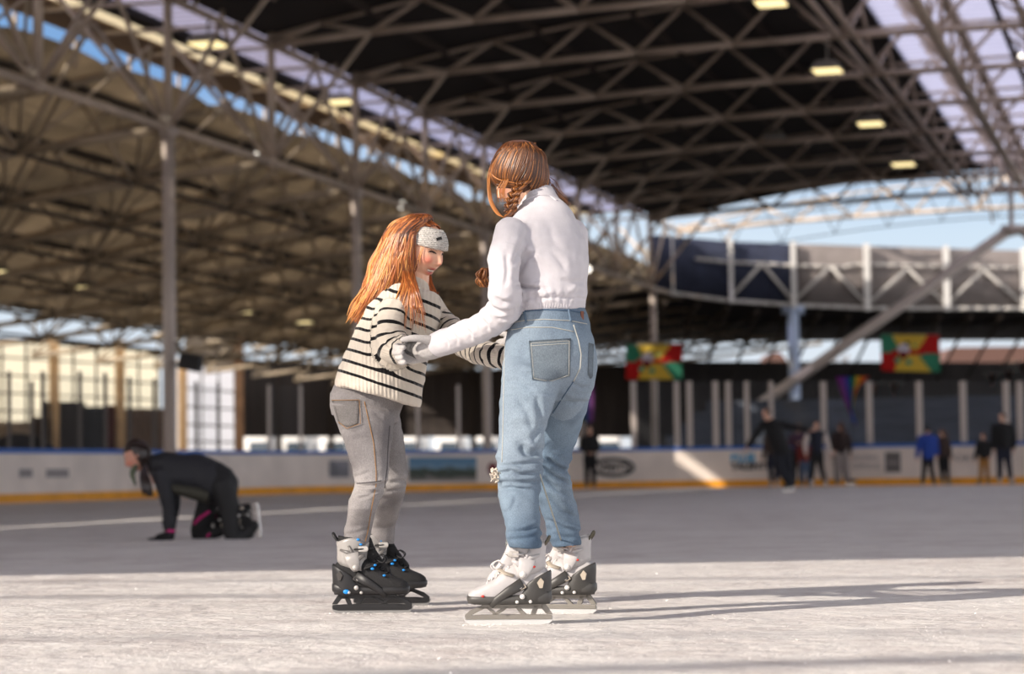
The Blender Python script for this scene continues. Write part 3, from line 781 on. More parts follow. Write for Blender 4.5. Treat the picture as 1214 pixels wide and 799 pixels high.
# lower dado of the left wall: dark shopfronts
specs = [(-60, 40, 500, (150, 128, 104)), (40, 52, 494, (60, 48, 40)), (52, 100, 476, (48, 40, 36)), (100, 126, 482, (44, 46, 50)), (126, 146, 480, (92, 48, 38)), (146, 200, 484, (110, 88, 72))]
for i, (x0, x1, yt, c) in enumerate(specs):
    a, b = P(x0, yt, lwall(x0) - .4), P(x1, yt, lwall(x1) - .4)
    bm = BM(); hex_box(bm, [(a.x, a.y, 0), (b.x, b.y, 0), (b.x, b.y + .3, 0), (a.x, a.y + .3, 0)], [a, b, b + V((0, .3, 0)), a + V((0, .3, 0))])
    for q in (.33, .66): tube(bm, (lerp(a.x, b.x, q), a.y - .05, 0), (lerp(a.x, b.x, q), a.y - .05, a.z), .05, 6)
    struct('wall_left', bm, mat('shopfront_%d' % i, c, .7, var=.35, vscale=1.5), label=['tan panel low at the frame edge', 'narrow dark panel beside the tan panel', 'near black shopfront panel', 'slate panel with slim bars', 'rust red panel', 'brown panel before the loudspeaker column'][i])
# earth heap in the corner
bm = BM(); c = P(22, 522, 64); sphere(bm, (c.x, c.y, .6), (1.3, .8, 1.1), 14)
for v in bm.verts: v.co += V((noise.noise(v.co * 2), noise.noise(v.co * 2 + V((5, 0, 0))), noise.noise(v.co * 2 + V((0, 7, 0))))) * .15
tag(obj('equipment_cover', bm, mat('cover_black', (24, 22, 24), .8), None, True), 'black covered heap behind the glass in the far left corner', 'cover')
# white gridded door panel right of the loudspeaker column and the brown pillar
Ya, Yb = sline(219, -27.0), sline(278, -27.0)
a, b = P(219, 432, Ya), P(278, 432, Yb); b.z = a.z
bm = BM(); hex_box(bm, [(a.x, a.y, 0), (b.x, b.y, 0), (b.x, b.y + .06, 0), (a.x, a.y + .06, 0)], [a, b, b + V((0, .06, 0)), a + V((0, .06, 0))]); o = struct('door_1', bm, trans_mat('door_sheet', (236, 236, 240), (240, 240, 240), .25), label='tall white gridded sliding door beside the brown pillar')
bm = BM()
for q in np.linspace(0, 1, 4): x, y = lerp(a.x, b.x, q), lerp(a.y, b.y, q) - .08; tube(bm, (x, y, 0), (x, y, a.z), .06, 6)
for q in (.02, .14, .24, .36, .5, .65, .8, 1): tube(bm, (a.x, a.y - .08, a.z * q), (b.x, b.y - .08, a.z * q), .05 if q != .14 else .12, 6)
child('door_grid', bm, mat('mullion_grey', (120, 116, 112), .7), o)
bm = BM(); up = V((0, 0, 1.7)); hex_box(bm, [a, b, b + V((0, .12, 0)), a + V((0, .12, 0))], [a + up, b + up, b + up + V((0, .12, 0)), a + up + V((0, .12, 0))]); struct('wall_lintel', bm, mat('lintel_tan', (170, 152, 130), .8, var=.2, vscale=2, stretch=(4, 1, .5)), label='tan boarded panel above the white sliding door')
Y = sline(283, -27.0)
p = P(283, 400, Y - .5); bm = BM(); box(bm, (p.x, p.y, p.z / 2), (.48, .4, p.z), None, .03); struct('pillar', bm, mat('pillar_brown', (150, 112, 78), .6, var=.25, vscale=2), label='brown timber pillar right of the white sliding door')
# ------------------------------------------------------------------ organic surfaces
from mathutils.bvhtree import BVHTree
def vnoise(p, scale, seed=0):
    "value noise on an (n,3) array, about -1..1"
    q = np.asarray(p) * np.asarray(scale) + seed * 17.31
    i = np.floor(q).astype(np.int64); f = q - i; f = f * f * (3 - 2 * f)
    def h(a, b, c):
        n = (a * 374761393 + b * 668265263 + c * 2147483647 + seed * 1274126177) & 0x7fffffff
        n = (n ^ (n >> 13)) * 1274126177 & 0x7fffffff
        return ((n ^ (n >> 16)) & 0xffff) / 32767.5 - 1
    x, y, z = i[:, 0], i[:, 1], i[:, 2]; fx, fy, fz = f[:, 0], f[:, 1], f[:, 2]
    def L(a, b, t): return a + (b - a) * t
    return L(L(L(h(x, y, z), h(x + 1, y, z), fx), L(h(x, y + 1, z), h(x + 1, y + 1, z), fx), fy),
             L(L(h(x, y, z + 1), h(x + 1, y, z + 1), fx), L(h(x, y + 1, z + 1), h(x + 1, y + 1, z + 1), fx), fy), fz)
def remesh(bm, voxel, smooth=4, fac=.5):
    bmesh.ops.recalc_face_normals(bm, faces=list(bm.faces))
    me = bpy.data.meshes.new('tmp'); bm.to_mesh(me); bm.free()
    o = bpy.data.objects.new('tmp', me); C.objects.link(o)
    m = o.modifiers.new('r', 'REMESH'); m.mode = 'VOXEL'; m.voxel_size = voxel; m.adaptivity = 0
    if smooth: s = o.modifiers.new('s', 'SMOOTH'); s.factor = fac; s.iterations = smooth
    dg = bpy.context.evaluated_depsgraph_get(); dg.update()
    out = bpy.data.meshes.new_from_object(o.evaluated_get(dg)); bpy.data.objects.remove(o); bpy.data.meshes.remove(me)
    return out
def mverts(me):
    a = np.empty(len(me.vertices) * 3); me.vertices.foreach_get('co', a); return a.reshape(-1, 3)
def mnormals(me):
    a = np.empty(len(me.vertices) * 3); me.vertex_normals.foreach_get('vector', a); return a.reshape(-1, 3)
def setverts(me, a): me.vertices.foreach_set('co', np.ascontiguousarray(a).ravel()); me.update()
def setattr_f(me, name, v):
    at = me.attributes.new(name, 'FLOAT', 'POINT'); at.data.foreach_set('value', np.asarray(v, dtype=np.float32))
def setattr_c(me, name, v):
    at = me.color_attributes.new(name, 'FLOAT_COLOR', 'POINT'); a = np.ones((len(v), 4), dtype=np.float32); a[:, :3] = v; at.data.foreach_set('color', a.ravel())
def bvh(me): return BVHTree.FromPolygons([v.co.copy() for v in me.vertices], [tuple(p.vertices) for p in me.polygons])
def surf(tree, px, py, off=0.0):
    d = ray(px, py).normalized(); h = tree.ray_cast(CAMP, d)
    if h[0] is None:
        return None
    return h[0] - d * off
def loft2(bm, rings, lat=V((0, 1, 0)), n=28, p=2.3):
    "rings (L px, R px, Y, lateral half width): ellipse between two image points with the given depth"
    out = []
    for L, R, Y, hw in rings:
        a, b = P(L[0], L[1], Y), P(R[0], R[1], Y); c = (a + b) / 2; x = (b - a) / 2
        pts = []
        for k in range(n):
            q = 2 * PI * k / n; cs, sn = math.cos(q), math.sin(q)
            pts.append(c + x * (abs(cs) ** (2 / p) * (1 if cs >= 0 else -1)) + lat * hw * (abs(sn) ** (2 / p) * (1 if sn >= 0 else -1)))
        out.append(pts)
    add_ring_loft(bm, out)
def limb(bm, pts, rad, n=14, k=5, flat=1.0, up=None):
    "smooth tapered tube through world points with rounded ends"
    q = catmull(pts, k); xs = np.linspace(0, 1, len(pts)); r = [float(np.interp(t, xs, rad)) for t in np.linspace(0, 1, len(q))]
    d0 = (q[0] - q[1]).normalized(); d1 = (q[-1] - q[-2]).normalized()
    q = [q[0] + d0 * r[0] * .8, q[0] + d0 * r[0] * .5] + q + [q[-1] + d1 * r[-1] * .5, q[-1] + d1 * r[-1] * .8]
    r = [r[0] * .3, r[0] * .82] + r + [r[-1] * .82, r[-1] * .3]
    path_tube(bm, q, r, n, flat, up)
def PP(lst): return [P(*a) for a in lst]
def head_mesh(bm, c, F, U, s=1.0, smile=True):
    "a head with brow, eye sockets, nose, cheeks, mouth, chin and ears; F front, U up"
    F = F.normalized(); U = (U - F * U.dot(F)).normalized(); R = F.cross(U)
    t = bmesh.new(); bmesh.ops.create_uvsphere(t, u_segments=128, v_segments=96, radius=1)
    co = np.array([v.co[:] for v in t.verts])
    x, y, z = co[:, 0] * .071, co[:, 1] * .090, co[:, 2] * .108
    lo = np.clip(-z / .108, 0, 1)
    x = x * (1 - .34 * lo ** 1.6); 
    y = np.where(y < 0, y * (1 - .45 * lo ** 1.2), y * (1 - .10 * lo ** 2))
    y = np.where((y > 0), y * (1 - .06 * np.exp(-(x / .05) ** 2)), y)
    g = lambda v, m, w: np.exp(-((v - m) / w) ** 2)
    fr = (co[:, 1] > 0) * np.clip(co[:, 1] * 2, 0, 1); ax = np.abs(x)
    dy = .017 * g(x, 0, .0105) * g(z, -.024, .013) + .010 * g(x, 0, .0085) * g(z, -.006, .020) + .006 * g(ax, .011, .006) * g(z, -.028, .007)
    dy -= .0085 * g(ax, .031, .014) * g(z, .010, .0095)
    dy += .004 * g(ax, .030, .016) * g(z, .028, .007)
    dy += .0075 * g(ax, .040, .015) * g(z, -.022, .015)
    mz = -.058 + (6.0 * x * x if smile else 0)
    dy -= .0085 * g(x, 0, .021) * g(z, mz, .0052) * (1.25 if smile else .4)
    dy += .0045 * g(x, 0, .022) * g(z, mz + .0095, .0045) + .0055 * g(x, 0, .020) * g(z, mz - .0105, .005)
    dy -= .004 * g(x, 0, .018) * g(z, -.080, .007)
    dy += .008 * g(x, 0, .016) * g(z, -.096, .011)
    y = y + dy * fr
    # ears
    ex = .016 * g(y, -.004, .013) * g(z, -.004, .024) * (ax > .05); x = x + np.sign(x) * ex
    for v, a, b, d in zip(t.verts, x, y, z): v.co = V(c) + (R * a + F * b + U * d) * s
    merge(bm, t); return R, F, U
def to_head(pts, c, R, F, U, s):
    d = (np.asarray(pts) - np.array(c[:])) / s
    return d @ np.array(R[:]), d @ np.array(F[:]), d @ np.array(U[:])
def skin_mat(name, base, rough=.5):
    m = bpy.data.materials.new(name); n, l, b = nodes(m)
    at = n.new('ShaderNodeVertexColor'); at.layer_name = 'tone'; l.new(at.outputs['Color'], b.inputs['Base Color'])
    b.inputs['Roughness'].default_value = rough; b.inputs['Subsurface Weight'].default_value = .12; b.inputs['Subsurface Radius'].default_value = (.01, .004, .002); b.inputs['Subsurface Scale'].default_value = .6
    return m
def paint_head(me, c, R, F, U, s, base=(236, 190, 160), lip=(196, 92, 84), blush=(226, 120, 100), brow=(150, 100, 64), mouth=True):
    p = mverts(me); x, y, z = to_head(p, c, R, F, U, s); ax = np.abs(x)
    g = lambda v, m, w: np.exp(-((v - m) / w) ** 2)
    b0 = np.array(srgb(*base)[:3]); col = np.tile(b0, (len(p), 1)); near = (y > .03) & (z > -.13) & (z < .13)
    def blend(w, c2):
        nonlocal col
        w = np.clip(w, 0, 1)[:, None] * near[:, None]; col = col * (1 - w) + np.array(srgb(*c2)[:3]) * w
    blend(.75 * g(ax, .042, .017) * g(z, -.022, .018), blush); blend(.5 * g(x, 0, .012) * g(z, -.028, .010), blush)
    blend(.75 * g(z - .030 + 3 * (ax - .03) ** 2, 0, .0032) * (ax > .014) * (ax < .048), brow)
    mz = -.058 + 6.0 * x * x
    if mouth:
        blend(1.1 * g(x, 0, .024) * np.maximum(g(z, mz + .0085, .0045), g(z, mz - .0095, .0050)), lip)
        blend(1.2 * g(x, 0, .020) * g(z, mz - .001, .0042), (90, 30, 30))
    blend(.35 * g(ax, .031, .013) * g(z, .012, .009), (170, 110, 92))
    setattr_c(me, 'tone', col)
# ------------------------------------------------------------------ cloth materials
def denim_mat(name, c1, c2, fade):
    m = bpy.data.materials.new(name); n, l, b = nodes(m); b.inputs['Roughness'].default_value = .85; b.inputs['Specular IOR Level'].default_value = .2
    tc = n.new('ShaderNodeTexCoord')
    def noi(scale, sc, d=4):
        mp = n.new('ShaderNodeMapping'); mp.inputs['Scale'].default_value = sc; l.new(tc.outputs['Object'], mp.inputs['Vector'])
        z = n.new('ShaderNodeTexNoise'); z.inputs['Scale'].default_value = scale; z.inputs['Detail'].default_value = d; l.new(mp.outputs['Vector'], z.inputs['Vector']); return z
    r = n.new('ShaderNodeValToRGB'); r.color_ramp.elements[0].position = .36; r.color_ramp.elements[1].position = .66
    r.color_ramp.elements[0].color = srgb(*c1); r.color_ramp.elements[1].color = srgb(*c2); l.new(noi(9, (1, 1, .6), 6).outputs[0], r.inputs[0])
    at = n.new('ShaderNodeAttribute'); at.attribute_name = 'fade'
    mx = n.new('ShaderNodeMixRGB'); l.new(at.outputs['Fac'], mx.inputs[0]); l.new(r.outputs[0], mx.inputs[1]); mx.inputs[2].default_value = srgb(*fade)
    fine = n.new('ShaderNodeValToRGB'); fine.color_ramp.elements[0].color = (.82, .82, .82, 1); fine.color_ramp.elements[1].color = (1.12, 1.12, 1.12, 1); fine.color_ramp.elements[0].position = .35; fine.color_ramp.elements[1].position = .65
    l.new(noi(420, (1, 1, .35), 2).outputs[0], fine.inputs[0])
    ml = n.new('ShaderNodeMixRGB'); ml.blend_type = 'MULTIPLY'; ml.inputs[0].default_value = 1; l.new(mx.outputs[0], ml.inputs[1]); l.new(fine.outputs[0], ml.inputs[2])
    l.new(ml.outputs[0], b.inputs['Base Color'])
    bp = n.new('ShaderNodeBump'); bp.inputs['Strength'].default_value = .25; bp.inputs['Distance'].default_value = .002; l.new(noi(300, (1, 1, .4), 2).outputs[0], bp.inputs['Height']); l.new(bp.outputs[0], b.inputs['Normal'])
    return m
def knit_mat(name, white, black, half=.11):
    m = bpy.data.materials.new(name); n, l, b = nodes(m); b.inputs['Roughness'].default_value = .9; b.inputs['Specular IOR Level'].default_value = .15; b.inputs['Sheen Weight'].default_value = .2
    a = n.new('ShaderNodeAttribute'); a.attribute_name = 'stripe'
    fr = n.new('ShaderNodeMath'); fr.operation = 'FRACT'; l.new(a.outputs['Fac'], fr.inputs[0])
    s5 = n.new('ShaderNodeMath'); s5.operation = 'SUBTRACT'; l.new(fr.outputs[0], s5.inputs[0]); s5.inputs[1].default_value = .5
    ab = n.new('ShaderNodeMath'); ab.operation = 'ABSOLUTE'; l.new(s5.outputs[0], ab.inputs[0])
    lt = n.new('ShaderNodeMath'); lt.operation = 'LESS_THAN'; l.new(ab.outputs[0], lt.inputs[0]); lt.inputs[1].default_value = half
    ok = n.new('ShaderNodeAttribute'); ok.attribute_name = 'striped'
    mu = n.new('ShaderNodeMath'); mu.operation = 'MULTIPLY'; l.new(lt.outputs[0], mu.inputs[0]); l.new(ok.outputs['Fac'], mu.inputs[1])
    mx = n.new('ShaderNodeMixRGB'); l.new(mu.outputs[0], mx.inputs[0]); mx.inputs[1].default_value = srgb(*white); mx.inputs[2].default_value = srgb(*black); l.new(mx.outputs[0], b.inputs['Base Color'])
    rb = n.new('ShaderNodeAttribute'); rb.attribute_name = 'rib'
    sn = n.new('ShaderNodeMath'); sn.operation = 'SINE'; l.new(rb.outputs['Fac'], sn.inputs[0])
    tc = n.new('ShaderNodeTexCoord'); nz = n.new('ShaderNodeTexNoise'); nz.inputs['Scale'].default_value = 160; l.new(tc.outputs['Object'], nz.inputs['Vector'])
    ad = n.new('ShaderNodeMath'); ad.operation = 'MULTIPLY_ADD'; l.new(nz.outputs[0], ad.inputs[0]); ad.inputs[1].default_value = .8; l.new(sn.outputs[0], ad.inputs[2])
    bp = n.new('ShaderNodeBump'); bp.inputs['Strength'].default_value = .38; bp.inputs['Distance'].default_value = .003; l.new(ad.outputs[0], bp.inputs['Height']); l.new(bp.outputs[0], b.inputs['Normal'])
    return m
def hair_mat(name, dark, mid, light):
    m = bpy.data.materials.new(name); n, l, b = nodes(m)
    a = n.new('ShaderNodeAttribute'); a.attribute_name = 'lock'
    r = n.new('ShaderNodeValToRGB'); el = r.color_ramp.elements; el[0].color = srgb(*dark); el[1].color = srgb(*light); q = el.new(.5); q.color = srgb(*mid)
    l.new(a.outputs['Fac'], r.inputs[0]); l.new(r.outputs[0], b.inputs['Base Color'])
    b.inputs['Roughness'].default_value = .38; b.inputs['Specular IOR Level'].default_value = .6; b.inputs['Anisotropic'].default_value = .5
    b.inputs['Transmission Weight'].default_value = 0.0; b.inputs['Subsurface Weight'].default_value = .0
    return m
class Hair:
    "collects tapered locks; every lock keeps its own shade and, if given, darker roots"
    def __init__(s): s.bm = BM(); s.val = []
    def lock(s, pts, r, n=5, k=5, shade=None, root=0.0, tip=.15, flat=1.0):
        q = catmull(pts, k); m = len(q); sh = rng.uniform(.15, .9) if shade is None else shade
        rad = [r * min(1, .5 + 3 * i / m) * (1 - (1 - tip) * max(0, (i / (m - 1) - .55) / .45) ** 1.3) for i in range(m)]
        n0 = len(s.bm.verts); path_tube(s.bm, q, rad, n, flat)
        for i in range(m): s.val += [min(1, max(0, sh - root * (1 - i / (m - 1)) ** 2))] * n
    def blob(s, bm2, shade=.25):
        s.val += [shade] * len(bm2.verts); merge(s.bm, bm2)
    def build(s, name, m, parent):
        me = bpy.data.meshes.new(name); s.bm.to_mesh(me); s.bm.free(); setattr_f(me, 'lock', s.val); return child(name, me, m, parent)
def seam(name, tree, pts, r, m, parent, off=.0015, step=3.0, n=5):
    "a stitched line laid on the surface along image points"
    out = []
    for (x0, y0), (x1, y1) in zip(pts[:-1], pts[1:]):
        k = max(2, int(math.hypot(x1 - x0, y1 - y0) / step))
        for i in range(k):
            q = surf(tree, lerp(x0, x1, i / k), lerp(y0, y1, i / k), off)
            if q is not None and (not out or (q - out[-1]).length < .06): out.append(q)
    q = surf(tree, pts[-1][0], pts[-1][1], off)
    if q is not None: out.append(q)
    if len(out) < 2: return None
    bm = BM(); path_tube(bm, out, r, n); return child(name, bm, m, parent)
def patch(name, tree, poly, m, parent, off=.003, nx=8, thick=.004, fade=.4):
    "raised cloth patch (pocket) over the surface; poly = 4 image corners, clockwise"
    bm = BM(); A = []
    (x0, y0), (x1, y1), (x2, y2), (x3, y3) = poly
    for j in range(nx + 1):
        row = []
        for i in range(nx + 1):
            u, v = i / nx, j / nx
            px = lerp(lerp(x0, x1, u), lerp(x3, x2, u), v); py = lerp(lerp(y0, y1, u), lerp(y3, y2, u), v) + (4 * (.5 - abs(u - .5)) * 2 * v)
            q = surf(tree, px, py, off); row.append(q)
        A.append(row)
    if any(q is None for r in A for q in r): print('patch miss', name); return None
    g = [[bm.verts.new(q) for q in r] for r in A]
    for j in range(nx):
        for i in range(nx): bm.faces.new((g[j][i], g[j + 1][i], g[j + 1][i + 1], g[j][i + 1]))
    bmesh.ops.solidify(bm, geom=list(bm.faces), thickness=-thick)
    o = child(name, bm, m, parent); setattr_f(o.data, 'fade', [fade] * len(o.data.vertices)); return o
def proj_np(p):
    d = np.asarray(p) - np.array(CAMP[:]); w = d @ np.array(_f[:]); return CX + FPX * (d @ np.array(_r[:])) / w, CY - FPX * (d @ np.array(_u[:])) / w
def creases(me, lines):
    "press folds into cloth: each line (points, width px, depth m) is a valley with a soft ridge along its upper side"
    p = mverts(me); nr = mnormals(me); px, py = proj_np(p); view = np.array(CAMP[:]) - p
    front = np.clip(np.einsum('ij,ij->i', nr, view) / np.linalg.norm(view, axis=1) * 2, 0, 1); tot = np.zeros(len(p))
    for pts, w, dep in lines:
        best = np.full(len(p), 1e9); sg = np.zeros(len(p)); tt = np.zeros(len(p)); acc = 0; L = sum(math.dist(a, b) for a, b in zip(pts[:-1], pts[1:]))
        for (x0, y0), (x1, y1) in zip(pts[:-1], pts[1:]):
            dx, dy = x1 - x0, y1 - y0; l = math.hypot(dx, dy); t = np.clip(((px - x0) * dx + (py - y0) * dy) / l ** 2, 0, 1)
            e = np.hypot(px - x0 - t * dx, py - y0 - t * dy); m = e < best; best[m] = e[m]; sg[m] = np.sign((px - x0) * dy - (py - y0) * dx)[m]; tt[m] = (acc + t[m] * l) / L; acc += l
        taper = np.clip(np.minimum(tt, 1 - tt) * 5 + .25, 0, 1); sd = best * sg
        tot += (-np.exp(-(sd / w) ** 2) + .75 * np.exp(-((sd - 2.0 * w) / (1.3 * w)) ** 2) + .25 * np.exp(-((sd + 2.2 * w) / (1.3 * w)) ** 2)) * dep * taper
    setverts(me, p + nr * (tot * front)[:, None])
M_stitch = mat('thread_tan', (150, 112, 70), .8); M_stitchB = mat('thread_pale', (176, 176, 170), .8); M_seamd = mat('seam_blue', (70, 92, 116), .8)

# ------------------------------------------------------------------ ice skates
def skate(parent, loc, toe, st_, lean=0.0):
    "fitness ice skate; local x = toe, z = up, origin under the blade"
    toe = V((toe[0], toe[1], 0)).normalized(); lat = V((0, 0, 1)).cross(toe)
    M = Matrix((( toe.x, lat.x, 0, loc[0]), (toe.y, lat.y, 0, loc[1]), (0, 0, 1, loc[2]), (0, 0, 0, 1)))
    k = st_['k']; M = M @ Matrix.Scale(k, 4) @ Matrix.Rotation(lean, 4, 'X')
    T = lambda bm: bm.transform(M) or bm
    # boot shell (lower): loft along x
    def sect(x, z0, z1, hw, n=20, p=2.6):
        c = (z0 + z1) / 2; h = (z1 - z0) / 2; out = []
        for i in range(n):
            q = 2 * PI * i / n; cs, sn = math.cos(q), math.sin(q)
            out.append(V((x, abs(cs) ** (2 / p) * (1 if cs >= 0 else -1) * hw, c + abs(sn) ** (2 / p) * (1 if sn >= 0 else -1) * h)))
        return out
    bm = BM()
    add_ring_loft(bm, [sect(*q) for q in ((.140, .085, .100, .015), (.136, .078, .112, .030), (.118, .074, .124, .041), (.085, .073, .138, .046), (.045, .073, .158, .046), (.010, .073, .190, .043), (-.020, .073, .205, .040), (-.06, .073, .205, .039), (-.100, .074, .20, .037), (-.125, .078, .19, .030), (-.138, .09, .17, .016))])
    T(bm); boot = child('ice_skate', remesh(bm, .005 * k, 3), st_['upper'], parent)
    def sub(name, bm, m, smooth=True): T(bm); return child(name, bm, m, boot, smooth)
    # sole rim
    bm = BM(); add_ring_loft(bm, [sect(*q) for q in ((.143, .084, .098, .018), (.138, .072, .102, .034), (.118, .068, .106, .044), (.08, .067, .106, .049), (.02, .067, .104, .047), (-.05, .067, .108, .042), (-.105, .068, .112, .040), (-.130, .072, .118, .032), (-.142, .082, .112, .018))])
    sub('sole_shell', bm, st_['shell'])
    # heel cage with side arms, cut-outs as inset panels
    bm = BM()
    add_ring_loft(bm, [[V((cx + rx * math.cos(a) * (1 if math.cos(a) < 0 else .9), hw * math.sin(a), z - rk * math.cos(a))) for a in np.linspace(0, 2 * PI, 32, endpoint=False)] for cx, rx, hw, z, rk in ((-.070, .066, .040, .07, 0), (-.074, .067, .0445, .092, .002), (-.082, .060, .0455, .122, .010), (-.087, .056, .046, .140, .018), (-.090, .053, .0465, .152, .026), (-.090, .050, .0445, .156, .028))])
    for s in (-1, 1):
        y = s * .044
        path_tube(bm, [V((-.05, y, .14)), V((.0, y * 1.05, .112)), V((.04, y * 1.05, .085)), V((.058, y, .062))], [.02, .016, .012, .007], 8, .4, V((0, 1, 0)))
    sub('heel_cage', bm, st_['cage'])
    for s in (-1, 1):
        y = s * .0455
        for pts in ([(-.02, .128), (-.036, .139), (-.055, .138), (-.062, .127), (-.045, .118)], [(-.098, .142), (-.110, .158), (-.121, .146), (-.116, .124), (-.106, .124)]):
            bm = BM(); extrude_poly(bm, pts, Matrix.Translation((0, y * .985, 0)), .008); sub('cage_window', bm, st_['window'], False)
    for s in (-1, 1):
        for x, z, r in ((-.048, .096, .0085), (-.030, .078, .0055), (-.075, .079, .0055), (-.042, .128, .006)): bm = BM(); cyl(bm, (x, s * .0455, z), (0, 1, 0), r, .010, 14); sub('rivet', bm, st_['rivet'])
        bm = BM(); cyl(bm, (-.051, s * .052, .170), (0, 1, 0), .0105, .012, 18); sub('pivot_bolt', bm, st_['rivet'])
    # blade holder: rails and struts around open windows
    bm = BM(); w = .012
    top = [(.118, .070), (.10, .056), (.05, .056), (.0, .056), (-.06, .056), (-.12, .07)]
    plate = lambda pts, ww=w: extrude_poly(bm, pts, Matrix.Identity(4), ww, .002)
    plate([(.150, .026), (.152, .034), (.130, .052), (.10, .063), (.085, .066), (.072, .060), (.105, .045), (.128, .033), (.125, .026)])
    plate([(.150, .018), (.152, .030), (.10, .034), (0, .035), (-.10, .034), (-.142, .032), (-.143, .018)])
    plate([(.092, .066), (.082, .068), (.035, .034), (.052, .034)])
    plate([(.062, .034), (.040, .034), (-.012, .068), (.004, .070)])
    plate([(-.012, .070), (-.10, .070), (-.10, .060), (-.02, .060)])
    plate([(-.012, .068), (-.024, .068), (-.058, .034), (-.038, .034)])
    plate([(-.070, .034), (-.088, .034), (-.102, .068), (-.084, .070)])
    plate([(-.095, .070), (-.118, .074), (-.145, .034), (-.125, .034)])
    plate([(.112, .054), (.09, .070), (-.11, .072), (-.118, .054)], .012); plate([(.10, .060), (.09, .070), (-.11, .072), (-.11, .064)], .03)
    if st_.get('low_rail'): plate([(.152, .022), (.150, .016), (.138, .011), (-.12, .011), (-.140, .015), (-.143, .022)], .011)
    sub('blade_holder', bm, st_['holder'], False)
    bm = BM(); extrude_poly(bm, [(.158, .028), (.150, .010), (.138, .002), (.12, .0), (-.11, .0), (-.132, .003), (-.143, .012), (-.146, .030), (-.13, .020), (.10, .020), (.14, .022)], Matrix.Identity(4), .0045)
    sub('blade', bm, st_['blade'], False)
    # cuff around the ankle
    bm = BM()
    cu = [(-.060, .062, .0445, .165), (-.066, .058, .046, .185), (-.068, .056, .047, .205), (-.066, .058, .048, .225), (-.064, .060, .050, .245), (-.064, .062, .052, .262), (-.066, .060, .052, .272)]
    rings = []
    for cx, rx, hw, z in cu:
        rings.append([V((cx + rx * math.cos(a), hw * math.sin(a), z + (.018 * -math.cos(a) if z < .2 else 0) + (.006 * math.sin(3 * a) if z > .26 else 0))) for a in np.linspace(0, 2 * PI, 36, endpoint=False)])
    inner = [[V((p.x * .9 + -.066 * .1, p.y * .86, p.z - .004)) for p in r] for r in (rings[-1], rings[-3])]
    add_ring_loft(bm, rings + inner)
    sub('cuff', bm, st_['cuff'])
    # moulded ribs on the cuff
    for s in (-1, 1):
        bm = BM(); path_tube(bm, [V((-.05, s * .046, .175)), V((-.055, s * .050, .20)), V((-.075, s * .050, .225)), V((-.108, s * .040, .235))], [.010, .009, .008, .004], 8, .5, V((0, s, 0)))
        path_tube(bm, [V((-.052, s * .048, .19)), V((-.062, s * .052, .225)), V((-.075, s * .053, .25))], [.007, .006, .004], 8, .5, V((0, s, 0)))
        path_tube(bm, [V((-.048, s * .047, .19)), V((-.030, s * .048, .21)), V((-.014, s * .044, .215))], [.008, .008, .006], 8, .5, V((0, s, 0)))
        sub('cuff_rib', bm, st_['rib'])
    for s in (-1, 1):
        bm = BM(); path_tube(bm, [V((-.066, s * .047, .222)), V((-.060, s * .049, .195)), V((-.052, s * .049, .172)), V((-.049, s * .047, .156))], [.030, .026, .019, .010], 12, .28, V((0, s, 0)))
        sub('cuff_lobe', bm, st_['cuff'])
    # buckle strap across the instep
    bm = BM(); path_tube(bm, [V((-.055, -.052, .236)), V((-.02, -.050, .238)), V((.002, -.030, .238)), V((.006, 0, .238)), V((.002, .030, .238)), V((-.02, .050, .238)), V((-.055, .052, .236))], .010, 8, .35, V((0, 0, 1)))
    sub('buckle_strap', bm, st_['strap'])
    bm = BM()
    for s in (-1, 1): box(bm, (-.022, s * .052, .238), (.034, .010, .020), None, .003); box(bm, (-.010, s * .055, .238), (.016, .008, .012), None, .002)
    sub('buckle', bm, st_['buckle'], False)
    # instep strap, tongue and laces
    bm = BM(); path_tube(bm, [V((-.02, -.044, .165)), V((.014, -.040, .176)), V((.03, -.015, .186)), V((.03, .015, .186)), V((.014, .040, .176)), V((-.02, .044, .165))], .010, 8, .3, V((1, 0, 1)))
    sub('instep_strap', bm, st_['strap2'])
    bm = BM(); limb(bm, [V((.055, 0, .150)), V((.020, 0, .186)), V((-.008, 0, .230)), V((-.018, 0, .266))], [.022, .026, .027, .024], 12, 4, .45, V((0, 1, 0)))
    sub('tongue', bm, st_['tongue'])
    bm = BM()
    for i in range(5):
        x = .075 - i * .016; z = .150 + i * .0105
        path_tube(bm, [V((x, -.026, z - .012)), V((x - .006, 0, z + .006)), V((x - .012, .026, z)) ], .0022, 6)
        path_tube(bm, [V((x, .026, z - .012)), V((x - .006, 0, z + .006)), V((x - .012, -.026, z))], .0022, 6)
    for s in (-1, 1):
        path_tube(bm, catmull([V((.02, s * .01, .20)), V((.038, s * .030, .215)), V((.058, s * .034, .200)), V((.045, s * .024, .186)), V((.022, s * .012, .198))], 5), .0024, 6)
    sub('laces', bm, st_['lace'])
    bm = BM()
    path_tube(bm, catmull([V((-.118, -.012, .262)), V((-.134, -.010, .285)), V((-.138, .004, .295)), V((-.130, .012, .28)), V((-.116, .012, .262))], 5), .005, 8)
    sub('pull_loop', bm, st_['loop'])
    bm = BM()
    rings = [[V((-.066 + .053 * math.cos(a), .045 * math.sin(a), z + .004 * math.cos(2 * a))) for a in np.linspace(0, 2 * PI, 28, endpoint=False)] for z in (.255, .277, .283)]
    add_ring_loft(bm, rings + [[V((-.066 + .044 * math.cos(a), .036 * math.sin(a), z)) for a in np.linspace(0, 2 * PI, 28, endpoint=False)] for z in (.282, .26)])
    sub('liner', bm, st_['liner'])
    if st_.get('accent'):
        for s in (-1, 1):
            for x, z, r in st_['accent_spots']: bm = BM(); sphere(bm, (x, s * (.047 if z > .13 else .0475), z), (r, .004, r * .7), 12); sub('accent', bm, st_['accent'])
    return boot
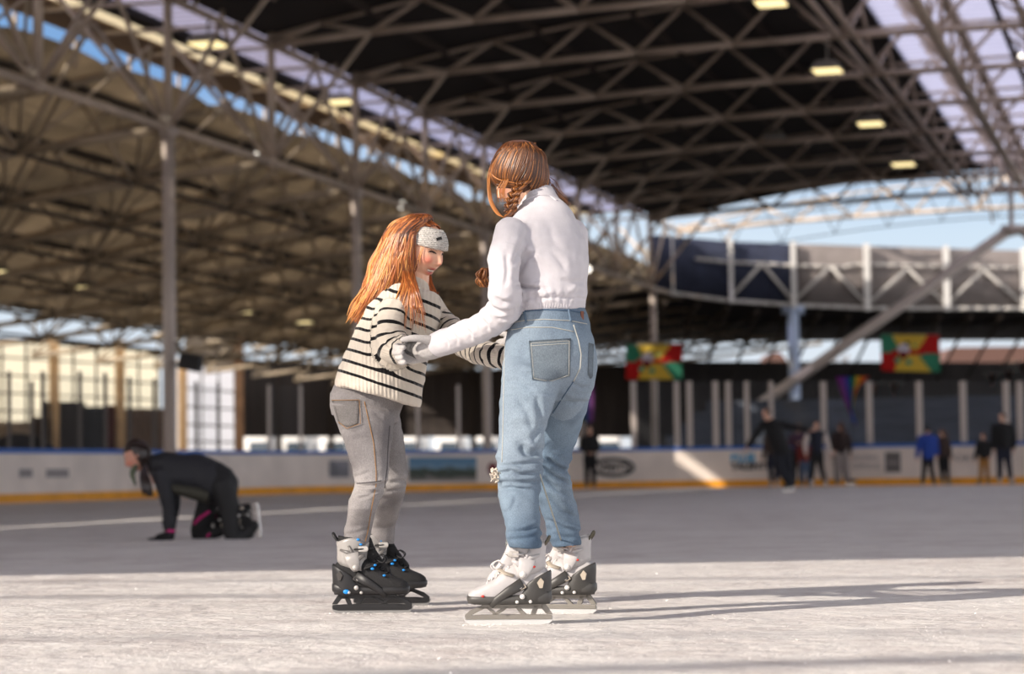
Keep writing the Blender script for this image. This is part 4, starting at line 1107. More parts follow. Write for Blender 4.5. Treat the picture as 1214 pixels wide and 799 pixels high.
# ================================================================== smiling girl in the striped jumper
GY = 9.08
girl = empty('person', G(450, 722) * 1.0, 'smiling girl with long loose ginger hair, grey headband and striped jumper', 'person')
g_root = girl
gc = P(499, 297.5, GY); GF = V((.80, -.53, -.30)).normalized(); GU = V((.26, -.10, .96)); GS = 1.05
def foot_pts(loc, toe, k=1.0):
    t = V((toe[0], toe[1], 0)).normalized(); l = V(loc)
    return [l + t * -.060 * k + V((0, 0, .26)), l + t * -.064 * k + V((0, 0, .20)), l + t * -.055 * k + V((0, 0, .128)), l + t * .03 * k + V((0, 0, .115)), l + t * .095 * k + V((0, 0, .108))]
GSK = [(G(440, 727), (1, -.06)), (G(463, 718.5), (.97, -.02))]; WSK = [(G(604.5, 740.5), (-1, .10)), (G(662, 727.5), (-.93, .30))]
def scale_rings(rings, k, kl):
    out = []
    for L, R, Y, h in rings:
        cx, cy = (L[0] + R[0]) / 2, (L[1] + R[1]) / 2
        out.append(((cx + (L[0] - cx) * k, cy + (L[1] - cy) * k), (cx + (R[0] - cx) * k, cy + (R[1] - cy) * k), Y, h * kl))
    return out
g_torso = [((397, 457), (499, 484), GY, .19), ((398, 450), (501, 477), GY, .20), ((403, 437), (502, 464), GY, .205), ((409, 420), (504, 445), GY, .205), ((418, 398), (508, 421), GY, .20), ((427, 378), (514, 398), GY, .195), ((438, 360), (521, 378), GY, .185), ((450, 346), (524, 362), GY, .165), ((464, 337), (520, 350), GY, .125), ((474, 337), (514, 348), GY, .08)]
g_collar = [((476, 340), (513, 349), GY, .072), ((480, 333), (511, 342), GY, .063), ((484, 327), (508, 336), GY, .058)]
g_near_arm = [(474, 352, GY - .13), (464, 382, GY - .19), (465, 411, GY - .21), (484, 416, GY - .25), (502, 412, GY - .28)]
g_far_arm = [(506, 360, GY + .12), (528, 386, GY + .10), (556, 410, GY - .12), (584, 421, GY - .32), (614, 425, GY - .40)]
g_hip = [((398, 452), (484, 470), GY + .02, .14), ((392, 466), (478, 480), GY + .02, .15), ((391, 480), (474, 492), GY + .02, .15), ((394, 492), (472, 502), GY + .02, .14)]
g_near_leg = [((392, 478), (470, 488), GY - .05, .09), ((396, 494), (467, 497), GY - .06, .09), ((402, 508), (466, 510), GY - .07, .085), ((408, 525), (464, 525), GY - .09, .078), ((414, 545), (462, 545), GY - .11, .07), ((419, 562), (461, 560), GY - .13, .064), ((420, 575), (459, 574), GY - .14, .062), ((415, 590), (453, 588), GY - .15, .06), ((412, 603), (447, 603), GY - .17, .057), ((409, 625), (441, 625), GSK[0][0].y + .01, .05), ((407, 648), (437, 646), GSK[0][0].y, .045)]
g_far_leg = [((415, 480), (474, 492), GY + .09, .085), ((425, 492), (475, 503), GY + .10, .085), ((436, 515), (478, 515), GY + .11, .078), ((440, 545), (482, 545), GY + .12, .07), ((443, 565), (484, 563), GY + .13, .064), ((443, 578), (481, 580), GY + .13, .062), ((441, 600), (475, 600), GY + .18, .057), ((440, 625), (469, 625), GSK[1][0].y - .02, .05), ((439, 646), (467, 645), GSK[1][0].y, .045)]
# body
bm = BM(); gR, gF, gU = head_mesh(bm, gc, GF, GU, GS, True)
limb(bm, [gc - gU * .07 - gF * .012, P(494, 332, GY), P(488, 352, GY)], [.050, .048, .055])
loft2(bm, scale_rings(g_torso[1:-1], .72, .72)); loft2(bm, scale_rings(g_hip, .85, .85))
for rg in (g_near_leg, g_far_leg): loft2(bm, scale_rings(rg, .82, .82))
for arm in (g_near_arm, g_far_arm): limb(bm, PP(arm), [.036, .034, .030, .027, .024])
for a_, b_ in GSK: limb(bm, foot_pts(a_, b_), [.036, .033, .034, .030, .022])
me = remesh(bm, .0028, 1, .4); paint_head(me, gc, gR, gF, gU, GS, base=(232, 182, 152))
M_skin = skin_mat('skin', (236, 190, 160)); child('body', me, M_skin, girl)
hl = lambda x, y, z: gc + (gR * x + gF * y + gU * z) * GS
# eyes, lashes, teeth
tf = bvh(me)
def face_pt(x, z, off=.0):
    h = tf.ray_cast(hl(x, .2, z), -gF); return (h[0] if h[0] is not None else hl(x, .08, z)) + gF * off
for s in (-1, 1):
    bm = BM(); path_tube(bm, [face_pt(s * (.031 + q * .0145), .0065 + .0055 * (1 - q * q), .0006) for q in np.linspace(-1, 1, 9)], [.0010, .0017, .0022, .0025, .0026, .0025, .0022, .0017, .001], 6)
    path_tube(bm, [face_pt(s * (.031 + q * .012), .0225 + .003 * (1 - q * q) - .004, .0002) for q in np.linspace(-1, 1, 7)], [.0004, .0007, .0009, .001, .0009, .0007, .0004], 5)
    child('eyelashes', bm, mat('lash_dark', (48, 28, 22), .6), girl)
    bm = BM(); path_tube(bm, [face_pt(s * (.031 + q * .0085), .0065 + .0035 * (1 - q * q), -.0002) for q in np.linspace(-1, 1, 7)], [.0008, .0016, .002, .0022, .002, .0016, .0008], 6)
    child('eye', bm, mat('eye_brown', (58, 40, 32), .2), girl)
bm = BM(); xs9 = np.linspace(-.0185, .0185, 11)
path_tube(bm, [face_pt(x, -.0585 + 6.0 * x * x + .0012, -.0012) for x in xs9], [.001] + [.0032] * 9 + [.001], 8, 1.0)
child('teeth', bm, mat('tooth', (240, 232, 222), .3), girl)
# knitted headband
bm = BM(); n = 56; rings = []
for z, k in ((.020, 1.04), (.024, 1.09), (.042, 1.12), (.062, 1.12), (.082, 1.10), (.090, 1.02)):
    zz = z / .108; rr = math.sqrt(max(.05, 1 - (zz * .92) ** 2)); tilt = .10
    rings.append([hl(.074 * rr * k * math.sin(a), .093 * rr * k * math.cos(a) , z + tilt * .09 * math.cos(a) * .35) for a in np.linspace(0, 2 * PI, n, endpoint=False)])
inner = [[gc + (p - gc) * .93 for p in r] for r in (rings[-1], rings[0])]
add_ring_loft(bm, rings + inner, cap=False, closed=True)
def band_mat():
    m = bpy.data.materials.new('headband_knit'); n, l, b = nodes(m); b.inputs['Base Color'].default_value = srgb(214, 208, 200); b.inputs['Roughness'].default_value = .9
    tc = n.new('ShaderNodeTexCoord'); w = n.new('ShaderNodeTexWave'); w.wave_type = 'BANDS'; w.bands_direction = 'Z'; w.inputs['Scale'].default_value = 55; w.inputs['Distortion'].default_value = 1.5; w.inputs['Detail'].default_value = 2; w.inputs['Detail Scale'].default_value = 4
    v = n.new('ShaderNodeTexVoronoi'); v.inputs['Scale'].default_value = 190; l.new(tc.outputs['Object'], v.inputs['Vector']); l.new(tc.outputs['Object'], w.inputs['Vector'])
    ad = n.new('ShaderNodeMath'); ad.operation = 'ADD'; l.new(w.outputs['Fac'], ad.inputs[0]); l.new(v.outputs['Distance'], ad.inputs[1])
    r = n.new('ShaderNodeValToRGB'); r.color_ramp.elements[0].position = .3; r.color_ramp.elements[1].position = .95; r.color_ramp.elements[0].color = srgb(146, 140, 134); r.color_ramp.elements[1].color = srgb(226, 221, 214); l.new(ad.outputs[0], r.inputs[0]); l.new(r.outputs[0], b.inputs['Base Color'])
    bp = n.new('ShaderNodeBump'); bp.inputs['Strength'].default_value = .8; bp.inputs['Distance'].default_value = .004; l.new(ad.outputs[0], bp.inputs['Height']); l.new(bp.outputs[0], b.inputs['Normal']); return m
bmesh.ops.recalc_face_normals(bm, faces=list(bm.faces))
band = child('headband', bm, band_mat(), girl)
tb = bvh(band.data); q = [surf(tb, x, y, .001) for x, y in ((517, 284), (524, 282), (521, 280), (521, 286))]
if all(q):
    c = (q[0] + q[1]) / 2; xx = (q[1] - q[0]).normalized(); zz = (q[2] - q[3]); zz = (zz - xx * zz.dot(xx)).normalized(); yy = xx.cross(zz)
    bm = BM(); box(bm, c, (.024, .004, .011), Matrix((xx, yy, zz)).transposed(), .001); child('fabric_label', bm, mat('label_black', (22, 20, 20), .6), band, False)
# jumper
bm = BM(); loft2(bm, g_torso); loft2(bm, g_collar)
limb(bm, PP(g_near_arm), [.058, .058, .056, .052, .046]); limb(bm, PP(g_far_arm), [.058, .052, .050, .046, .048])
me = remesh(bm, .0055, 6); p = mverts(me); nr = mnormals(me)
A0 = np.array(P(447, 470, GY)[:]); A1 = np.array(P(494, 335, GY)[:]); ax = (A1 - A0) / np.linalg.norm(A1 - A0); ax = ax * .8 + np.array([.06, 0, .2]); ax /= np.linalg.norm(ax)
def seg_param(p, pts):
    pts = [np.array(q[:]) for q in catmull(pts, 8)]; best = np.full(len(p), 1e9); u = np.zeros(len(p)); acc = 0; C_ = np.zeros_like(p)
    for a, b in zip(pts[:-1], pts[1:]):
        d = b - a; L = np.linalg.norm(d); t = np.clip((p - a) @ d / (L * L), 0, 1); q = a + t[:, None] * d; e = np.linalg.norm(p - q, axis=1); m = e < best
        best[m] = e[m]; u[m] = acc + t[m] * L; C_[m] = q[m]; acc += L
    return best, u, C_
dn, un, cn = seg_param(p, PP(g_near_arm)); df, uf, cf = seg_param(p, PP(g_far_arm))
v_t = (p - A0) @ ax
# wrinkles
fold = vnoise(p, (14, 14, 22), 3) * .006 + vnoise(p, (30, 30, 45), 4) * .0025
arm_m = ((dn < .075) & (un > .07)) | ((df < .07) & (uf > .06))
armf = vnoise(np.c_[un, un * 0, un * 0] * 1.0 + p * .3, (34, 10, 10), 5) * .005 * ((dn < .075) & (un > .1)) + vnoise(np.c_[uf, uf * 0, uf * 0] + p * .3, (34, 10, 10), 6) * .005 * ((df < .07) & (uf > .1))
p = p + nr * (fold + armf)[:, None]; setverts(me, p)
near = (dn < .078) & (un > .05) & (p[:, 1] < GY - .11); far = (df < .066) & (uf > .07) & (p[:, 0] > P(517, 380, GY).x)
stripe = np.where(near, un / .040 + .15, np.where(far, uf / .044 + .2, (v_t + .012 - .0) / .0425 + .12))
ang_t = np.arctan2(p[:, 1] - GY, (p - A0) @ np.array([1, 0, 0]) - v_t * .35)
rib = np.where(near, np.arctan2(p[:, 1] - cn[:, 1], p[:, 2] - cn[:, 2]) * 26, np.where(far, np.arctan2(p[:, 1] - cf[:, 1], p[:, 2] - cf[:, 2]) * 24, p[:, 0] * 440))
ev = np.empty(len(me.edges) * 2, dtype=np.int32); me.edges.foreach_get('vertices', ev); ev = ev.reshape(-1, 2); cls = near * 1 + far * 2; ev = ev[cls[ev[:, 0]] == cls[ev[:, 1]]]
for _ in range(25):
    acc_ = stripe.copy(); cnt_ = np.ones(len(stripe)); np.add.at(acc_, ev[:, 0], stripe[ev[:, 1]]); np.add.at(acc_, ev[:, 1], stripe[ev[:, 0]]); np.add.at(cnt_, ev[:, 0], 1); np.add.at(cnt_, ev[:, 1], 1); stripe = acc_ / cnt_
setattr_f(me, 'stripe', stripe); setattr_f(me, 'rib', rib)
striped = np.where(near | far, 1.0, ((v_t > .028) & (v_t < .40)).astype(float)); setattr_f(me, 'striped', striped)
creases(me, [([(452, 402), (462, 410), (470, 420)], 2.2, .006), ([(456, 390), (468, 396), (478, 404)], 2.2, .005), ([(474, 408), (478, 416), (476, 426)], 2.0, .005), ([(446, 384), (456, 386), (470, 384)], 2.2, .004), ([(484, 404), (488, 414), (486, 424)], 1.8, .004), ([(570, 410), (574, 420), (572, 430)], 2.0, .005), ([(584, 408), (588, 420), (586, 434)], 2.0, .006), ([(410, 430), (440, 436), (470, 452)], 3.5, .004), ([(480, 420), (492, 436), (500, 452)], 3.5, .004)])
jumper = child('striped_jumper', me, knit_mat('jumper_knit', (208, 198, 184), (20, 18, 20), .125), girl)
# jeans
bm = BM(); loft2(bm, g_hip); loft2(bm, g_near_leg); loft2(bm, g_far_leg)
me = remesh(bm, .005, 5); p = mverts(me); nr = mnormals(me)
zk = P(440, 574, GY).z
knee = np.exp(-((p[:, 2] - zk) / .05) ** 2)
d = vnoise(p, (9, 9, 52), 8) * .0045 * knee + vnoise(p, (12, 12, 30), 9) * .003 + vnoise(p, (30, 30, 70), 10) * .0012 - np.abs(vnoise(p, (7, 7, 40), 12)) * .004 * np.exp(-((p[:, 2] - zk) / .03) ** 2)
p = p + nr * d[:, None]; setverts(me, p); setattr_f(me, 'fade', np.clip(.55 * knee + .25 * np.clip((zk - p[:, 2]) * 4, 0, 1) + vnoise(p, (8, 8, 6), 2) * .2, 0, .8))
creases(me, [([(420, 574), (434, 576), (448, 575), (460, 570)], 1.7, .007), ([(421, 581), (433, 584), (447, 582)], 1.6, .005), ([(419, 566), (428, 563), (438, 559)], 1.8, .004), ([(422, 592), (436, 588), (450, 580)], 1.8, .004), ([(458, 583), (470, 580), (482, 579)], 1.8, .005), ([(460, 573), (472, 570), (483, 570)], 1.8, .004), ([(410, 634), (424, 631), (438, 626)], 1.8, .003), ([(402, 508), (416, 512), (432, 508)], 2.6, .003), ([(444, 490), (456, 498), (466, 496)], 2.4, .003)])
gj = child('grey_jeans', me, denim_mat('denim_grey', (116, 112, 113), (142, 138, 138), (172, 167, 165)), girl)
tg = bvh(me)
patch('back_pocket', tg, [(393, 474), (426, 474), (424, 502), (402, 503)], gj.data.materials[0], gj, .003)
for pts in ([(393, 474.5), (426, 474)], [(426, 474), (427.5, 502), (411, 508)], [(411, 508), (401, 500)]): seam('stitching', tg, pts, .0012, M_stitch, gj, .006)
seam('side_seam', tg, [(432, 476), (437, 498), (443, 525), (446, 560), (446, 574), (441, 600), (436, 630), (433, 642)], .0017, M_stitch, gj, .001)
seam('inner_seam', tg, [(462, 505), (460, 530), (459, 555), (456, 578)], .0022, mat('denim_dark', (84, 80, 82), .9), gj, .001)  # seam line in a darker grey denim colour
seam('knee_cut', tg, [(423, 573), (440, 571.5), (452, 570)], .0018, mat('denim_dark', (84, 80, 82), .9), gj, .001)
# gloved hand (dark grey) clasped in the other skater's hand
M_gl2 = mat('glove_dark', (88, 86, 86), .9, var=.2, vscale=90, bump=.3, bscale=300)
bm = BM(); Yh = GY - .29
limb(bm, PP([(500, 411, Yh), (490, 414, Yh)]), [.034, .032], 12)
for i, (x, y) in enumerate(((482, 408), (486, 410), (490, 412), (494.5, 414))):
    limb(bm, PP([(x + 4, y - 3, Yh), (x - 1, y + 1, Yh - .035), (x + 1, y + 9, Yh - .036), (x + 5, y + 11, Yh - .02)]), [.0085, .009, .0085, .007], 10)
limb(bm, PP([(500, 404, Yh - .01), (490, 401, Yh - .03), (480, 404, Yh - .02)]), [.011, .010, .008], 10)
child('glove', remesh(bm, .003, 2), M_gl2, girl)
bm = BM(); Yh = GY - .42      # far hand resting on the other skater's waist
limb(bm, PP([(608, 424, Yh), (613, 424, Yh), (620, 425, Yh + .01)]), [.026, .034, .030], 12, 5, .6)
for i in range(4): limb(bm, PP([(614, 418 + i * 5, Yh), (624, 418 + i * 5.5, Yh + .01), (632, 420 + i * 5.5, Yh + .03)]), [.009, .0085, .007], 10)
limb(bm, PP([(614, 418, Yh), (618, 410, Yh), (623, 405, Yh + .01)]), [.011, .010, .008], 10)
child('glove', remesh(bm, .003, 2), M_gl2, girl)
# hair
M_hair = hair_mat('hair_ginger', (66, 33, 16), (172, 94, 42), (234, 168, 94))
H = Hair(); b2 = BM()
loft2(b2, [((484, 254), (508, 253), GY, .03), ((472, 261), (514, 258), GY, .062), ((462, 272), (506, 268), GY + .005, .09), ((454, 286), (503, 284), GY + .005, .097), ((447, 302), (504, 300), GY + .005, .100), ((441, 318), (501, 318), GY + .005, .098), ((434, 336), (484, 336), GY, .09), ((428, 352), (470, 352), GY, .085), ((422, 366), (452, 366), GY, .07), ((416, 378), (440, 378), GY, .05)], n=20)
b2 = b2; me2 = remesh(b2, .008, 4); t2 = bmesh.new(); t2.from_mesh(me2); 
core = [v.co.copy() for v in t2.verts]; H.blob(t2, .18)
cb = bvh(me2)
def near_pt(px, py, off=.0, Yd=GY - .05):
    q = surf(cb, px, py, off); return q if q is not None else P(px, py, Yd)
def hair_edge(v):       # left outline and front edge at height v (image y)
    l = interp(v, [254, 262, 275, 290, 310, 330, 350, 370, 380], [488, 470, 458, 450, 440, 433, 426, 415, 411]); r = interp(v, [254, 262, 275, 290, 310, 335, 350, 370, 385], [510, 512, 493, 490, 489, 490, 482, 460, 448]); return l, r
for i in range(420):
    u = rng.uniform(0, 1) ** .9; end = rng.uniform(352, 384) if u < .72 else rng.uniform(345, 392)
    end = min(end, 384 - 26 * max(0, u - .55)); ys = [256 + rng.uniform(-2, 3), 263, 276, 292, 312, 334, lerp(334, end, .6), end]; pts = []
    ph = rng.uniform(0, 6.3); amp = rng.uniform(.5, 2.6)
    for k, y in enumerate(ys):
        l, r = hair_edge(y); x = lerp(l, r, u) + amp * math.sin(ph + y * .10) * (k / 7) * 1.3 + rng.normal(0, 1.1)
        q = near_pt(x, y, rng.uniform(.000, .008), GY - .02 - .05 * (1 - abs(2 * u - 1))); pts.append(q)
    sh = np.clip(rng.normal(.56, .27) + (.14 if u < .25 else 0), .0, 1); H.lock(pts, rng.uniform(.0022, .0048), 5, 4, sh, .30, .2)
# far side and back locks
for i in range(120):
    u = rng.uniform(0, .55); end = rng.uniform(350, 382); pts = []
    for y in (258, 276, 300, 330, end):
        l, r = hair_edge(y); x = lerp(l, r, u); pts.append(P(x, y, GY + rng.uniform(.02, .09)))
    H.lock(pts, rng.uniform(.003, .006), 5, 4, rng.uniform(.2, .7), .2, .2)
# long front locks falling over the jumper, on the near and the far side of the face
for i in range(70):
    x0 = rng.uniform(478, 491); x1 = rng.choice([rng.uniform(462, 486), rng.uniform(486, 505)]); ye = rng.uniform(362, 396); Yn = GY - .12
    pts = [near_pt(x0 + 2, 268, .006), near_pt(x0 + 1, 296, .006), near_pt(x0, 322, .008, Yn), P(lerp(x0, x1, .4), 342, Yn - .06), P(lerp(x0, x1, .8), 362, Yn - .085), P(x1, ye, Yn - .10)]
    H.lock(pts, rng.uniform(.002, .0042), 5, 5, np.clip(rng.normal(.5, .2), 0, 1), .2, .15)
for i in range(40):
    x0 = rng.uniform(505, 512); x1 = rng.uniform(508, 521); ye = rng.uniform(345, 372); pts = [P(x0 - 2, 300, GY + .07), P(x0, 330, GY + .02), P(lerp(x0, x1, .6), 346, GY - .03), P(x1, ye, GY - .06)]
    H.lock(pts, rng.uniform(.002, .0035), 5, 5, rng.uniform(.2, .6), .1, .15)
# crown locks over the top, behind the headband
for i in range(90):
    a = rng.uniform(-1, 1); p0 = hl(a * .045, .022 + .02 * (1 - a * a), .104 - .02 * a * a); p1 = hl(a * .066, -.01, .112 - .025 * a * a); p2 = hl(a * .08, -.07, .085 - .02 * a * a); p3 = hl(a * .085, -.105, .03)
    H.lock([p0, p1, p2, p3], rng.uniform(.003, .005), 5, 5, np.clip(rng.normal(.36, .16), 0, 1), .0, .4)
# fly-aways
for i in range(36):
    y0 = rng.uniform(262, 330); l, r = hair_edge(y0); pts = [near_pt(l + 4, y0, .0), P(l - rng.uniform(2, 6), y0 + 18, GY - .02), P(l - rng.uniform(3, 12), y0 + rng.uniform(35, 60), GY - .02)]
    H.lock(pts, .0007, 4, 6, .8, 0, .3)
H.lock([hl(.062, .05, .02), hl(.066, .052, -.02), hl(.060, .055, -.05)], .0016, 5, 6, .9, 0, .2)
H.lock([hl(.064, .045, .02), hl(.066, .045, -.03), hl(.064, .04, -.07)], .0016, 5, 6, .85, 0, .2)
H.build('hair', M_hair, girl)
# skates of the girl
M_blk = mat('skate_black', (32, 31, 33), .45, var=.2, vscale=40); M_blk2 = mat('skate_fabric', (26, 25, 27), .8, bump=.3, bscale=200); M_sil = mat('skate_silver', (186, 182, 178), .35, metal=.2); M_blu = mat('skate_blue', (22, 136, 216), .4)
M_blade = mat('blade_steel', (226, 222, 216), .22, metal=.6); M_hold_b = mat('holder_black', (24, 23, 25), .4)
G_ST = dict(k=1.0, upper=M_blk2, shell=M_blk, cage=M_blk, window=mat('window_dark', (70, 66, 64), .4), rivet=M_sil, holder=M_hold_b, blade=mat('blade_dark', (150, 148, 146), .3, metal=.5), low_rail=True, cuff=mat('cuff_silver', (164, 160, 157), .35, metal=.15), rib=mat('cuff_grey', (104, 101, 99), .4), strap=M_blk2, buckle=M_sil, strap2=M_blk2, tongue=M_blk2, lace=mat('lace_black', (30, 30, 34), .7), loop=M_blk, liner=M_blk2, accent=M_blu, accent_spots=[(-.085, .082, .012), (.012, .165, .007), (.022, .178, .006), (-.03, .254, .006), (-.04, .272, .007), (.055, .14, .006)])
for a_, b_ in GSK: skate(girl, a_, b_, G_ST)
girl_parts = None

# ================================================================== older girl in the white sweatshirt
WY = 8.45
lady = empty('person', G(640, 733) * 1.0, 'long-haired person with plaited auburn hair, white sweatshirt and blue jeans, seen from behind', 'person')
w_hip = [((607, 366), (693, 362), WY, .13), ((605, 378), (696, 374), WY, .14), ((602, 392), (700, 390), WY, .152), ((599, 408), (704, 405), WY, .162), ((597, 424), (707, 421), WY, .165), ((595, 440), (708, 437), WY, .162), ((594, 452), (706, 449), WY, .15), ((596, 462), (704, 459), WY, .132), ((602, 478), (699, 474), WY + .02, .10)]
w_left = [((598, 424), (668, 428), 8.41, .11), ((595, 438), (672, 444), 8.38, .115), ((594, 456), (664, 461), 8.36, .11), ((592, 476), (656, 479), 8.34, .103), ((591, 500), (650, 500), 8.32, .096), ((590, 525), (645, 528), 8.30, .088), ((589, 548), (641, 550), 8.28, .082), ((588, 563), (640, 565), 8.27, .08), ((591, 580), (641, 580), 8.27, .08), ((593, 600), (641, 600), 8.21, .08), ((597, 622), (642, 622), 8.17, .076), ((601, 639), (643, 639), 8.14, .07), ((604, 649), (642, 649), 8.13, .058)]
w_right = [((640, 421), (706, 424), 8.51, .11), ((634, 436), (707, 440), 8.52, .115), ((640, 452), (705, 450), 8.50, .132), ((640, 480), (698, 478), 8.53, .122), ((639, 510), (689, 508), 8.575, .105), ((634, 535), (681, 532), 8.63, .09), ((630, 555), (672, 553), 8.66, .08), ((632, 575), (676, 573), 8.68, .08), ((638, 597), (682, 597), 8.70, .08), ((646, 620), (686, 620), 8.72, .077), ((651, 639), (690, 638), 8.71, .07), ((656, 648), (691, 647), 8.69, .058)]
w_top = [((605, 374), (694, 367), WY, .137), ((604, 366), (695, 360), WY, .142), ((602, 352), (698, 347), WY, .152), ((604, 332), (697, 327), WY + .01, .152), ((603, 306), (698, 306), WY + .02, .155), ((597, 285), (695, 286), WY + .03, .15), ((600, 268), (687, 268), WY + .05, .132), ((608, 253), (677, 252), WY + .07, .105), ((615, 242), (668, 242), WY + .08, .08), ((619, 235), (661, 236), WY + .09, .065)]
w_coll = [((617, 240), (664, 240), WY + .09, .070), ((620, 230), (659, 231), WY + .09, .062), ((624, 220), (655, 222), WY + .10, .056)]
w_arm = [(606, 276, 8.38), (598, 304, 8.31), (597, 336, 8.29), (598, 366, 8.33), (572, 386, 8.48), (543, 400, 8.62), (518, 409, 8.73)]
w_arm2 = [(676, 278, 8.56), (679, 310, 8.63), (672, 345, 8.70), (660, 368, 8.85), (630, 390, 8.95), (612, 402, 9.0)]
wc = P(614, 209, WY + .10); WF = V((-.80, .30, -.52)).normalized(); WU = V((-.42, .2, .88)); WS = 1.0
bm = BM(); wR, wF, wU = head_mesh(bm, wc, WF, WU, WS, False)
limb(bm, [wc - wU * .06 - wF * .02, P(638, 236, WY + .09), P(642, 256, WY + .07)], [.050, .048, .06])
loft2(bm, scale_rings(w_top[1:-1], .74, .74)); loft2(bm, scale_rings(w_hip[:-2], .6, .55))
for rg in (w_left, w_right): loft2(bm, scale_rings(rg, .6, .6))
limb(bm, PP(w_arm), [.042, .038, .036, .034, .030, .027, .024]); limb(bm, PP(w_arm2), [.042, .038, .034, .03, .027, .025])
for a_, b_ in WSK: limb(bm, foot_pts(a_, b_), [.036, .033, .034, .030, .022])
me = remesh(bm, .0032, 1, .4); paint_head(me, wc, wR, wF, wU, WS, base=(232, 186, 158)); child('body', me, M_skin, lady)
wl = lambda x, y, z: wc + (wR * x + wF * y + wU * z) * WS
bm = BM()
for s in (-1, 1):
    bm = BM(); sphere(bm, wl(s * .031, .0690, .0085), .0115, 12); child('eye', bm, mat('eye_white', (206, 196, 190), .25), lady)
# white cropped sweatshirt
bm = BM(); loft2(bm, w_top); loft2(bm, w_coll)
limb(bm, PP(w_arm), [.064, .057, .053, .056, .052, .047, .047], 16); limb(bm, PP(w_arm2), [.066, .056, .052, .05, .046, .044], 16)
me = remesh(bm, .005, 6); p = mverts(me); nr = mnormals(me)
da, ua, ca = seg_param(p, PP(w_arm))
zh = P(650, 364, WY).z
arm = (da < .07) & (ua > .1)
el = np.exp(-((ua - .30) / .10) ** 2)
d = vnoise(p, (7, 7, 10), 21) * .006 + vnoise(p, (16, 16, 20), 22) * .003
d += arm * (vnoise(np.c_[ua * 1.0, p[:, 1] * .25, p[:, 2] * .2], (44, 8, 8), 23) * (.0055 * el + .003))
# gathered folds above the hem and diagonal pulls from the armpit
d += (~arm) * np.exp(-((p[:, 2] - zh - .05) / .04) ** 2) * (vnoise(p, (34, 34, 6), 24) * .006)
pull = (p[:, 0] - P(610, 300, WY).x) * .8 + (p[:, 2] - P(610, 300, WY).z)
d += (~arm) * vnoise(np.c_[pull, p[:, 1] * .1, p[:, 2] * .1], (26, 4, 4), 25) * .0055 * np.exp(-((p[:, 0] - P(628, 300, WY).x) / .09) ** 2)
crease = np.exp(-((p[:, 2] - P(620, 338, WY).z + (p[:, 0] - P(610, 338, WY).x) * .25) / .006) ** 2) * (p[:, 0] > P(608, 300, WY).x) * (p[:, 0] < P(650, 300, WY).x)
d -= (~arm) * crease * .007
hemband = np.abs(p[:, 2] - zh - .022); d -= (~arm) * np.exp(-(hemband / .004) ** 2) * .004 * (p[:, 1] < WY)
p = p + nr * d[:, None]; setverts(me, p)
creases(me, [([(611, 338), (624, 341), (640, 342)], 1.8, .009), ([(613, 326), (624, 306), (637, 294)], 3.2, .007), ([(609, 312), (616, 296), (622, 280)], 3.0, .005), ([(652, 296), (662, 306), (671, 320)], 3.4, .005), ([(640, 356), (654, 350), (671, 353)], 2.4, .003), ([(612, 350), (626, 352), (640, 349)], 2.4, .003), ([(676, 350), (686, 345), (694, 346)], 2.4, .003), ([(664, 330), (678, 336), (692, 332)], 2.8, .004), ([(652, 268), (656, 284), (666, 300)], 4.0, .004), ([(632, 262), (630, 280), (636, 296)], 4.0, .004),
    ([(586, 352), (596, 358), (607, 357)], 2.4, .007), ([(582, 364), (594, 369), (605, 369)], 2.2, .006), ([(588, 377), (596, 379), (604, 376)], 2.0, .005), ([(570, 378), (576, 384), (579, 392)], 2.2, .006), ([(552, 389), (557, 395), (559, 403)], 2.0, .005), ([(536, 394), (541, 401), (542, 409)], 1.8, .004), ([(526, 397), (530, 404), (531, 412)], 1.6, .003), ([(588, 300), (592, 320), (590, 338)], 3.0, .004), ([(600, 300), (601, 324), (598, 342)], 2.6, .004)] + [([(617 + i * 8.5, 346 - (i % 3)), (616.5 + i * 8.3, 360 - (i % 2))], 1.8, .0014) for i in range(9)])
M_wht = mat('sweatshirt_white', (202, 198, 203), .85, var=.05, vscale=30, bump=.12, bscale=260, sheen=.2)
top = child('white_sweatshirt', me, M_wht, lady); tw = bvh(me)
# folded collar edge
seam('collar_fold', tw, [(620, 240), (628, 234), (640, 230.5), (652, 232), (660, 238)], .0042, M_wht, top, -.001, 2.0, 8)
seam('shoulder_seam', tw, [(612, 252), (607, 268), (606, 290), (607, 312)], .0016, mat('seam_white', (206, 200, 206), .9), top, .0005)
for k in range(26):
    x = 610 + k * 3.25; seam('hem_rib', tw, [(x, 372 - 7 * math.sin(PI * k / 26)), (x + .3, 363.5 - 4 * math.sin(PI * k / 26))], .0012, M_wht, top, .0, 2.0)
# jeans
bm = BM(); loft2(bm, w_hip); loft2(bm, w_left); loft2(bm, w_right)
me = remesh(bm, .005, 5); p = mverts(me); nr = mnormals(me)
zk = P(620, 562, 8.3).z; leg = p[:, 2] < P(640, 470, 8.4).z
kn = np.exp(-((p[:, 2] - zk) / .07) ** 2)
tilt = p[:, 2] + .25 * p[:, 0]
d = vnoise(p, (10, 10, 10), 31) * .004 + vnoise(p, (22, 22, 36), 32) * .003
d += kn * ((.5 - np.abs(vnoise(np.c_[p[:, 0] * .35, p[:, 1] * .3, tilt], (14, 14, 26), 33))) * .020 + vnoise(np.c_[p[:, 0] * .35, p[:, 1] * .3, tilt], (16, 16, 46), 37) * .006 + vnoise(np.c_[p[:, 0] * .4, p[:, 1] * .3, tilt], (30, 30, 90), 36) * .003)
d += np.exp(-((p[:, 2] - P(620, 636, 8.25).z) / .035) ** 2) * vnoise(p, (14, 14, 60), 34) * .007
d += leg * vnoise(np.c_[p[:, 0] + .5 * p[:, 2], p[:, 1], p[:, 2] * .5], (16, 8, 16), 35) * .005
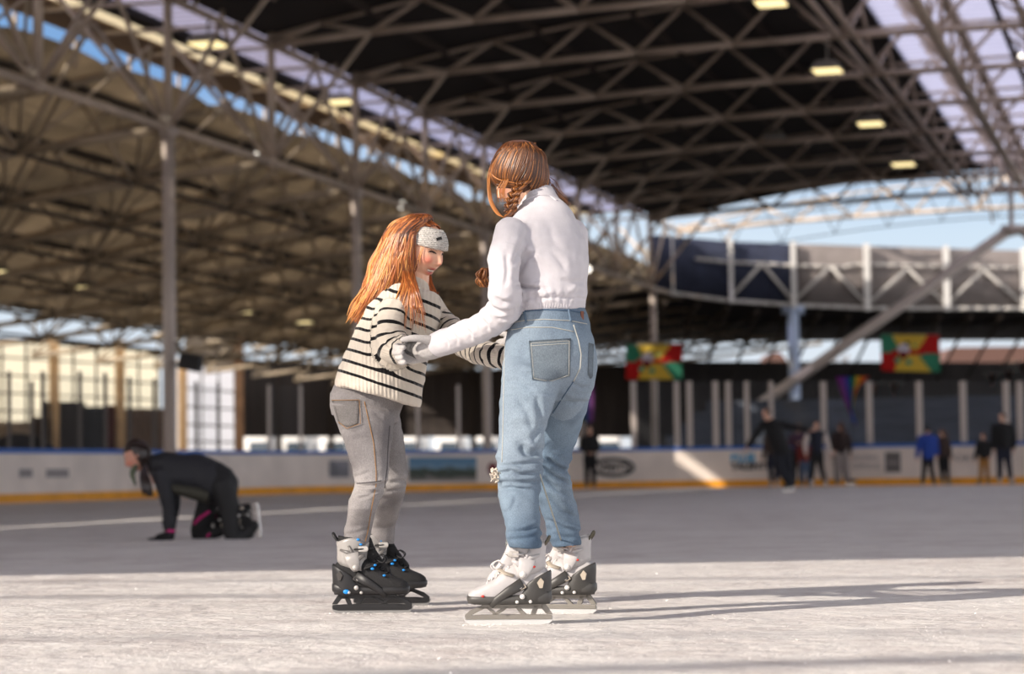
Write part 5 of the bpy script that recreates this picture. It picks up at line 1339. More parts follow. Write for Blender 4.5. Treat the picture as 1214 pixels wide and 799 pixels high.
p = p + nr * d[:, None]; setverts(me, p)
setattr_f(me, 'fade', np.clip(.15 + .45 * np.exp(-((p[:, 2] - P(640, 440, WY).z) / .12) ** 2) + .35 * np.exp(-((p[:, 2] - P(640, 520, WY).z) / .16) ** 2) * (p[:, 1] < 8.45) + .35 * vnoise(p, (6, 6, 5), 41), 0, .85))
creases(me, [([(617, 526), (624, 536), (634, 539), (642, 532)], 4.5, .016), ([(592, 554), (612, 551), (640, 547)], 2.0, .008), ([(589, 562), (607, 557), (616, 563), (640, 560)], 2.0, .009), ([(589, 571), (612, 572), (640, 571)], 2.0, .007), ([(593, 581), (606, 577), (620, 580)], 1.8, .004),
    ([(599, 632), (622, 629), (642, 622)], 2.0, .007), ([(601, 640), (622, 638), (642, 633)], 1.8, .005), ([(596, 610), (606, 604), (612, 590)], 2.2, .004), ([(636, 470), (640, 488), (641, 505), (630, 524)], 3.0, .007), ([(612, 470), (626, 490), (632, 512)], 3.5, .004),
    ([(647, 541), (660, 552), (674, 560)], 2.2, .009), ([(644, 554), (660, 566), (678, 575)], 2.0, .008), ([(646, 567), (662, 582), (680, 590)], 2.2, .007), ([(651, 588), (668, 606), (685, 616)], 2.6, .006), ([(650, 616), (668, 626), (688, 630)], 2.0, .007), ([(652, 632), (670, 637), (688, 636)], 1.8, .004),
    ([(604, 440), (618, 438), (634, 446)], 2.4, .004), ([(598, 452), (616, 452), (632, 462)], 2.6, .004), ([(676, 452), (690, 460), (700, 458)], 2.4, .004), ([(664, 470), (680, 478), (694, 476)], 3.0, .004)])
M_den = denim_mat('denim_blue', (80, 98, 118), (112, 131, 149), (160, 173, 184))
wj = child('blue_jeans', me, M_den, lady); tj = bvh(me)
wpk = patch('back_pocket', tj, [(627, 404), (677, 401), (676, 446), (631, 450)], M_den, wj, .004, 10, fade=.8)
tpk = bvh(wpk.data)
patch('back_pocket', tj, [(698, 406), (704, 408), (703, 447), (697, 444)], M_den, wj, .003, 4, fade=.7)
for pts in ([(629, 407), (675, 404)], [(629, 410), (675, 407)], [(629.5, 407), (633, 448)], [(675, 404), (674.5, 445)], [(633, 448.5), (652, 452.5), (674, 445)]): seam('pocket_stitching', tpk, pts, .0011, M_stitchB, wpk, .0006)
for a, b in (((609, 379), (692, 374)),): pass
seam('waistband_seam', tj, [(607, 383), (620, 380), (645, 378.5), (675, 380), (696, 384)], .0018, M_stitchB, wj, .001)
seam('waistband_top', tj, [(606, 372), (620, 369), (645, 367), (675, 368), (693, 371)], .0035, M_seamd, wj, .0)
seam('yoke_seam', tj, [(606, 391), (625, 388), (655, 388), (680, 393)], .0018, M_stitchB, wj, .001)
seam('centre_seam', tj, [(680, 385), (686, 404), (689, 420), (688, 436), (680, 452)], .0024, M_stitchB, wj, .001)
seam('centre_seam', tj, [(680, 452), (668, 470), (655, 490)], .002, M_seamd, wj, .001)
seam('inner_leg_seam', tj, [(640, 562), (645, 580), (655, 603), (662, 625), (665, 640)], .003, mat('seam_fray', (168, 172, 168), .9), wj, .001)
seam('side_seam', tj, [(600, 388), (598, 420), (597, 470), (596, 520), (595, 548)], .0018, M_stitchB, wj, .001)
for (x, y0, y1) in ((621, 369, 382), (674, 366, 381)):
    seam('belt_loop', tj, [(x, y0 + 1), (x + 3, y1)], .0050, M_den, wj, .001, 2.0, 6)
q = surf(tj, 690, 374, .004)
if q is not None:
    bm = BM(); box(bm, q, (.012, .006, .030), .5, .002); child('leather_patch', bm, mat('leather_patch', (120, 74, 58), .7), wj, False)
# frayed rip at the knee
bm = BM(); c = P(589, 563, 8.24)
for i in range(60):
    a = c + V((rng.uniform(-.012, .012), rng.uniform(-.03, .01), rng.uniform(-.016, .016))); path_tube(bm, [a, a + V((rng.uniform(-.012, .006), rng.uniform(-.012, .006), rng.uniform(-.008, .008))), a + V((rng.uniform(-.012, .006), rng.uniform(-.015, .006), rng.uniform(-.012, .012)))], rng.uniform(.0012, .0026), 5)
child('frayed_rip', bm, mat('fray_cream', (226, 214, 198), .9), wj)
bm = BM()
for i in range(70):       # frayed hem of the near leg
    a0 = rng.uniform(0, 2 * PI); cx = P(621, 642, 8.25); a = cx + V((math.cos(a0) * .058, math.sin(a0) * .068, rng.uniform(-.004, .008))); path_tube(bm, [a, a + V((rng.uniform(-.006, .006), rng.uniform(-.006, .006), -.010))], .0014, 4)
child('frayed_hem', bm, MATS['seam_fray'], wj)
# gloves, pale grey
M_gl = mat('glove_pale', (186, 182, 180), .9, var=.12, vscale=120, bump=.35, bscale=320)
bm = BM(); Yw = 8.72
limb(bm, PP([(524, 408, Yw), (512, 412, Yw + .01), (502, 415, Yw + .02), (497, 417, Yw + .03)]), [.040, .044, .040, .030], 14, 5, .8, V((0, 1, 0)))
limb(bm, PP([(512, 404, Yw - .02), (500, 401.5, Yw - .035), (488, 401, Yw - .04), (477, 403, Yw - .035)]), [.019, .0145, .013, .010], 12)
fing = [(498, 410, 470, 409), (497, 415, 468, 415), (497, 420, 470, 421), (499, 425, 474, 426.5)]
for i, (x0, y0, x1, y1) in enumerate(fing):
    b_ = Yw + .045
    limb(bm, PP([(x0 + 6, y0, Yw + .03), (lerp(x0, x1, .4), lerp(y0, y1, .4) + 2, b_ + .01), (x1 + 2, y1 + 1, b_ - .01), (x1 + (1 if i < 2 else 2), y1 + 3, b_ - .055 - .004 * i), (x1 + 9 - i, y1 + 3.0, b_ - .085)]), [.0125, .012, .0115, .011, .009], 10)
child('glove', remesh(bm, .003, 2), M_gl, lady)
bm = BM(); Y2 = 9.0
limb(bm, PP([(612, 402, Y2), (602, 408, Y2 + .03), (596, 411, Y2 + .05)]), [.034, .038, .03], 12, 5, .7)
for i in range(4): limb(bm, PP([(600, 404 + i * 4.5, Y2 + .05), (592, 405 + i * 4.5, Y2 + .07), (588, 409 + i * 4.5, Y2 + .06)]), [.011, .010, .008], 10)
limb(bm, PP([(606, 402, Y2), (600, 396, Y2 + .01), (594, 396, Y2 + .02)]), [.013, .011, .009], 10)
child('glove', remesh(bm, .003, 2), M_gl, lady)
# hair: smooth crown, plait, loose front lock, wisps
M_hairW = hair_mat('hair_auburn', (38, 20, 11), (104, 59, 27), (204, 132, 66))
H = Hair(); b2 = BM(); YH = WY + .10
loft2(b2, [((606, 166.5), (622, 166), YH, .02), ((596, 171), (634, 170), YH, .06), ((588, 180), (642, 179), YH, .08), ((582, 192), (648, 191), YH, .088), ((579, 204), (651, 203), YH, .09), ((582, 214), (652, 213), YH, .088), ((596, 222), (652, 221), YH, .078), ((606, 229), (650, 229), YH, .062), ((612, 236), (642, 236), YH + .01, .05)], n=22)
me2 = remesh(b2, .006, 5); t2 = bmesh.new(); t2.from_mesh(me2); H.blob(t2, .34); cb2 = bvh(me2)
def wpt(px, py, off=.002, Yd=YH - .03):
    q = surf(cb2, px, py, off); return q if q is not None else P(px, py, Yd)
for i in range(420):     # strands combed from the parting at the crown down to the plait at the left
    u = rng.uniform(0, 1); x0, y0 = 617 + rng.normal(0, 7), 168 + rng.uniform(0, 4)
    if u < .62:          # left sweep: round the head then back to the plait
        v = u / .62; xm, ym = lerp(623, 580, v), lerp(199, 205, v); x2, y2 = lerp(614, 588, v), lerp(213, 220, v); x3, y3 = 612 - 6 * v + rng.normal(0, 2), 217 + 8 * v + rng.normal(0, 2)
        x1, y1 = lerp(628, 594, v), 178
    else:                # right sweep: down the back of the head to the nape
        v = (u - .62) / .38; x1, y1 = lerp(628, 643, v), 179; xm, ym = lerp(624, 649.5, v), 199; x2, y2 = lerp(617, 650.5, v), 213; x3, y3 = lerp(611, 646, v), lerp(221, 226, v) + rng.normal(0, 2)
    H.lock([wpt(x0, y0), wpt(x1, y1, .003), wpt(xm, ym, .003), wpt(x2, y2, .004), wpt(x3, y3, .004)], rng.uniform(.0016, .0034), 5, 6, np.clip(rng.normal(.45, .28), 0, 1), .12, .5)
for i in range(90):     # strands swept over the temple to the start of the plait
    v = rng.uniform(0, 1); H.lock([wpt(600 - 10 * v, 178 + 4 * v, .003), wpt(586 - 5 * v, 192 + 6 * v, .004), wpt(583 - 3 * v, 205 + 5 * v, .004), wpt(590 - 2 * v, 212 + 6 * v, .006), wpt(601, 215 + 5 * v, .008, YH - .08), wpt(611, 217 + 4 * v, .010, YH - .085)], rng.uniform(.0016, .003), 5, 6, np.clip(rng.normal(.6, .24), 0, 1), .1, .5)
# plait from behind the ear to the shoulder
ctr = catmull([P(622, 214, YH - .085), P(612, 226, YH - .10), P(607, 238, YH - .10), P(605, 250, YH - .08), P(606, 262, YH - .0), P(604, 285, YH + .12), P(596, 308, YH + .16), P(582, 321, YH + .14), P(576, 326, YH + .12)], 10)
for st_i in range(3):
    for sub in range(7):
        pts = []
        for i, c in enumerate(ctr):
            a = i * .36 + st_i * 2 * PI / 3; w = .013 * (1 if i < 50 else .8); pts.append(c + V((math.sin(a) * w, math.sin(2 * a) * w * .6, math.cos(a) * .004)) + V((rng.normal(0, .0006), rng.normal(0, .0006), 0)) + V(((sub - 3) * .0026, (sub % 3 - 1) * .004, 0)))
        H.lock(pts, .0046, 5, 1, rng.uniform(.25, .75), 0, .7)
for i in range(60):      # tuft at the end of the plait, in front of the shoulder
    a = P(575, 318, YH + .1) + V((rng.normal(0, .005), rng.normal(0, .008), 0)); H.lock([a, a + V((rng.normal(-.010, .008), rng.normal(0, .008), -.022)), a + V((rng.normal(-.006, .008), rng.normal(0, .008), -.050)), a + V((rng.normal(.002, .006), rng.normal(0, .006), -.068))], .0034, 5, 4, rng.uniform(.45, 1), 0, .3)
for i in range(46):      # loose lock in front of the face
    j = rng.uniform(-1, 1); pts = [wpt(590 + j * 3, 188, .004), wpt(581 + j * 1.5, 204, .003), P(579.5 + j * 1.3, 222, YH - .02), P(582.5 + j * 1.8, 240, YH - .03), P(590 + j * 2, 253, YH - .04), P(597 + j * 2, 258 + j, YH - .05)]
    H.lock(pts, rng.uniform(.0014, .0028), 5, 5, np.clip(rng.normal(.7, .2), 0, 1), .1, .4)
for i in range(14):      # thin strands over the cheek
    j = rng.uniform(0, 1); H.lock([wpt(596 + 8 * j, 212, .004), P(589 + 10 * j, 226, YH - .075), P(591 + 10 * j, 240, YH - .07)], .0009, 4, 6, .85, 0, .3)
for i in range(26):      # wisps at the nape
    j = rng.uniform(0, 1); H.lock([P(650, 208 + 8 * j, YH - .02), P(660 + rng.normal(0, 3), 216 + 14 * j, YH - .03), P(668 + rng.normal(0, 5), 226 + 20 * j, YH - .03), P(672 + rng.normal(0, 8), 236 + 24 * j, YH - .02)], .0005, 4, 6, rng.uniform(.2, .8), 0, .2)
H.build('hair', M_hairW, lady)
# skates of the older girl
M_wh = mat('skate_white', (186, 182, 182), .45, var=.05, vscale=40); M_gr = mat('skate_grey', (62, 60, 58), .45); M_hold = mat('holder_silver', (132, 127, 120), .35, metal=.3); M_bg = mat('skate_beige', (176, 164, 148), .5)
W_ST = dict(k=1.0, upper=M_wh, shell=mat('skate_shell', (70, 68, 66), .45), cage=M_gr, window=M_bg, rivet=mat('rivet_pale', (222, 218, 214), .35), holder=M_hold, blade=mat('blade_bright', (205, 204, 203), .25, metal=.3), cuff=M_wh, rib=M_wh, strap=M_wh, buckle=mat('buckle_grey', (186, 180, 174), .4), strap2=M_bg, tongue=M_wh, lace=mat('lace_white', (226, 220, 216), .7), loop=mat('loop_olive', (92, 86, 72), .6), liner=M_wh, accent=mat('skate_red', (196, 60, 50), .5), accent_spots=[(.085, .098, .006), (-.088, .195, .006), (-.075, .19, .005)])
for a_, b_ in WSK: skate(lady, a_, b_, W_ST)
# ------------------------------------------------------------------ shadow-casting beams of the roof opening behind the camera
def beam_for(y_left, y_right, r, z, name_label):
    a = G(0, y_left); b = G(1214, y_right)
    a2 = a + SUN * (z / SUN.z); b2 = b + SUN * (z / SUN.z); d = (b2 - a2); a3 = a2 - d * 3; b3 = b2 + d * 3
    bm = BM(); tube(bm, a3, b3, r, 10); struct('roof_beam', bm, M_steel, True, label=name_label)
beam_for(708, 702, .05, 11.6, 'long roof tube outside the frame shading the ice behind the skates')
beam_for(757, 750, .03, 11.6, 'thin roof tube outside the frame shading the ice before the skates')
beam_for(690, 684, .035, 11.9, 'thin roof tube outside the frame near the roof edge')
beam_for(812, 779, .085, 11.4, 'thick roof tube outside the frame shading the lower corner of the ice')
# ------------------------------------------------------------------ lamps
def emis(name, col, s):
    m = bpy.data.materials.new(name); n, l, b = nodes(m); b.inputs['Emission Color'].default_value = srgb(*col); b.inputs['Emission Strength'].default_value = s; b.inputs['Base Color'].default_value = srgb(*col); return m
M_lens = emis('lamp_lens', (255, 232, 170), 1.5); M_lensw = emis('flood_lens', (255, 246, 232), 3.0); M_off = mat('lamp_off', (150, 144, 136), .4); M_house = mat('lamp_housing', (120, 114, 106), .5)
def lamp(px, py, Y, wpx, hpx, label, on=True, group=None, rot=HALL_ROT):
    c = P(px, py, Y); s = Y / FPX; w = wpx * s; d = w * 1.1
    o = empty('ceiling_lamp', c, label, 'lamp', group)
    bm = BM(); t = bmesh.new(); bmesh.ops.create_cube(t, size=1)
    for v in t.verts:
        k = 1.0 if v.co.z < 0 else .62; v.co = V((v.co.x * w * 1.16 * k, v.co.y * d * 1.16 * k, v.co.z * .22 + .12))
    t.transform(Matrix.Rotation(rot, 4, 'Z')); merge(bm, t); tube(bm, (0, 0, .2), (0, 0, .75), .03, 6); child('housing', bm, M_house, o, False, False)
    bm = BM(); box(bm, (0, 0, .0), (w, d, .05), rot, .01); child('lens', bm, M_lens if on else M_off, o, False, False)
lamp(914, 4, 50, 34, 10, 'lit square lamp cut by the top of the photo', True, 'lamps under the dark main roof')
lamp(981, 84, 58, 32, 12, 'largest fully visible lit square lamp under the dark roof', True, 'lamps under the dark main roof')
lamp(1032, 147, 70, 28, 11, 'lit square lamp between the largest lamp and the sky', True, 'lamps under the dark main roof')
lamp(1071, 195, 82, 25, 10, 'lit square lamp just above the open sky edge', True, 'lamps under the dark main roof')
lamp(918, 162, 78, 22, 10, 'unlit square lamp left of the lit row, upper of the two', False, 'lamps under the dark main roof')
lamp(956, 194, 88, 19, 9, 'unlit square lamp nearest the curved roof edge', False, 'lamps under the dark main roof')
EL = 'lamps along the light eave strip'
for px, py, Y, w, lb in ((247, 53, 55, 36, 'lit lamp under the eave strip between the first two columns'), (404, 121, 68, 28, 'lit lamp under the eave strip above the girl\'s hair'), (526, 176, 82, 22, 'lit lamp under the eave strip left of the bent head')):
    lamp(px, py, Y, w, 12, lb, True, EL)
LL = 'lamps under the low left roof'
for px, py, Y, w, lb in ((105, 341, 80, 20, 'lit lamp under the low roof left of the loudspeaker column'), (2, 322, 80, 12, 'lit lamp under the low roof cut by the frame edge'), (208, 357, 100, 8, 'small lit lamp just right of the loudspeaker column'), (288, 370, 100, 16, 'lit lamp under the low roof above the brown pillar'), (360, 382, 104, 16, 'lit lamp under the low roof left of the girl\'s hair')):
    lamp(px, py, Y, w, 6, lb, True, LL)
def flood(px, py, Y, r, label, dirv=(.3, -1, -.4)):
    c = P(px, py, Y); o = empty('floodlight', c, label, 'floodlight', 'small floodlights on the lattice nodes'); d = V(dirv).normalized()
    bm = BM(); tube(bm, c, c - d * .22, r * 1.15, 14, r * .6); tube(bm, c - d * .15, c - d * .15 + V((0, 0, .35)), .03, 6); child('housing', bm, M_house, o)
    bm = BM(); tube(bm, c, c + d * .03, r, 14); child('lens', bm, M_lensw, o)
for px, py, Y, r, lb in ((48, 100, 46, .085, 'bright small floodlight at the lattice node near the frame edge'), (303, 185, 58, .09, 'bright small floodlight between the first two columns'), (476, 243, 70, .11, 'bright small floodlight right above the girl\'s head'), (697, 319, 84, .11, 'bright small floodlight right of the white sweatshirt'), (1210, 66, 58, .06, 'tiny bright light high under the skylight')): flood(px, py, Y, r, lb)
# shiny node plates
for i, (px, py, Y, r) in enumerate(((37, 85, 45, .12), (128, 80, 49, .12), (168, 116, 50, .11), (195, 140, 51.6, .14), (258, 130, 56, .12), (296, 160, 57, .1), (320, 182, 58, .1), (390, 225, 62, .1), (455, 202, 66, .12), (486, 226, 70, .11), (528, 231, 72, .12), (558, 255, 76, .11), (716, 312, 90, .12), (757, 325, 98, .12))):
    c = P(px, py, Y); bm = BM(); sphere(bm, c, (r, .05, r), 10); o = obj('node_plate', bm, M_bolt, None, True)
    tag(o, ['shiny node plate nearest the frame edge', 'shiny plate on the tube before the loudspeaker column', 'shiny plate on the brace before the loudspeaker column', 'shiny plate at the head of the loudspeaker column', 'shiny plate on the tube after the loudspeaker column', 'shiny plate on the brace left of the second node', 'shiny plate at the second node', 'shiny plate left of the column behind the girl', 'shiny plate right of the column behind the girl', 'shiny plate above the girl\'s headband', 'shiny plate further right above the girl\'s headband', 'shiny plate left of the loose front lock', 'shiny plate right of the sweatshirt shoulder', 'shiny plate before the first flag column'][i], 'plate', 'node plates on the roof lattice')
# ------------------------------------------------------------------ loudspeaker on the first column
c = P(226, 430, 51.4); o = empty('loudspeaker', c, 'black loudspeaker box tilted down on the nearest grey column', 'loudspeaker')
Rm = Matrix.Rotation(-.15, 3, 'Z') @ Matrix.Rotation(.22, 3, 'Y')
bm = BM(); box(bm, c, (.46, .34, .34), Rm, .03); child('cabinet', bm, mat('speaker_black', (20, 18, 18), .5), o, False)
bm = BM(); box(bm, c + Rm @ V((.0, -.185, 0)), (.42, .02, .28), Rm, .005); child('grille', bm, mat('speaker_grille', (34, 32, 32), .7, bump=.5, bscale=200), o, False)
bm = BM(); tube(bm, c + V((-.05, .05, .1)), st(.15, -.02, P(204, 405, 52).z), .03, 6); tube(bm, c + V((-.05, .05, 0)), st(.15, -.02, c.z), .04, 6); child('bracket', bm, M_house, o)
# ------------------------------------------------------------------ flags
FR, FG, FYL = mat('flag_red', (214, 26, 20), .7), mat('flag_green', (70, 160, 126), .7), mat('flag_yellow', (240, 208, 84), .7)
def carnival(px0, py0, px1, py1, Y, label, slant=(0, 0)):
    A, B, Cc, D = P(px0, py0, Y), P(px1, py0 + slant[0], Y), P(px1 + slant[1], py1 + slant[0], Y), P(px0 + slant[1], py1, Y)
    o = empty('carnival_flag', (A + B) / 2, label, 'flag', 'carnival flags over the far boards')
    def pt(u, v, dy=0):
        p = A.lerp(B, u).lerp(D.lerp(Cc, u), v); return p + V((0, .03 * math.sin(u * 7 + v * 2) + dy, 0))
    N = 36; bm = BM(); g = [[bm.verts.new(pt(i / N, j / 24)) for i in range(N + 1)] for j in range(25)]
    for j in range(24):
        for i in range(N):
            u, v = (i + .5) / N, (j + .5) / 24; f = bm.faces.new((g[j][i], g[j + 1][i], g[j + 1][i + 1], g[j][i + 1]))
            # four corner fields cut by yellow wedges top and bottom
            lx, rx = .24 + .22 * v if v < .5 else .46 - .22 * (v - .5) * 2, .78 - .30 * v if v < .5 else .56 + .44 * (v - .5) * .9
            mi = 2
            if v < .5 and u < .20 + .24 * v: mi = 1
            if v >= .5 and u < .30 - .16 * (v - .5): mi = 0
            if v < .5 and u > .80 - .42 * v: mi = 0
            if v >= .48 and u > .60 + .48 * (v - .48) : mi = 1
            if v > .5 and u > .98: mi = 1
            if .40 < v < .56 and .2 < u < .72: mi = 0
            f.material_index = mi
    bmesh.ops.solidify(bm, geom=list(bm.faces), thickness=.01)
    cl = child('cloth', bm, FR, o, True, mats=[FR, FG, FYL])
    w = (B - A).length; M_em = mat('emblem_white', (206, 196, 204), .7); M_dk = mat('emblem_red', (120, 10, 20), .7)
    def disc(name, u, v, r, m, off, sq=1.0):
        bm = BM(); vs = [bm.verts.new(pt(u + r * math.cos(a), v + r * 1.5 * sq * math.sin(a), -off)) for a in np.linspace(0, 2 * PI, 20, endpoint=False)]; f = bm.faces.new(vs); bmesh.ops.solidify(bm, geom=[f], thickness=.004); child(name, bm, m, o, False)
    disc('emblem_disc', .38, .40, .105, M_em, .05); disc('emblem_spot', .37, .56, .07, M_dk, .07); disc('emblem_dot', .27, .70, .05, FG, .05); disc('emblem_dot', .46, .75, .05, FG, .05); disc('emblem_top', .44, .23, .035, mat('flag_dark', (46, 46, 30), .7), .05); disc('emblem_dot', .56, .30, .025, FG, .05)
    bm = BM(); tube(bm, pt(0, -.01), pt(1, -.01), .025, 6)
    for u in (.02, .98): tube(bm, pt(u, -.01), pt(u, -.28), .012, 5)
    child('cord', bm, M_house, o)
carnival(742, 408, 809, 450, 82, 'red, green and yellow carnival flag hanging in front of the pale column')
carnival(1044, 396, 1114, 440, 84, 'red, green and yellow carnival flag right of the rainbow flag', (1, 1))
# rainbow flag gathered and hanging down
o = empty('rainbow_flag', P(1010, 446, 62.9), 'drooping rainbow striped flag tied to the glass post above the skaters', 'flag')
cols = [((150, 44, 150)), ((130, 60, 180)), ((36, 84, 190)), ((40, 150, 90)), ((236, 196, 50)), ((240, 140, 34)), ((226, 72, 46))]
Yf = 63.0
for i, c in enumerate(cols):
    bm = BM(); g = []
    for j in range(13):
        v = j / 12; x0, x1 = lerp(991, 1008, v), lerp(1031, 1012, v ** 1.1); yt, yb = 446, lerp(510, 488, 0)
        row = []
        for k in range(3):
            u = (i + k / 2) / 7; yend = lerp(505, 462, max(0, (u - .25) / .75)) if u > .25 else 505
            x = lerp(x0, x1, u) + (v * v) * (6 if u < .3 else 0); y = lerp(yt, yend, v); row.append(bm.verts.new(P(x, y, Yf) + V((0, .06 * math.sin(u * 20 + v * 5), 0))))
        g.append(row)
    for j in range(12):
        for k in range(2): bm.faces.new((g[j][k], g[j + 1][k], g[j + 1][k + 1], g[j][k + 1]))
    bmesh.ops.solidify(bm, geom=list(bm.faces), thickness=.01)
    child('stripe', bm, mat('rainbow_%d' % i, c, .8), o)
# second purple/green banner at the standing skater
o = empty('banner', P(699, 470, 62), 'narrow purple, green and blue banner just right of the blue jeans', 'flag')
for i, (c, x) in enumerate((((90, 40, 96), 698), ((24, 60, 110), 692), ((52, 84, 40), 688))):
    bm = BM(); a, b = P(x, 455 + i * 8, 61.8), P(x + 6, 455 + i * 8, 61.8); c0, d0 = P(x + 6, 500, 61.8), P(x, 500, 61.8); hex_box(bm, [a, b, c0, d0], [q + V((0, .03, 0)) for q in (a, b, c0, d0)]); child('stripe', bm, mat('banner_%d' % i, c, .8), o, False)
# bunting of orange pennants
for i, (px, py, Y) in enumerate(((1037, 461, 64), (1060, 461, 64), (1176, 450, 65), (1196, 446, 65), (1213, 436, 65))):
    a, b, c = P(px - 4.5, py - 7, Y), P(px + 4.5, py - 7, Y), P(px, py + 8, Y); o = empty('pennant', (a + b) / 2, ['orange pennant touching the rainbow flag post', 'orange pennant second from the rainbow flag', 'orange pennant left of the paired posts', 'orange pennant between the paired posts', 'orange pennant cut by the frame edge'][i], 'pennant', 'orange pennants along the far glass')
    bm = BM(); f = bm.faces.new([bm.verts.new(q) for q in (a, c, b)]); bmesh.ops.solidify(bm, geom=[f], thickness=.01); child('cloth', bm, mat('pennant_orange', (206, 84, 28), .7), o, False)
    bm = BM(); tube(bm, a - V((.15, 0, 0)), b + V((.15, 0, 0)), .012, 5); child('string', bm, M_house, o)
# ------------------------------------------------------------------ winter trees and houses seen through the gaps
M_bark = mat('bark', (120, 100, 84), .9)
def tree(x, y, h, label, seed):
    r = random.Random(seed); bm = BM()
    def br(p, d, L, rad, lv):
        q = p + d * L; tube(bm, p, q, rad, 5, rad * .65)
        if lv == 0: return
        for k in range(3 if lv > 1 else 4):
            nd = (d + V((r.uniform(-.8, .8), r.uniform(-.8, .8), r.uniform(-.1, .6)))).normalized(); br(p + d * L * r.uniform(.55, 1), nd, L * r.uniform(.55, .8), rad * .6, lv - 1)
    br(V((x, y, 0)), V((0, 0, 1)), h * .35, h * .02, 4)
    tag(obj('bare_tree', bm, M_bark, None, True), label, 'tree', 'bare winter trees beyond the far screen')
for i, (px, Y, h) in enumerate(((640, 190, 9), (790, 200, 10), (850, 190, 9), (948, 240, 10), (985, 190, 11), (1120, 190, 10), (1172, 205, 9), (1215, 190, 11))):
    c = P(px, 500, Y); tree(c.x, Y, h, ['bare tree hidden behind the white sweatshirt', 'bare tree left of the first carnival flag column', 'bare tree right of the first carnival flag', 'bare tree just behind the bluish column', 'bare tree left of the second carnival flag', 'bare tree right of the second carnival flag', 'second bare tree right of the second carnival flag', 'bare tree at the frame edge'][i], i + 3)
def house(px0, px1, pyt, Y, col, label):
    a, b = P(px0, pyt, Y), P(px1, pyt, Y); o = empty('house', ((a.x + b.x) / 2, Y, 0), label, 'house'); w = b.x - a.x; h = a.z - 1.5
    bm = BM(); box(bm, ((a.x + b.x) / 2, Y + 4, h / 2), (w, 8, h)); child('wall', bm, mat('brick_%s' % col[0], col, .9, var=.2, vscale=2), o, False)
    bm = BM(); extrude_poly(bm, [(-w / 2 - .3, h), (w / 2 + .3, h), (w / 2 - .8, h + 1.5), (-w / 2 + .8, h + 1.5)], Matrix.Translation(((a.x + b.x) / 2, Y + 4, 0)), 8.6); child('roof', bm, mat('roof_tile', (96, 70, 62), .9), o, False)
    n = max(2, int(w / 2.2))
    for k in range(n):
        bm = BM(); box(bm, (a.x + (k + .5) * w / n, Y - .02, h * .68), (1.0, .12, 1.1)); box(bm, (a.x + (k + .5) * w / n, Y - .06, h * .68), (1.15, .06, .08)); child('window', bm, mat('window_dark2', (54, 58, 66), .3), o, False)
house(1120, 1330, 412, 215, (168, 140, 118), 'pale brown terrace of houses beyond the far screen')
house(905, 935, 418, 225, (190, 170, 150), 'pale house beyond the far screen left of the bluish column')

# ------------------------------------------------------------------ ice shavings on the sunlit ice
bm = BM(); rs = random.Random(5)
def crumb(p, r):
    q = [V((rs.uniform(-1, 1), rs.uniform(-1, 1), rs.uniform(-.1, .9))) * r for _ in range(4)]; vs = [bm.verts.new(p + x) for x in q]
    for f in ((0, 1, 2), (0, 2, 3), (0, 3, 1), (1, 3, 2)): bm.faces.new([vs[i] for i in f])
cl = [(G(rs.uniform(-20, 1230), rs.uniform(676, 798)), rs.uniform(.1, .5)) for _ in range(90)]
for i in range(9000):
    if i % 3 == 0: p = G(rs.uniform(-20, 1234), rs.uniform(674, 800))
    else:
        c, w = rs.choice(cl); p = V((c.x + rs.gauss(0, w), c.y + rs.gauss(0, w * .6), 0))
    crumb(p, rs.choice((.0012, .0016, .002, .0025, .003)) if i % 60 else rs.uniform(.004, .008))
for a_, b_ in WSK + GSK:
    for i in range(220): crumb(V((a_.x + rs.uniform(-.17, .17), a_.y + rs.gauss(-.01, .018), 0)), rs.uniform(.002, .0055))
tag(obj('ice_shavings', bm, mat('snow_crumb', (236, 233, 230), .7), None, False), 'white ice crumbs and shavings scattered over the sunlit ice', 'ice shavings', kind='stuff')
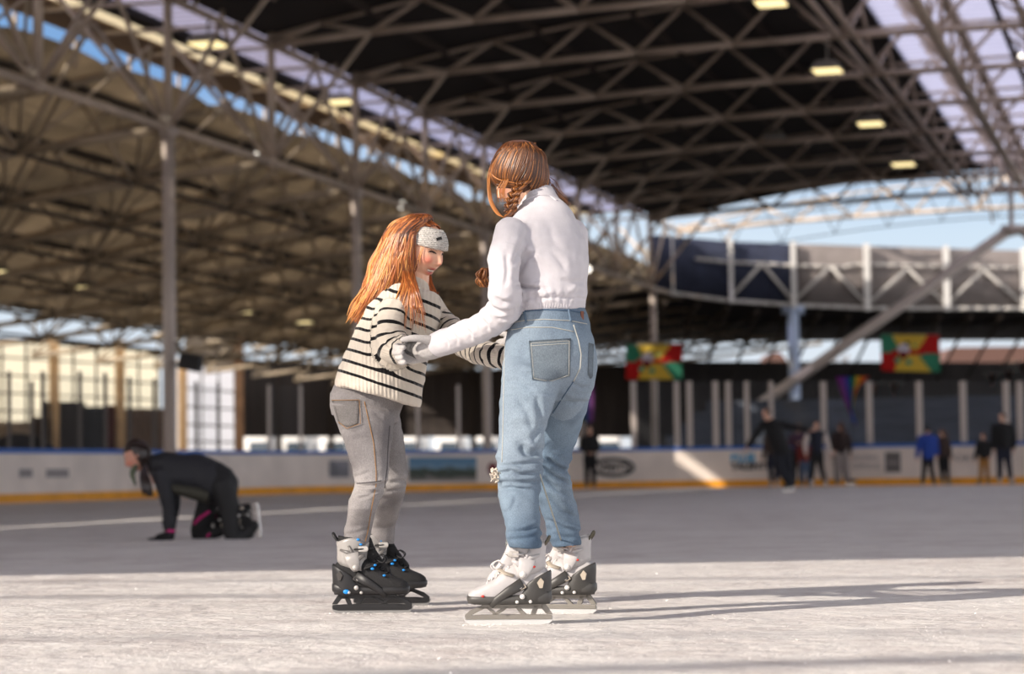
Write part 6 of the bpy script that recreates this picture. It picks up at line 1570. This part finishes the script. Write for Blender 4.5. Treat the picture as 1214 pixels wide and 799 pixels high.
# ------------------------------------------------------------------ skaters in the distance
def skin_tone(me, col=(214, 166, 140)):
    n = len(me.vertices); setattr_c(me, 'tone', np.tile(np.array(srgb(*col)[:3]), (n, 1)))
def far_person(px, py, Y, H, J, st_, label, group=None, base=None):
    """J: joints in units of the height, x to the right of the picture, y away, z up; st_: colours"""
    g = G(px, py) if Y is None else V((P(px, py, Y).x, Y, 0)); o = empty('person', g, label, 'person', group)
    j = {k: g + V(v) * H for k, v in J.items()}; h = H
    hd = j['head']; F = V(st_.get('face', (0, -1, 0))).normalized()
    bm = BM(); head_mesh(bm, hd, F, V((0, 0, 1)), h / 1.75 * .98, False)
    limb(bm, [hd - V((0, 0, .05 * h)), j['neck'], j['chest']], [.03 * h, .032 * h, .06 * h])
    limb(bm, [j['chest'], j['pelvis']], [.07 * h, .065 * h])
    for s in 'LR':
        limb(bm, [j['sh' + s], j['el' + s], j['ha' + s]], [.03 * h, .024 * h, .018 * h])
        hv = (j['ha' + s] - j['el' + s]).normalized(); sx, sy, _ = frame(hv)
        limb(bm, [j['ha' + s], j['ha' + s] + hv * .04 * h], [.020 * h, .022 * h], 10, 4, .6)
        for q in range(4): limb(bm, [j['ha' + s] + hv * .04 * h + sx * (q - 1.5) * .010 * h, j['ha' + s] + hv * (.085 - .006 * abs(q - 1.5)) * h + sx * (q - 1.5) * .012 * h + sy * .008 * h], [.0055 * h, .0045 * h], 6, 3)
        limb(bm, [j['ha' + s] + hv * .015 * h + sx * .02 * h, j['ha' + s] + hv * .05 * h + sx * .035 * h], [.006 * h, .005 * h], 6, 3)
        limb(bm, [j['hi' + s], j['kn' + s], j['an' + s]], [.045 * h, .035 * h, .025 * h]); limb(bm, [j['an' + s], j['to' + s]], [.024 * h, .02 * h])
    me = remesh(bm, .009 * h / 1.7, 1); skin_tone(me, st_.get('skin', (206, 160, 136))); child('body', me, M_skin, o)
    # jacket with sleeves
    bm = BM(); ln = st_.get('hem', .0)
    w = st_.get('bulk', 1.0)
    limb(bm, [j['neck'] - V((0, 0, .02 * h)), j['chest'], j['pelvis'] + V((0, 0, (.02 - ln) * h))], [.055 * h * w, .098 * h * w, .09 * h * w], 16)
    limb(bm, [j['shL'], j['chest'] + V((0, 0, .05 * h)), j['shR']], [.045 * h * w, .06 * h * w, .045 * h * w])
    if st_.get('sleeves', True):
        for s in 'LR': limb(bm, [j['sh' + s], j['el' + s], j['ha' + s].lerp(j['el' + s], .08)], [.044 * h * w, .038 * h * w, .030 * h * w])
    child('jacket', remesh(bm, .014 * h / 1.7, 3), st_['jacket'], o)
    if not st_.get('sleeves', True):
        bm = BM()
        for s in 'LR': limb(bm, [j['sh' + s], j['el' + s], j['ha' + s].lerp(j['el' + s], .08)], [.042 * h, .036 * h, .028 * h])
        child('sleeves', bm, st_['sleeve_mat'], o)
    bm = BM(); lw = st_.get('legw', 1.0)
    limb(bm, [j['hiL'] + V((0, 0, .03 * h)), j['pelvis'], j['hiR'] + V((0, 0, .03 * h))], [.06 * h, .075 * h, .06 * h])
    for s in 'LR': limb(bm, [j['hi' + s], j['kn' + s], j['an' + s]], [.062 * h * lw, .046 * h * lw, .036 * h * lw])
    child('trousers', remesh(bm, .013 * h / 1.7, 2), st_['trousers'], o)
    for s in 'LR':
        bm = BM(); a, t = j['an' + s], j['to' + s]; limb(bm, [a + V((0, 0, .03 * h)), a - V((0, 0, .0 * h))], [.034 * h, .032 * h]); limb(bm, [a - V((0, 0, .005 * h)), t], [.030 * h, .024 * h])
        sk = child('ice_skate', remesh(bm, .009 * h / 1.7, 2), st_['skate'], o)
        d = (t - a); d.z = 0; d.normalize(); m = a.lerp(t, .45); bm = BM()
        zb = 0.0 if abs(m.z) < .14 * h else m.z - .07 * h
        L = .085 * h; lat = V((-d.y, d.x, 0)) * .004
        hex_box(bm, [m + d * L + lat, m + d * L - lat, m - d * L - lat, m - d * L + lat], [q for q in (m + d * L + lat, m + d * L - lat, m - d * L - lat, m - d * L + lat)])
        for v in list(bm.verts)[:4]: v.co.z = zb
        for v in list(bm.verts)[4:]: v.co.z = zb + .03 * h
        tube(bm, m + d * .05 * h + V((0, 0, zb - m.z + .02)), m + d * .05 * h, .008 * h, 6); tube(bm, m - d * .05 * h + V((0, 0, zb - m.z + .02)), m - d * .05 * h, .008 * h, 6)
        child('blade', bm, M_blade, sk, False)
    # hair
    bm = BM(); k = h / 1.75
    t = bmesh.new(); bmesh.ops.create_uvsphere(t, u_segments=24, v_segments=16, radius=1.0)
    R_ = F.cross(V((0, 0, 1)))
    for v in list(t.verts):
        q = v.co.copy(); fr = q.y
        v.co = hd + (R_ * q.x * .078 + F * (q.y * .098 - .012 if fr < .4 else q.y * .06) + V((0, 0, 1)) * (q.z * .112 + .014 if q.z > -.2 else q.z * .06)) * k
    merge(bm, t)
    if st_.get('long'):
        L = st_['long'] * h; limb(bm, [hd - F * .06 * k, hd - F * .10 * k - V((0, 0, .09 * k)), hd - F * .11 * k - V((0, 0, L))], [.07 * k, .075 * k, .03 * k], 12, 5, .6, R_)
    if st_.get('hat'):
        child('knit_hat', bm, st_['hat'], o)
    else: child('hair', bm, st_['hair'], o)
    return o, j
def pose(lean=(0, 0), armL=None, armR=None, legL=None, legR=None, head=None, sw=.105, face=0):
    lx, ly = lean; J = {}
    J['pelvis'] = (lx * .4, ly * .4, .535); J['chest'] = (lx * .8, ly * .8, .74); J['neck'] = (lx, ly, .845); J['head'] = head or (lx * 1.15, ly * 1.15, .935)
    c, s = math.cos(face), math.sin(face)
    J['shL'] = (lx - sw * c, ly - sw * s, .80); J['shR'] = (lx + sw * c, ly + sw * s, .80)
    J['elL'], J['haL'] = armL or ((lx - .14 * c, ly, .64), (lx - .14 * c, ly - .04, .50)); J['elR'], J['haR'] = armR or ((lx + .14 * c, ly, .64), (lx + .14 * c, ly - .04, .50))
    J['hiL'] = (J['pelvis'][0] - .05 * c, J['pelvis'][1], .50); J['hiR'] = (J['pelvis'][0] + .05 * c, J['pelvis'][1], .50)
    J['knL'], J['anL'], J['toL'] = legL or ((-.055 * c, -.01, .30), (-.055 * c, 0.01, .085), (-.065 * c, -.09, .06)); J['knR'], J['anR'], J['toR'] = legR or ((.055 * c, -.01, .30), (.055 * c, 0.01, .085), (.065 * c, -.09, .06))
    return J
m_black = mat('cloth_black', (16, 15, 17), .85); m_navy = mat('cloth_navy', (24, 28, 44), .85); m_brown = mat('cloth_brown', (58, 42, 36), .85); m_blue = mat('cloth_blue', (24, 58, 140), .8)
m_tan = mat('cloth_tan', (150, 104, 50), .85); m_grey = mat('cloth_grey', (146, 136, 132), .9); m_red = mat('cloth_red', (110, 36, 30), .85); m_wht = mat('cloth_white', (206, 192, 184), .85); m_jean = mat('cloth_jean', (70, 88, 112), .85)
h_dark = mat('hair_dark', (34, 24, 20), .6); h_brown = mat('hair_brown', (72, 44, 30), .6); h_fair = mat('hair_fair', (150, 104, 66), .6); sk_blk = M_blk; sk_wht = M_wh
GR = 'skaters before the far boards'
# man in black with both arms out, gliding
J = pose((-.10, .02), ((-.30, 0, .68), (-.40, -.03, .54)), ((.12, .02, .77), (.34, .02, .73)), ((-.02, -.02, .28), (.10, -.0, .09), (.02, -.06, .06)), ((.08, .03, .30), (.13, .08, .09), (.08, .02, .06)), (-.17, .0, .93), .10)
J['pelvis'] = (0.0, .0, .52); J['hiL'] = (-.03, 0, .49); J['hiR'] = (.06, .03, .49)
far_person(927, 583, None, 1.72, J, dict(jacket=m_black, trousers=mat('cloth_ink', (20, 22, 32), .85), skate=sk_blk, hair=h_brown, face=(-.8, -.5, -.1), bulk=1.15, hem=.05, legw=1.25), 'skater all in black gliding with both arms stretched out', GR)
far_person(917, 573.5, 61, 1.55, pose((.0, 0), ((-.13, -.02, .62), (-.17, -.05, .46)), ((.13, 0, .64), (.12, -.05, .5)), ((-.05, -.03, .30), (-.03, .06, .085), (-.06, -.02, .06)), None, None, .1), dict(jacket=m_brown, trousers=m_navy, skate=sk_wht, hair=h_dark), 'skater mostly hidden behind the skater all in black', GR)
far_person(946, 573.5, 61.5, 1.60, pose((.02, 0), ((-.14, 0, .64), (-.15, -.04, .5)), ((.13, -.05, .66), (.03, -.12, .68)), None, None, None, .1), dict(jacket=mat('cloth_plum', (70, 46, 62), .85), trousers=m_black, skate=sk_blk, hair=h_brown), 'skater in a plum coat right behind the skater all in black', GR)
far_person(955, 573.5, 60.8, 1.22, pose((.0, 0)), dict(jacket=m_red, trousers=m_jean, skate=sk_blk, hair=h_fair), 'small skater in a rust red coat and jeans beside the vest wearer', GR)
far_person(969, 572.5, 59.5, 1.62, pose((.0, .0), ((-.17, 0, .66), (-.17, -.03, .52)), ((.17, 0, .65), (.21, -.02, .50)), ((-.07, -.02, .30), (-.09, .05, .10), (-.07, -.04, .07)), ((.06, -.01, .30), (.12, .02, .09), (.13, -.08, .06)), None, .12), dict(jacket=m_navy, trousers=m_black, skate=sk_wht, hair=h_dark, sleeves=False, sleeve_mat=m_wht), 'skater in a dark vest with pale sleeves', GR)
far_person(997, 573, 61.5, 1.62, pose((.01, 0), ((-.13, 0, .66), (-.12, -.06, .56)), ((.15, 0, .66), (.15, -.03, .5)), ((-.05, -.02, .30), (-.05, .02, .085), (-.06, -.06, .06)), ((.07, 0, .30), (.10, .02, .09), (.22, -.02, .08)), None, .1), dict(jacket=mat('cloth_umber', (44, 30, 28), .85), trousers=m_grey, skate=sk_blk, hair=h_brown, long=.25, face=(-.5, .8, 0), legw=1.35, bulk=1.05), 'skater with long dark hair and wide pale grey trousers', GR)
far_person(1101, 573, 59.0, 1.46, pose((.0, 0), ((-.16, 0, .63), (-.19, -.03, .48)), ((.14, 0, .64), (.15, -.02, .52)), ((-.07, -.02, .30), (-.09, .02, .085), (-.12, -.06, .06)), ((.05, 0, .30), (.09, .02, .085), (.10, -.07, .06)), None, .12), dict(jacket=m_blue, trousers=m_black, skate=sk_blk, hat=mat('hat_dark', (28, 26, 30), .9), hair=h_dark, face=(.5, .8, 0), bulk=1.2, hem=.05), 'skater in a bright blue coat and dark hat', GR)
far_person(1119, 573, 59.3, 1.38, pose((-.01, 0), ((-.11, 0, .65), (-.12, -.03, .52)), ((.12, 0, .64), (.12, -.03, .5)), ((-.04, 0, .3), (-.02, .02, .085), (-.02, -.07, .06)), ((.06, -.02, .3), (.08, .02, .085), (.10, -.07, .06)), None, .09), dict(jacket=m_brown, trousers=m_black, skate=mat('skate_teal', (92, 120, 124), .5), hair=h_brown, long=.2, face=(-.9, .2, 0), bulk=1.0), 'skater in a brown coat right beside the bright blue coat', GR)
far_person(1167, 573, 59.0, 1.27, pose((.0, 0), ((-.13, 0, .64), (-.18, -.03, .5)), ((.12, 0, .66), (.10, -.05, .55)), ((-.06, -.02, .30), (-.07, .02, .085), (-.13, -.05, .06)), ((.06, 0, .30), (.08, .02, .085), (.04, -.07, .06)), None, .1), dict(jacket=m_black, trousers=m_tan, skate=sk_blk, hair=h_brown, face=(-.9, -.3, 0), bulk=1.1), 'child in tan trousers and black coat by the boards', GR)
far_person(1191, 573, 59.0, 1.76, pose((-.01, 0), ((-.14, 0, .64), (-.14, -.02, .5)), ((.14, 0, .64), (.13, -.02, .5)), ((-.06, -.01, .30), (-.06, .02, .085), (-.08, -.06, .06)), ((.06, -.01, .30), (.09, .02, .085), (.11, -.06, .06)), None, .115), dict(jacket=m_black, trousers=m_navy, skate=sk_wht, hair=h_dark, face=(-.7, -.5, -.1), bulk=1.15), 'tall skater in a black coat beside the child in tan trousers', GR)
far_person(700, 578, 62.5, 1.62, pose((.0, 0), ((-.12, -.02, .65), (-.03, -.10, .58)), ((.13, 0, .65), (.05, -.10, .58)), None, None, None, .105), dict(jacket=m_black, trousers=m_black, skate=mat('skate_navy', (26, 32, 62), .5), hair=h_dark, bulk=1.0), 'skater in black standing against the boards right of the blue jeans', GR)
# ------------------------------------------------------------------ girl crawling on hands and knees
CYD = 19.4
cr = empty('person', G(240, 641), 'person in dark sportswear with dark ponytail crawling on hands and knees on the ice', 'person')
c0 = P(162, 541, CYD); CF = V((-.86, -.16, -.46)).normalized()
bm = BM(); cR, cF, cU = head_mesh(bm, c0, CF, V((-.46, 0, .88)), 1.12, False)
limb(bm, PP([(166, 548, CYD), (178, 553, CYD), (192, 558, CYD)]), [.05, .05, .06])
limb(bm, PP([(190, 562, CYD), (222, 566, CYD), (256, 566, CYD)]), [.10, .10, .12])
armN = [(190, 560, CYD - .14), (199, 594, CYD - .17), (201, 634, CYD - .18)]; armF = [(196, 562, CYD + .14), (206, 596, CYD + .17), (200, 632, CYD + .20)]
for a in (armN, armF):
    limb(bm, PP(a), [.045, .036, .026]); x, y, Y = a[2]
    limb(bm, PP([(x, y + 3, Y), (x - 8, y + 5.5, Y), (x - 12, y + 6, Y)]), [.026, .024, .02], 10, 4, .6, V((0, 1, 0)))
    for q in range(4): limb(bm, PP([(x - 11, y + 6, Y + (q - 1.5) * .02), (x - 20, y + 7, Y + (q - 1.5) * .026)]), [.010, .008], 8, 3)
    limb(bm, PP([(x - 3, y + 5, Y - .02), (x - 9, y + 6.5, Y - .06)]), [.011, .009], 8, 3)
legN = [(262, 575, CYD - .10), (273, 606, CYD - .14), (276, 636, CYD - .16), (290, 634, CYD - .15), (302, 622, CYD - .14)]; legF = [(252, 582, CYD + .08), (243, 606, CYD + .10), (236, 634, CYD + .14), (256, 630, CYD + .15), (276, 624, CYD + .15)]
for lg in (legN, legF): limb(bm, PP(lg), [.075, .062, .05, .044, .034])
me = remesh(bm, .006, 2); paint_head(me, c0, cR, cF, cU, 1.0, base=(206, 150, 128)); child('body', me, M_skin, cr)
M_jk = mat('sport_jacket', (27, 27, 33), .7, var=.1, vscale=6); M_leg = mat('leggings', (14, 13, 15), .7); M_pink = mat('stripe_pink', (190, 26, 112), .6)
bm = BM()
loft2(bm, [((174, 549), (180, 566), CYD, .07), ((182, 540), (188, 578), CYD, .15), ((196, 536), (202, 584), CYD, .19), ((216, 537), (216, 585), CYD, .19), ((238, 539), (236, 590), CYD, .185), ((254, 544), (250, 596), CYD, .18), ((264, 552), (256, 598), CYD, .165)], lat=V((0, 1, 0)))
for a in (armN, armF): limb(bm, PP(a), [.068, .056, .046])
me = remesh(bm, .010, 5); p = mverts(me); nr = mnormals(me); p = p + nr * (vnoise(p, (9, 9, 9), 51) * .010 + vnoise(p, (20, 20, 20), 52) * .004)[:, None]; setverts(me, p); jk = child('jacket', me, M_jk, cr)
bm = BM(); loft2(bm, [((206, 571), (208, 586), CYD - .02, .195), ((222, 573), (222, 590), CYD - .02, .197), ((240, 576), (238, 595), CYD - .02, .19), ((252, 580), (248, 597), CYD - .02, .18)]); child('jacket_hem', remesh(bm, .01, 3), mat('sport_olive', (58, 56, 46), .8), jk)
bm = BM(); loft2(bm, [((250, 545), (250, 588), CYD, .15), ((262, 548), (262, 592), CYD, .165), ((274, 556), (272, 594), CYD, .16), ((282, 568), (278, 598), CYD, .13)])
limb(bm, PP(legN), [.105, .080, .066, .054, .040], 16); limb(bm, PP(legF), [.10, .080, .066, .054, .042], 16)
lg = child('leggings', remesh(bm, .008, 4), M_leg, cr); tl = bvh(lg.data)
seam('pink_stripe', tl, [(230, 621), (238, 613), (249, 606)], .013, M_pink, lg, .002, 2.0, 6); seam('pink_stripe', tl, [(245, 637), (249, 632)], .010, M_pink, lg, .002, 2.0, 6)
for a in (armN, armF):
    x, y, Y = a[2]; bm = BM(); limb(bm, PP([(x + 1, y - 4, Y), (x - 1, y + 3, Y), (x - 10, y + 5.5, Y), (x - 13, y + 6, Y)]), [.042, .040, .036, .030], 12, 5, .8, V((0, 1, 0)))
    for q in range(4): limb(bm, PP([(x - 11, y + 6, Y + (q - 1.5) * .021), (x - 18, y + 6.8, Y + (q - 1.5) * .026), (x - 25 + abs(q - 1.5), y + 7.4, Y + (q - 1.5) * .03)]), [.0145, .013, .010], 8, 4)
    limb(bm, PP([(x - 2, y + 4, Y - .03), (x - 8, y + 6.5, Y - .07), (x - 13, y + 7, Y - .08)]), [.016, .014, .011], 8, 4)
    child('glove', remesh(bm, .005, 2), m_black, cr)
    bm = BM(); q = P(x + .5, y - 5, Y); cyl(bm, q, (0.1, 0, 1), .046, .02, 16); child('cuff_band', bm, M_pink, cr)
H = Hair(); t = bmesh.new(); bmesh.ops.create_uvsphere(t, u_segments=28, v_segments=18, radius=1)
for v in t.verts:
    q = v.co.copy(); face = q.y > .30 and q.z < .42
    k = .74 if face else 1.0
    v.co = c0 + (cR * q.x * .094 + cF * (q.y * .112 - .016) + cU * (q.z * .128 + .012)) * k
H.blob(t, .3)
for i in range(140):
    a = rng.uniform(-1, 1); r0 = c0 + cR * a * .07 + cF * .065 + cU * (.095 - .03 * a * a); r1 = c0 + cR * a * .10 - cF * .02 + cU * .10; r2 = c0 + cR * a * .075 - cF * .115 + cU * .0; r3 = P(172, 556, CYD - .05)
    H.lock([r0, r1, r2, r3], .008, 5, 5, rng.uniform(.1, .6), 0, .5)
for i in range(80):
    j = rng.normal(0, 1); H.lock(PP([(172, 548, CYD - .08), (171 + j * 1.6, 562, CYD - .20), (174 + j * 2.4, 576, CYD - .24), (176 + j * 2.4, 586 + rng.uniform(-5, 3), CYD - .24)]), .012, 5, 5, rng.uniform(.1, .5), 0, .3)
H.build('hair', hair_mat('hair_deep', (20, 12, 10), (44, 26, 20), (84, 50, 36)), cr)
bm = BM(); limb(bm, PP([(160, 553, CYD - .03), (157, 562, CYD - .04), (160, 573, CYD - .05)]), [.045, .04, .02], 10, 5, .5); child('scarf', bm, mat('scarf_green', (96, 104, 84), .9, var=.4, vscale=14), cr)
C_ST = dict(W_ST); C_ST.update(k=.95, low_rail=False, upper=m_black, cuff=m_black, liner=M_pink, rib=m_black, tongue=m_black, shell=m_black, cage=m_black, holder=mat('skate_offwhite', (176, 166, 158), .5), strap=m_black, accent=M_pink, loop=m_black)
def skate_matrix(origin, toe, up, st_):
    b = skate(cr, (0, 0, 0), (1, 0), st_)
    x = V(toe).normalized(); z = (V(up) - x * V(up).dot(x)).normalized(); y = z.cross(x)
    M = Matrix(((x.x, y.x, z.x, origin[0]), (x.y, y.y, z.y, origin[1]), (x.z, y.z, z.z, origin[2]), (0, 0, 0, 1)))
    b.data.transform(M)
    for ch in [o for o in bpy.data.objects if o.parent == b]: ch.data.transform(M)
    return b
# shins lie on the ice, toes down, blades facing backwards
a = P(309, 622, CYD - .14); skate_matrix((a.x + .0, a.y, .155), (.10, 0, -1), (-.98, 0, -.08), C_ST)
a = P(286, 625, CYD + .15); skate_matrix((a.x + .0, a.y, .15), (.3, 0, -1), (-.95, 0, -.25), C_ST)
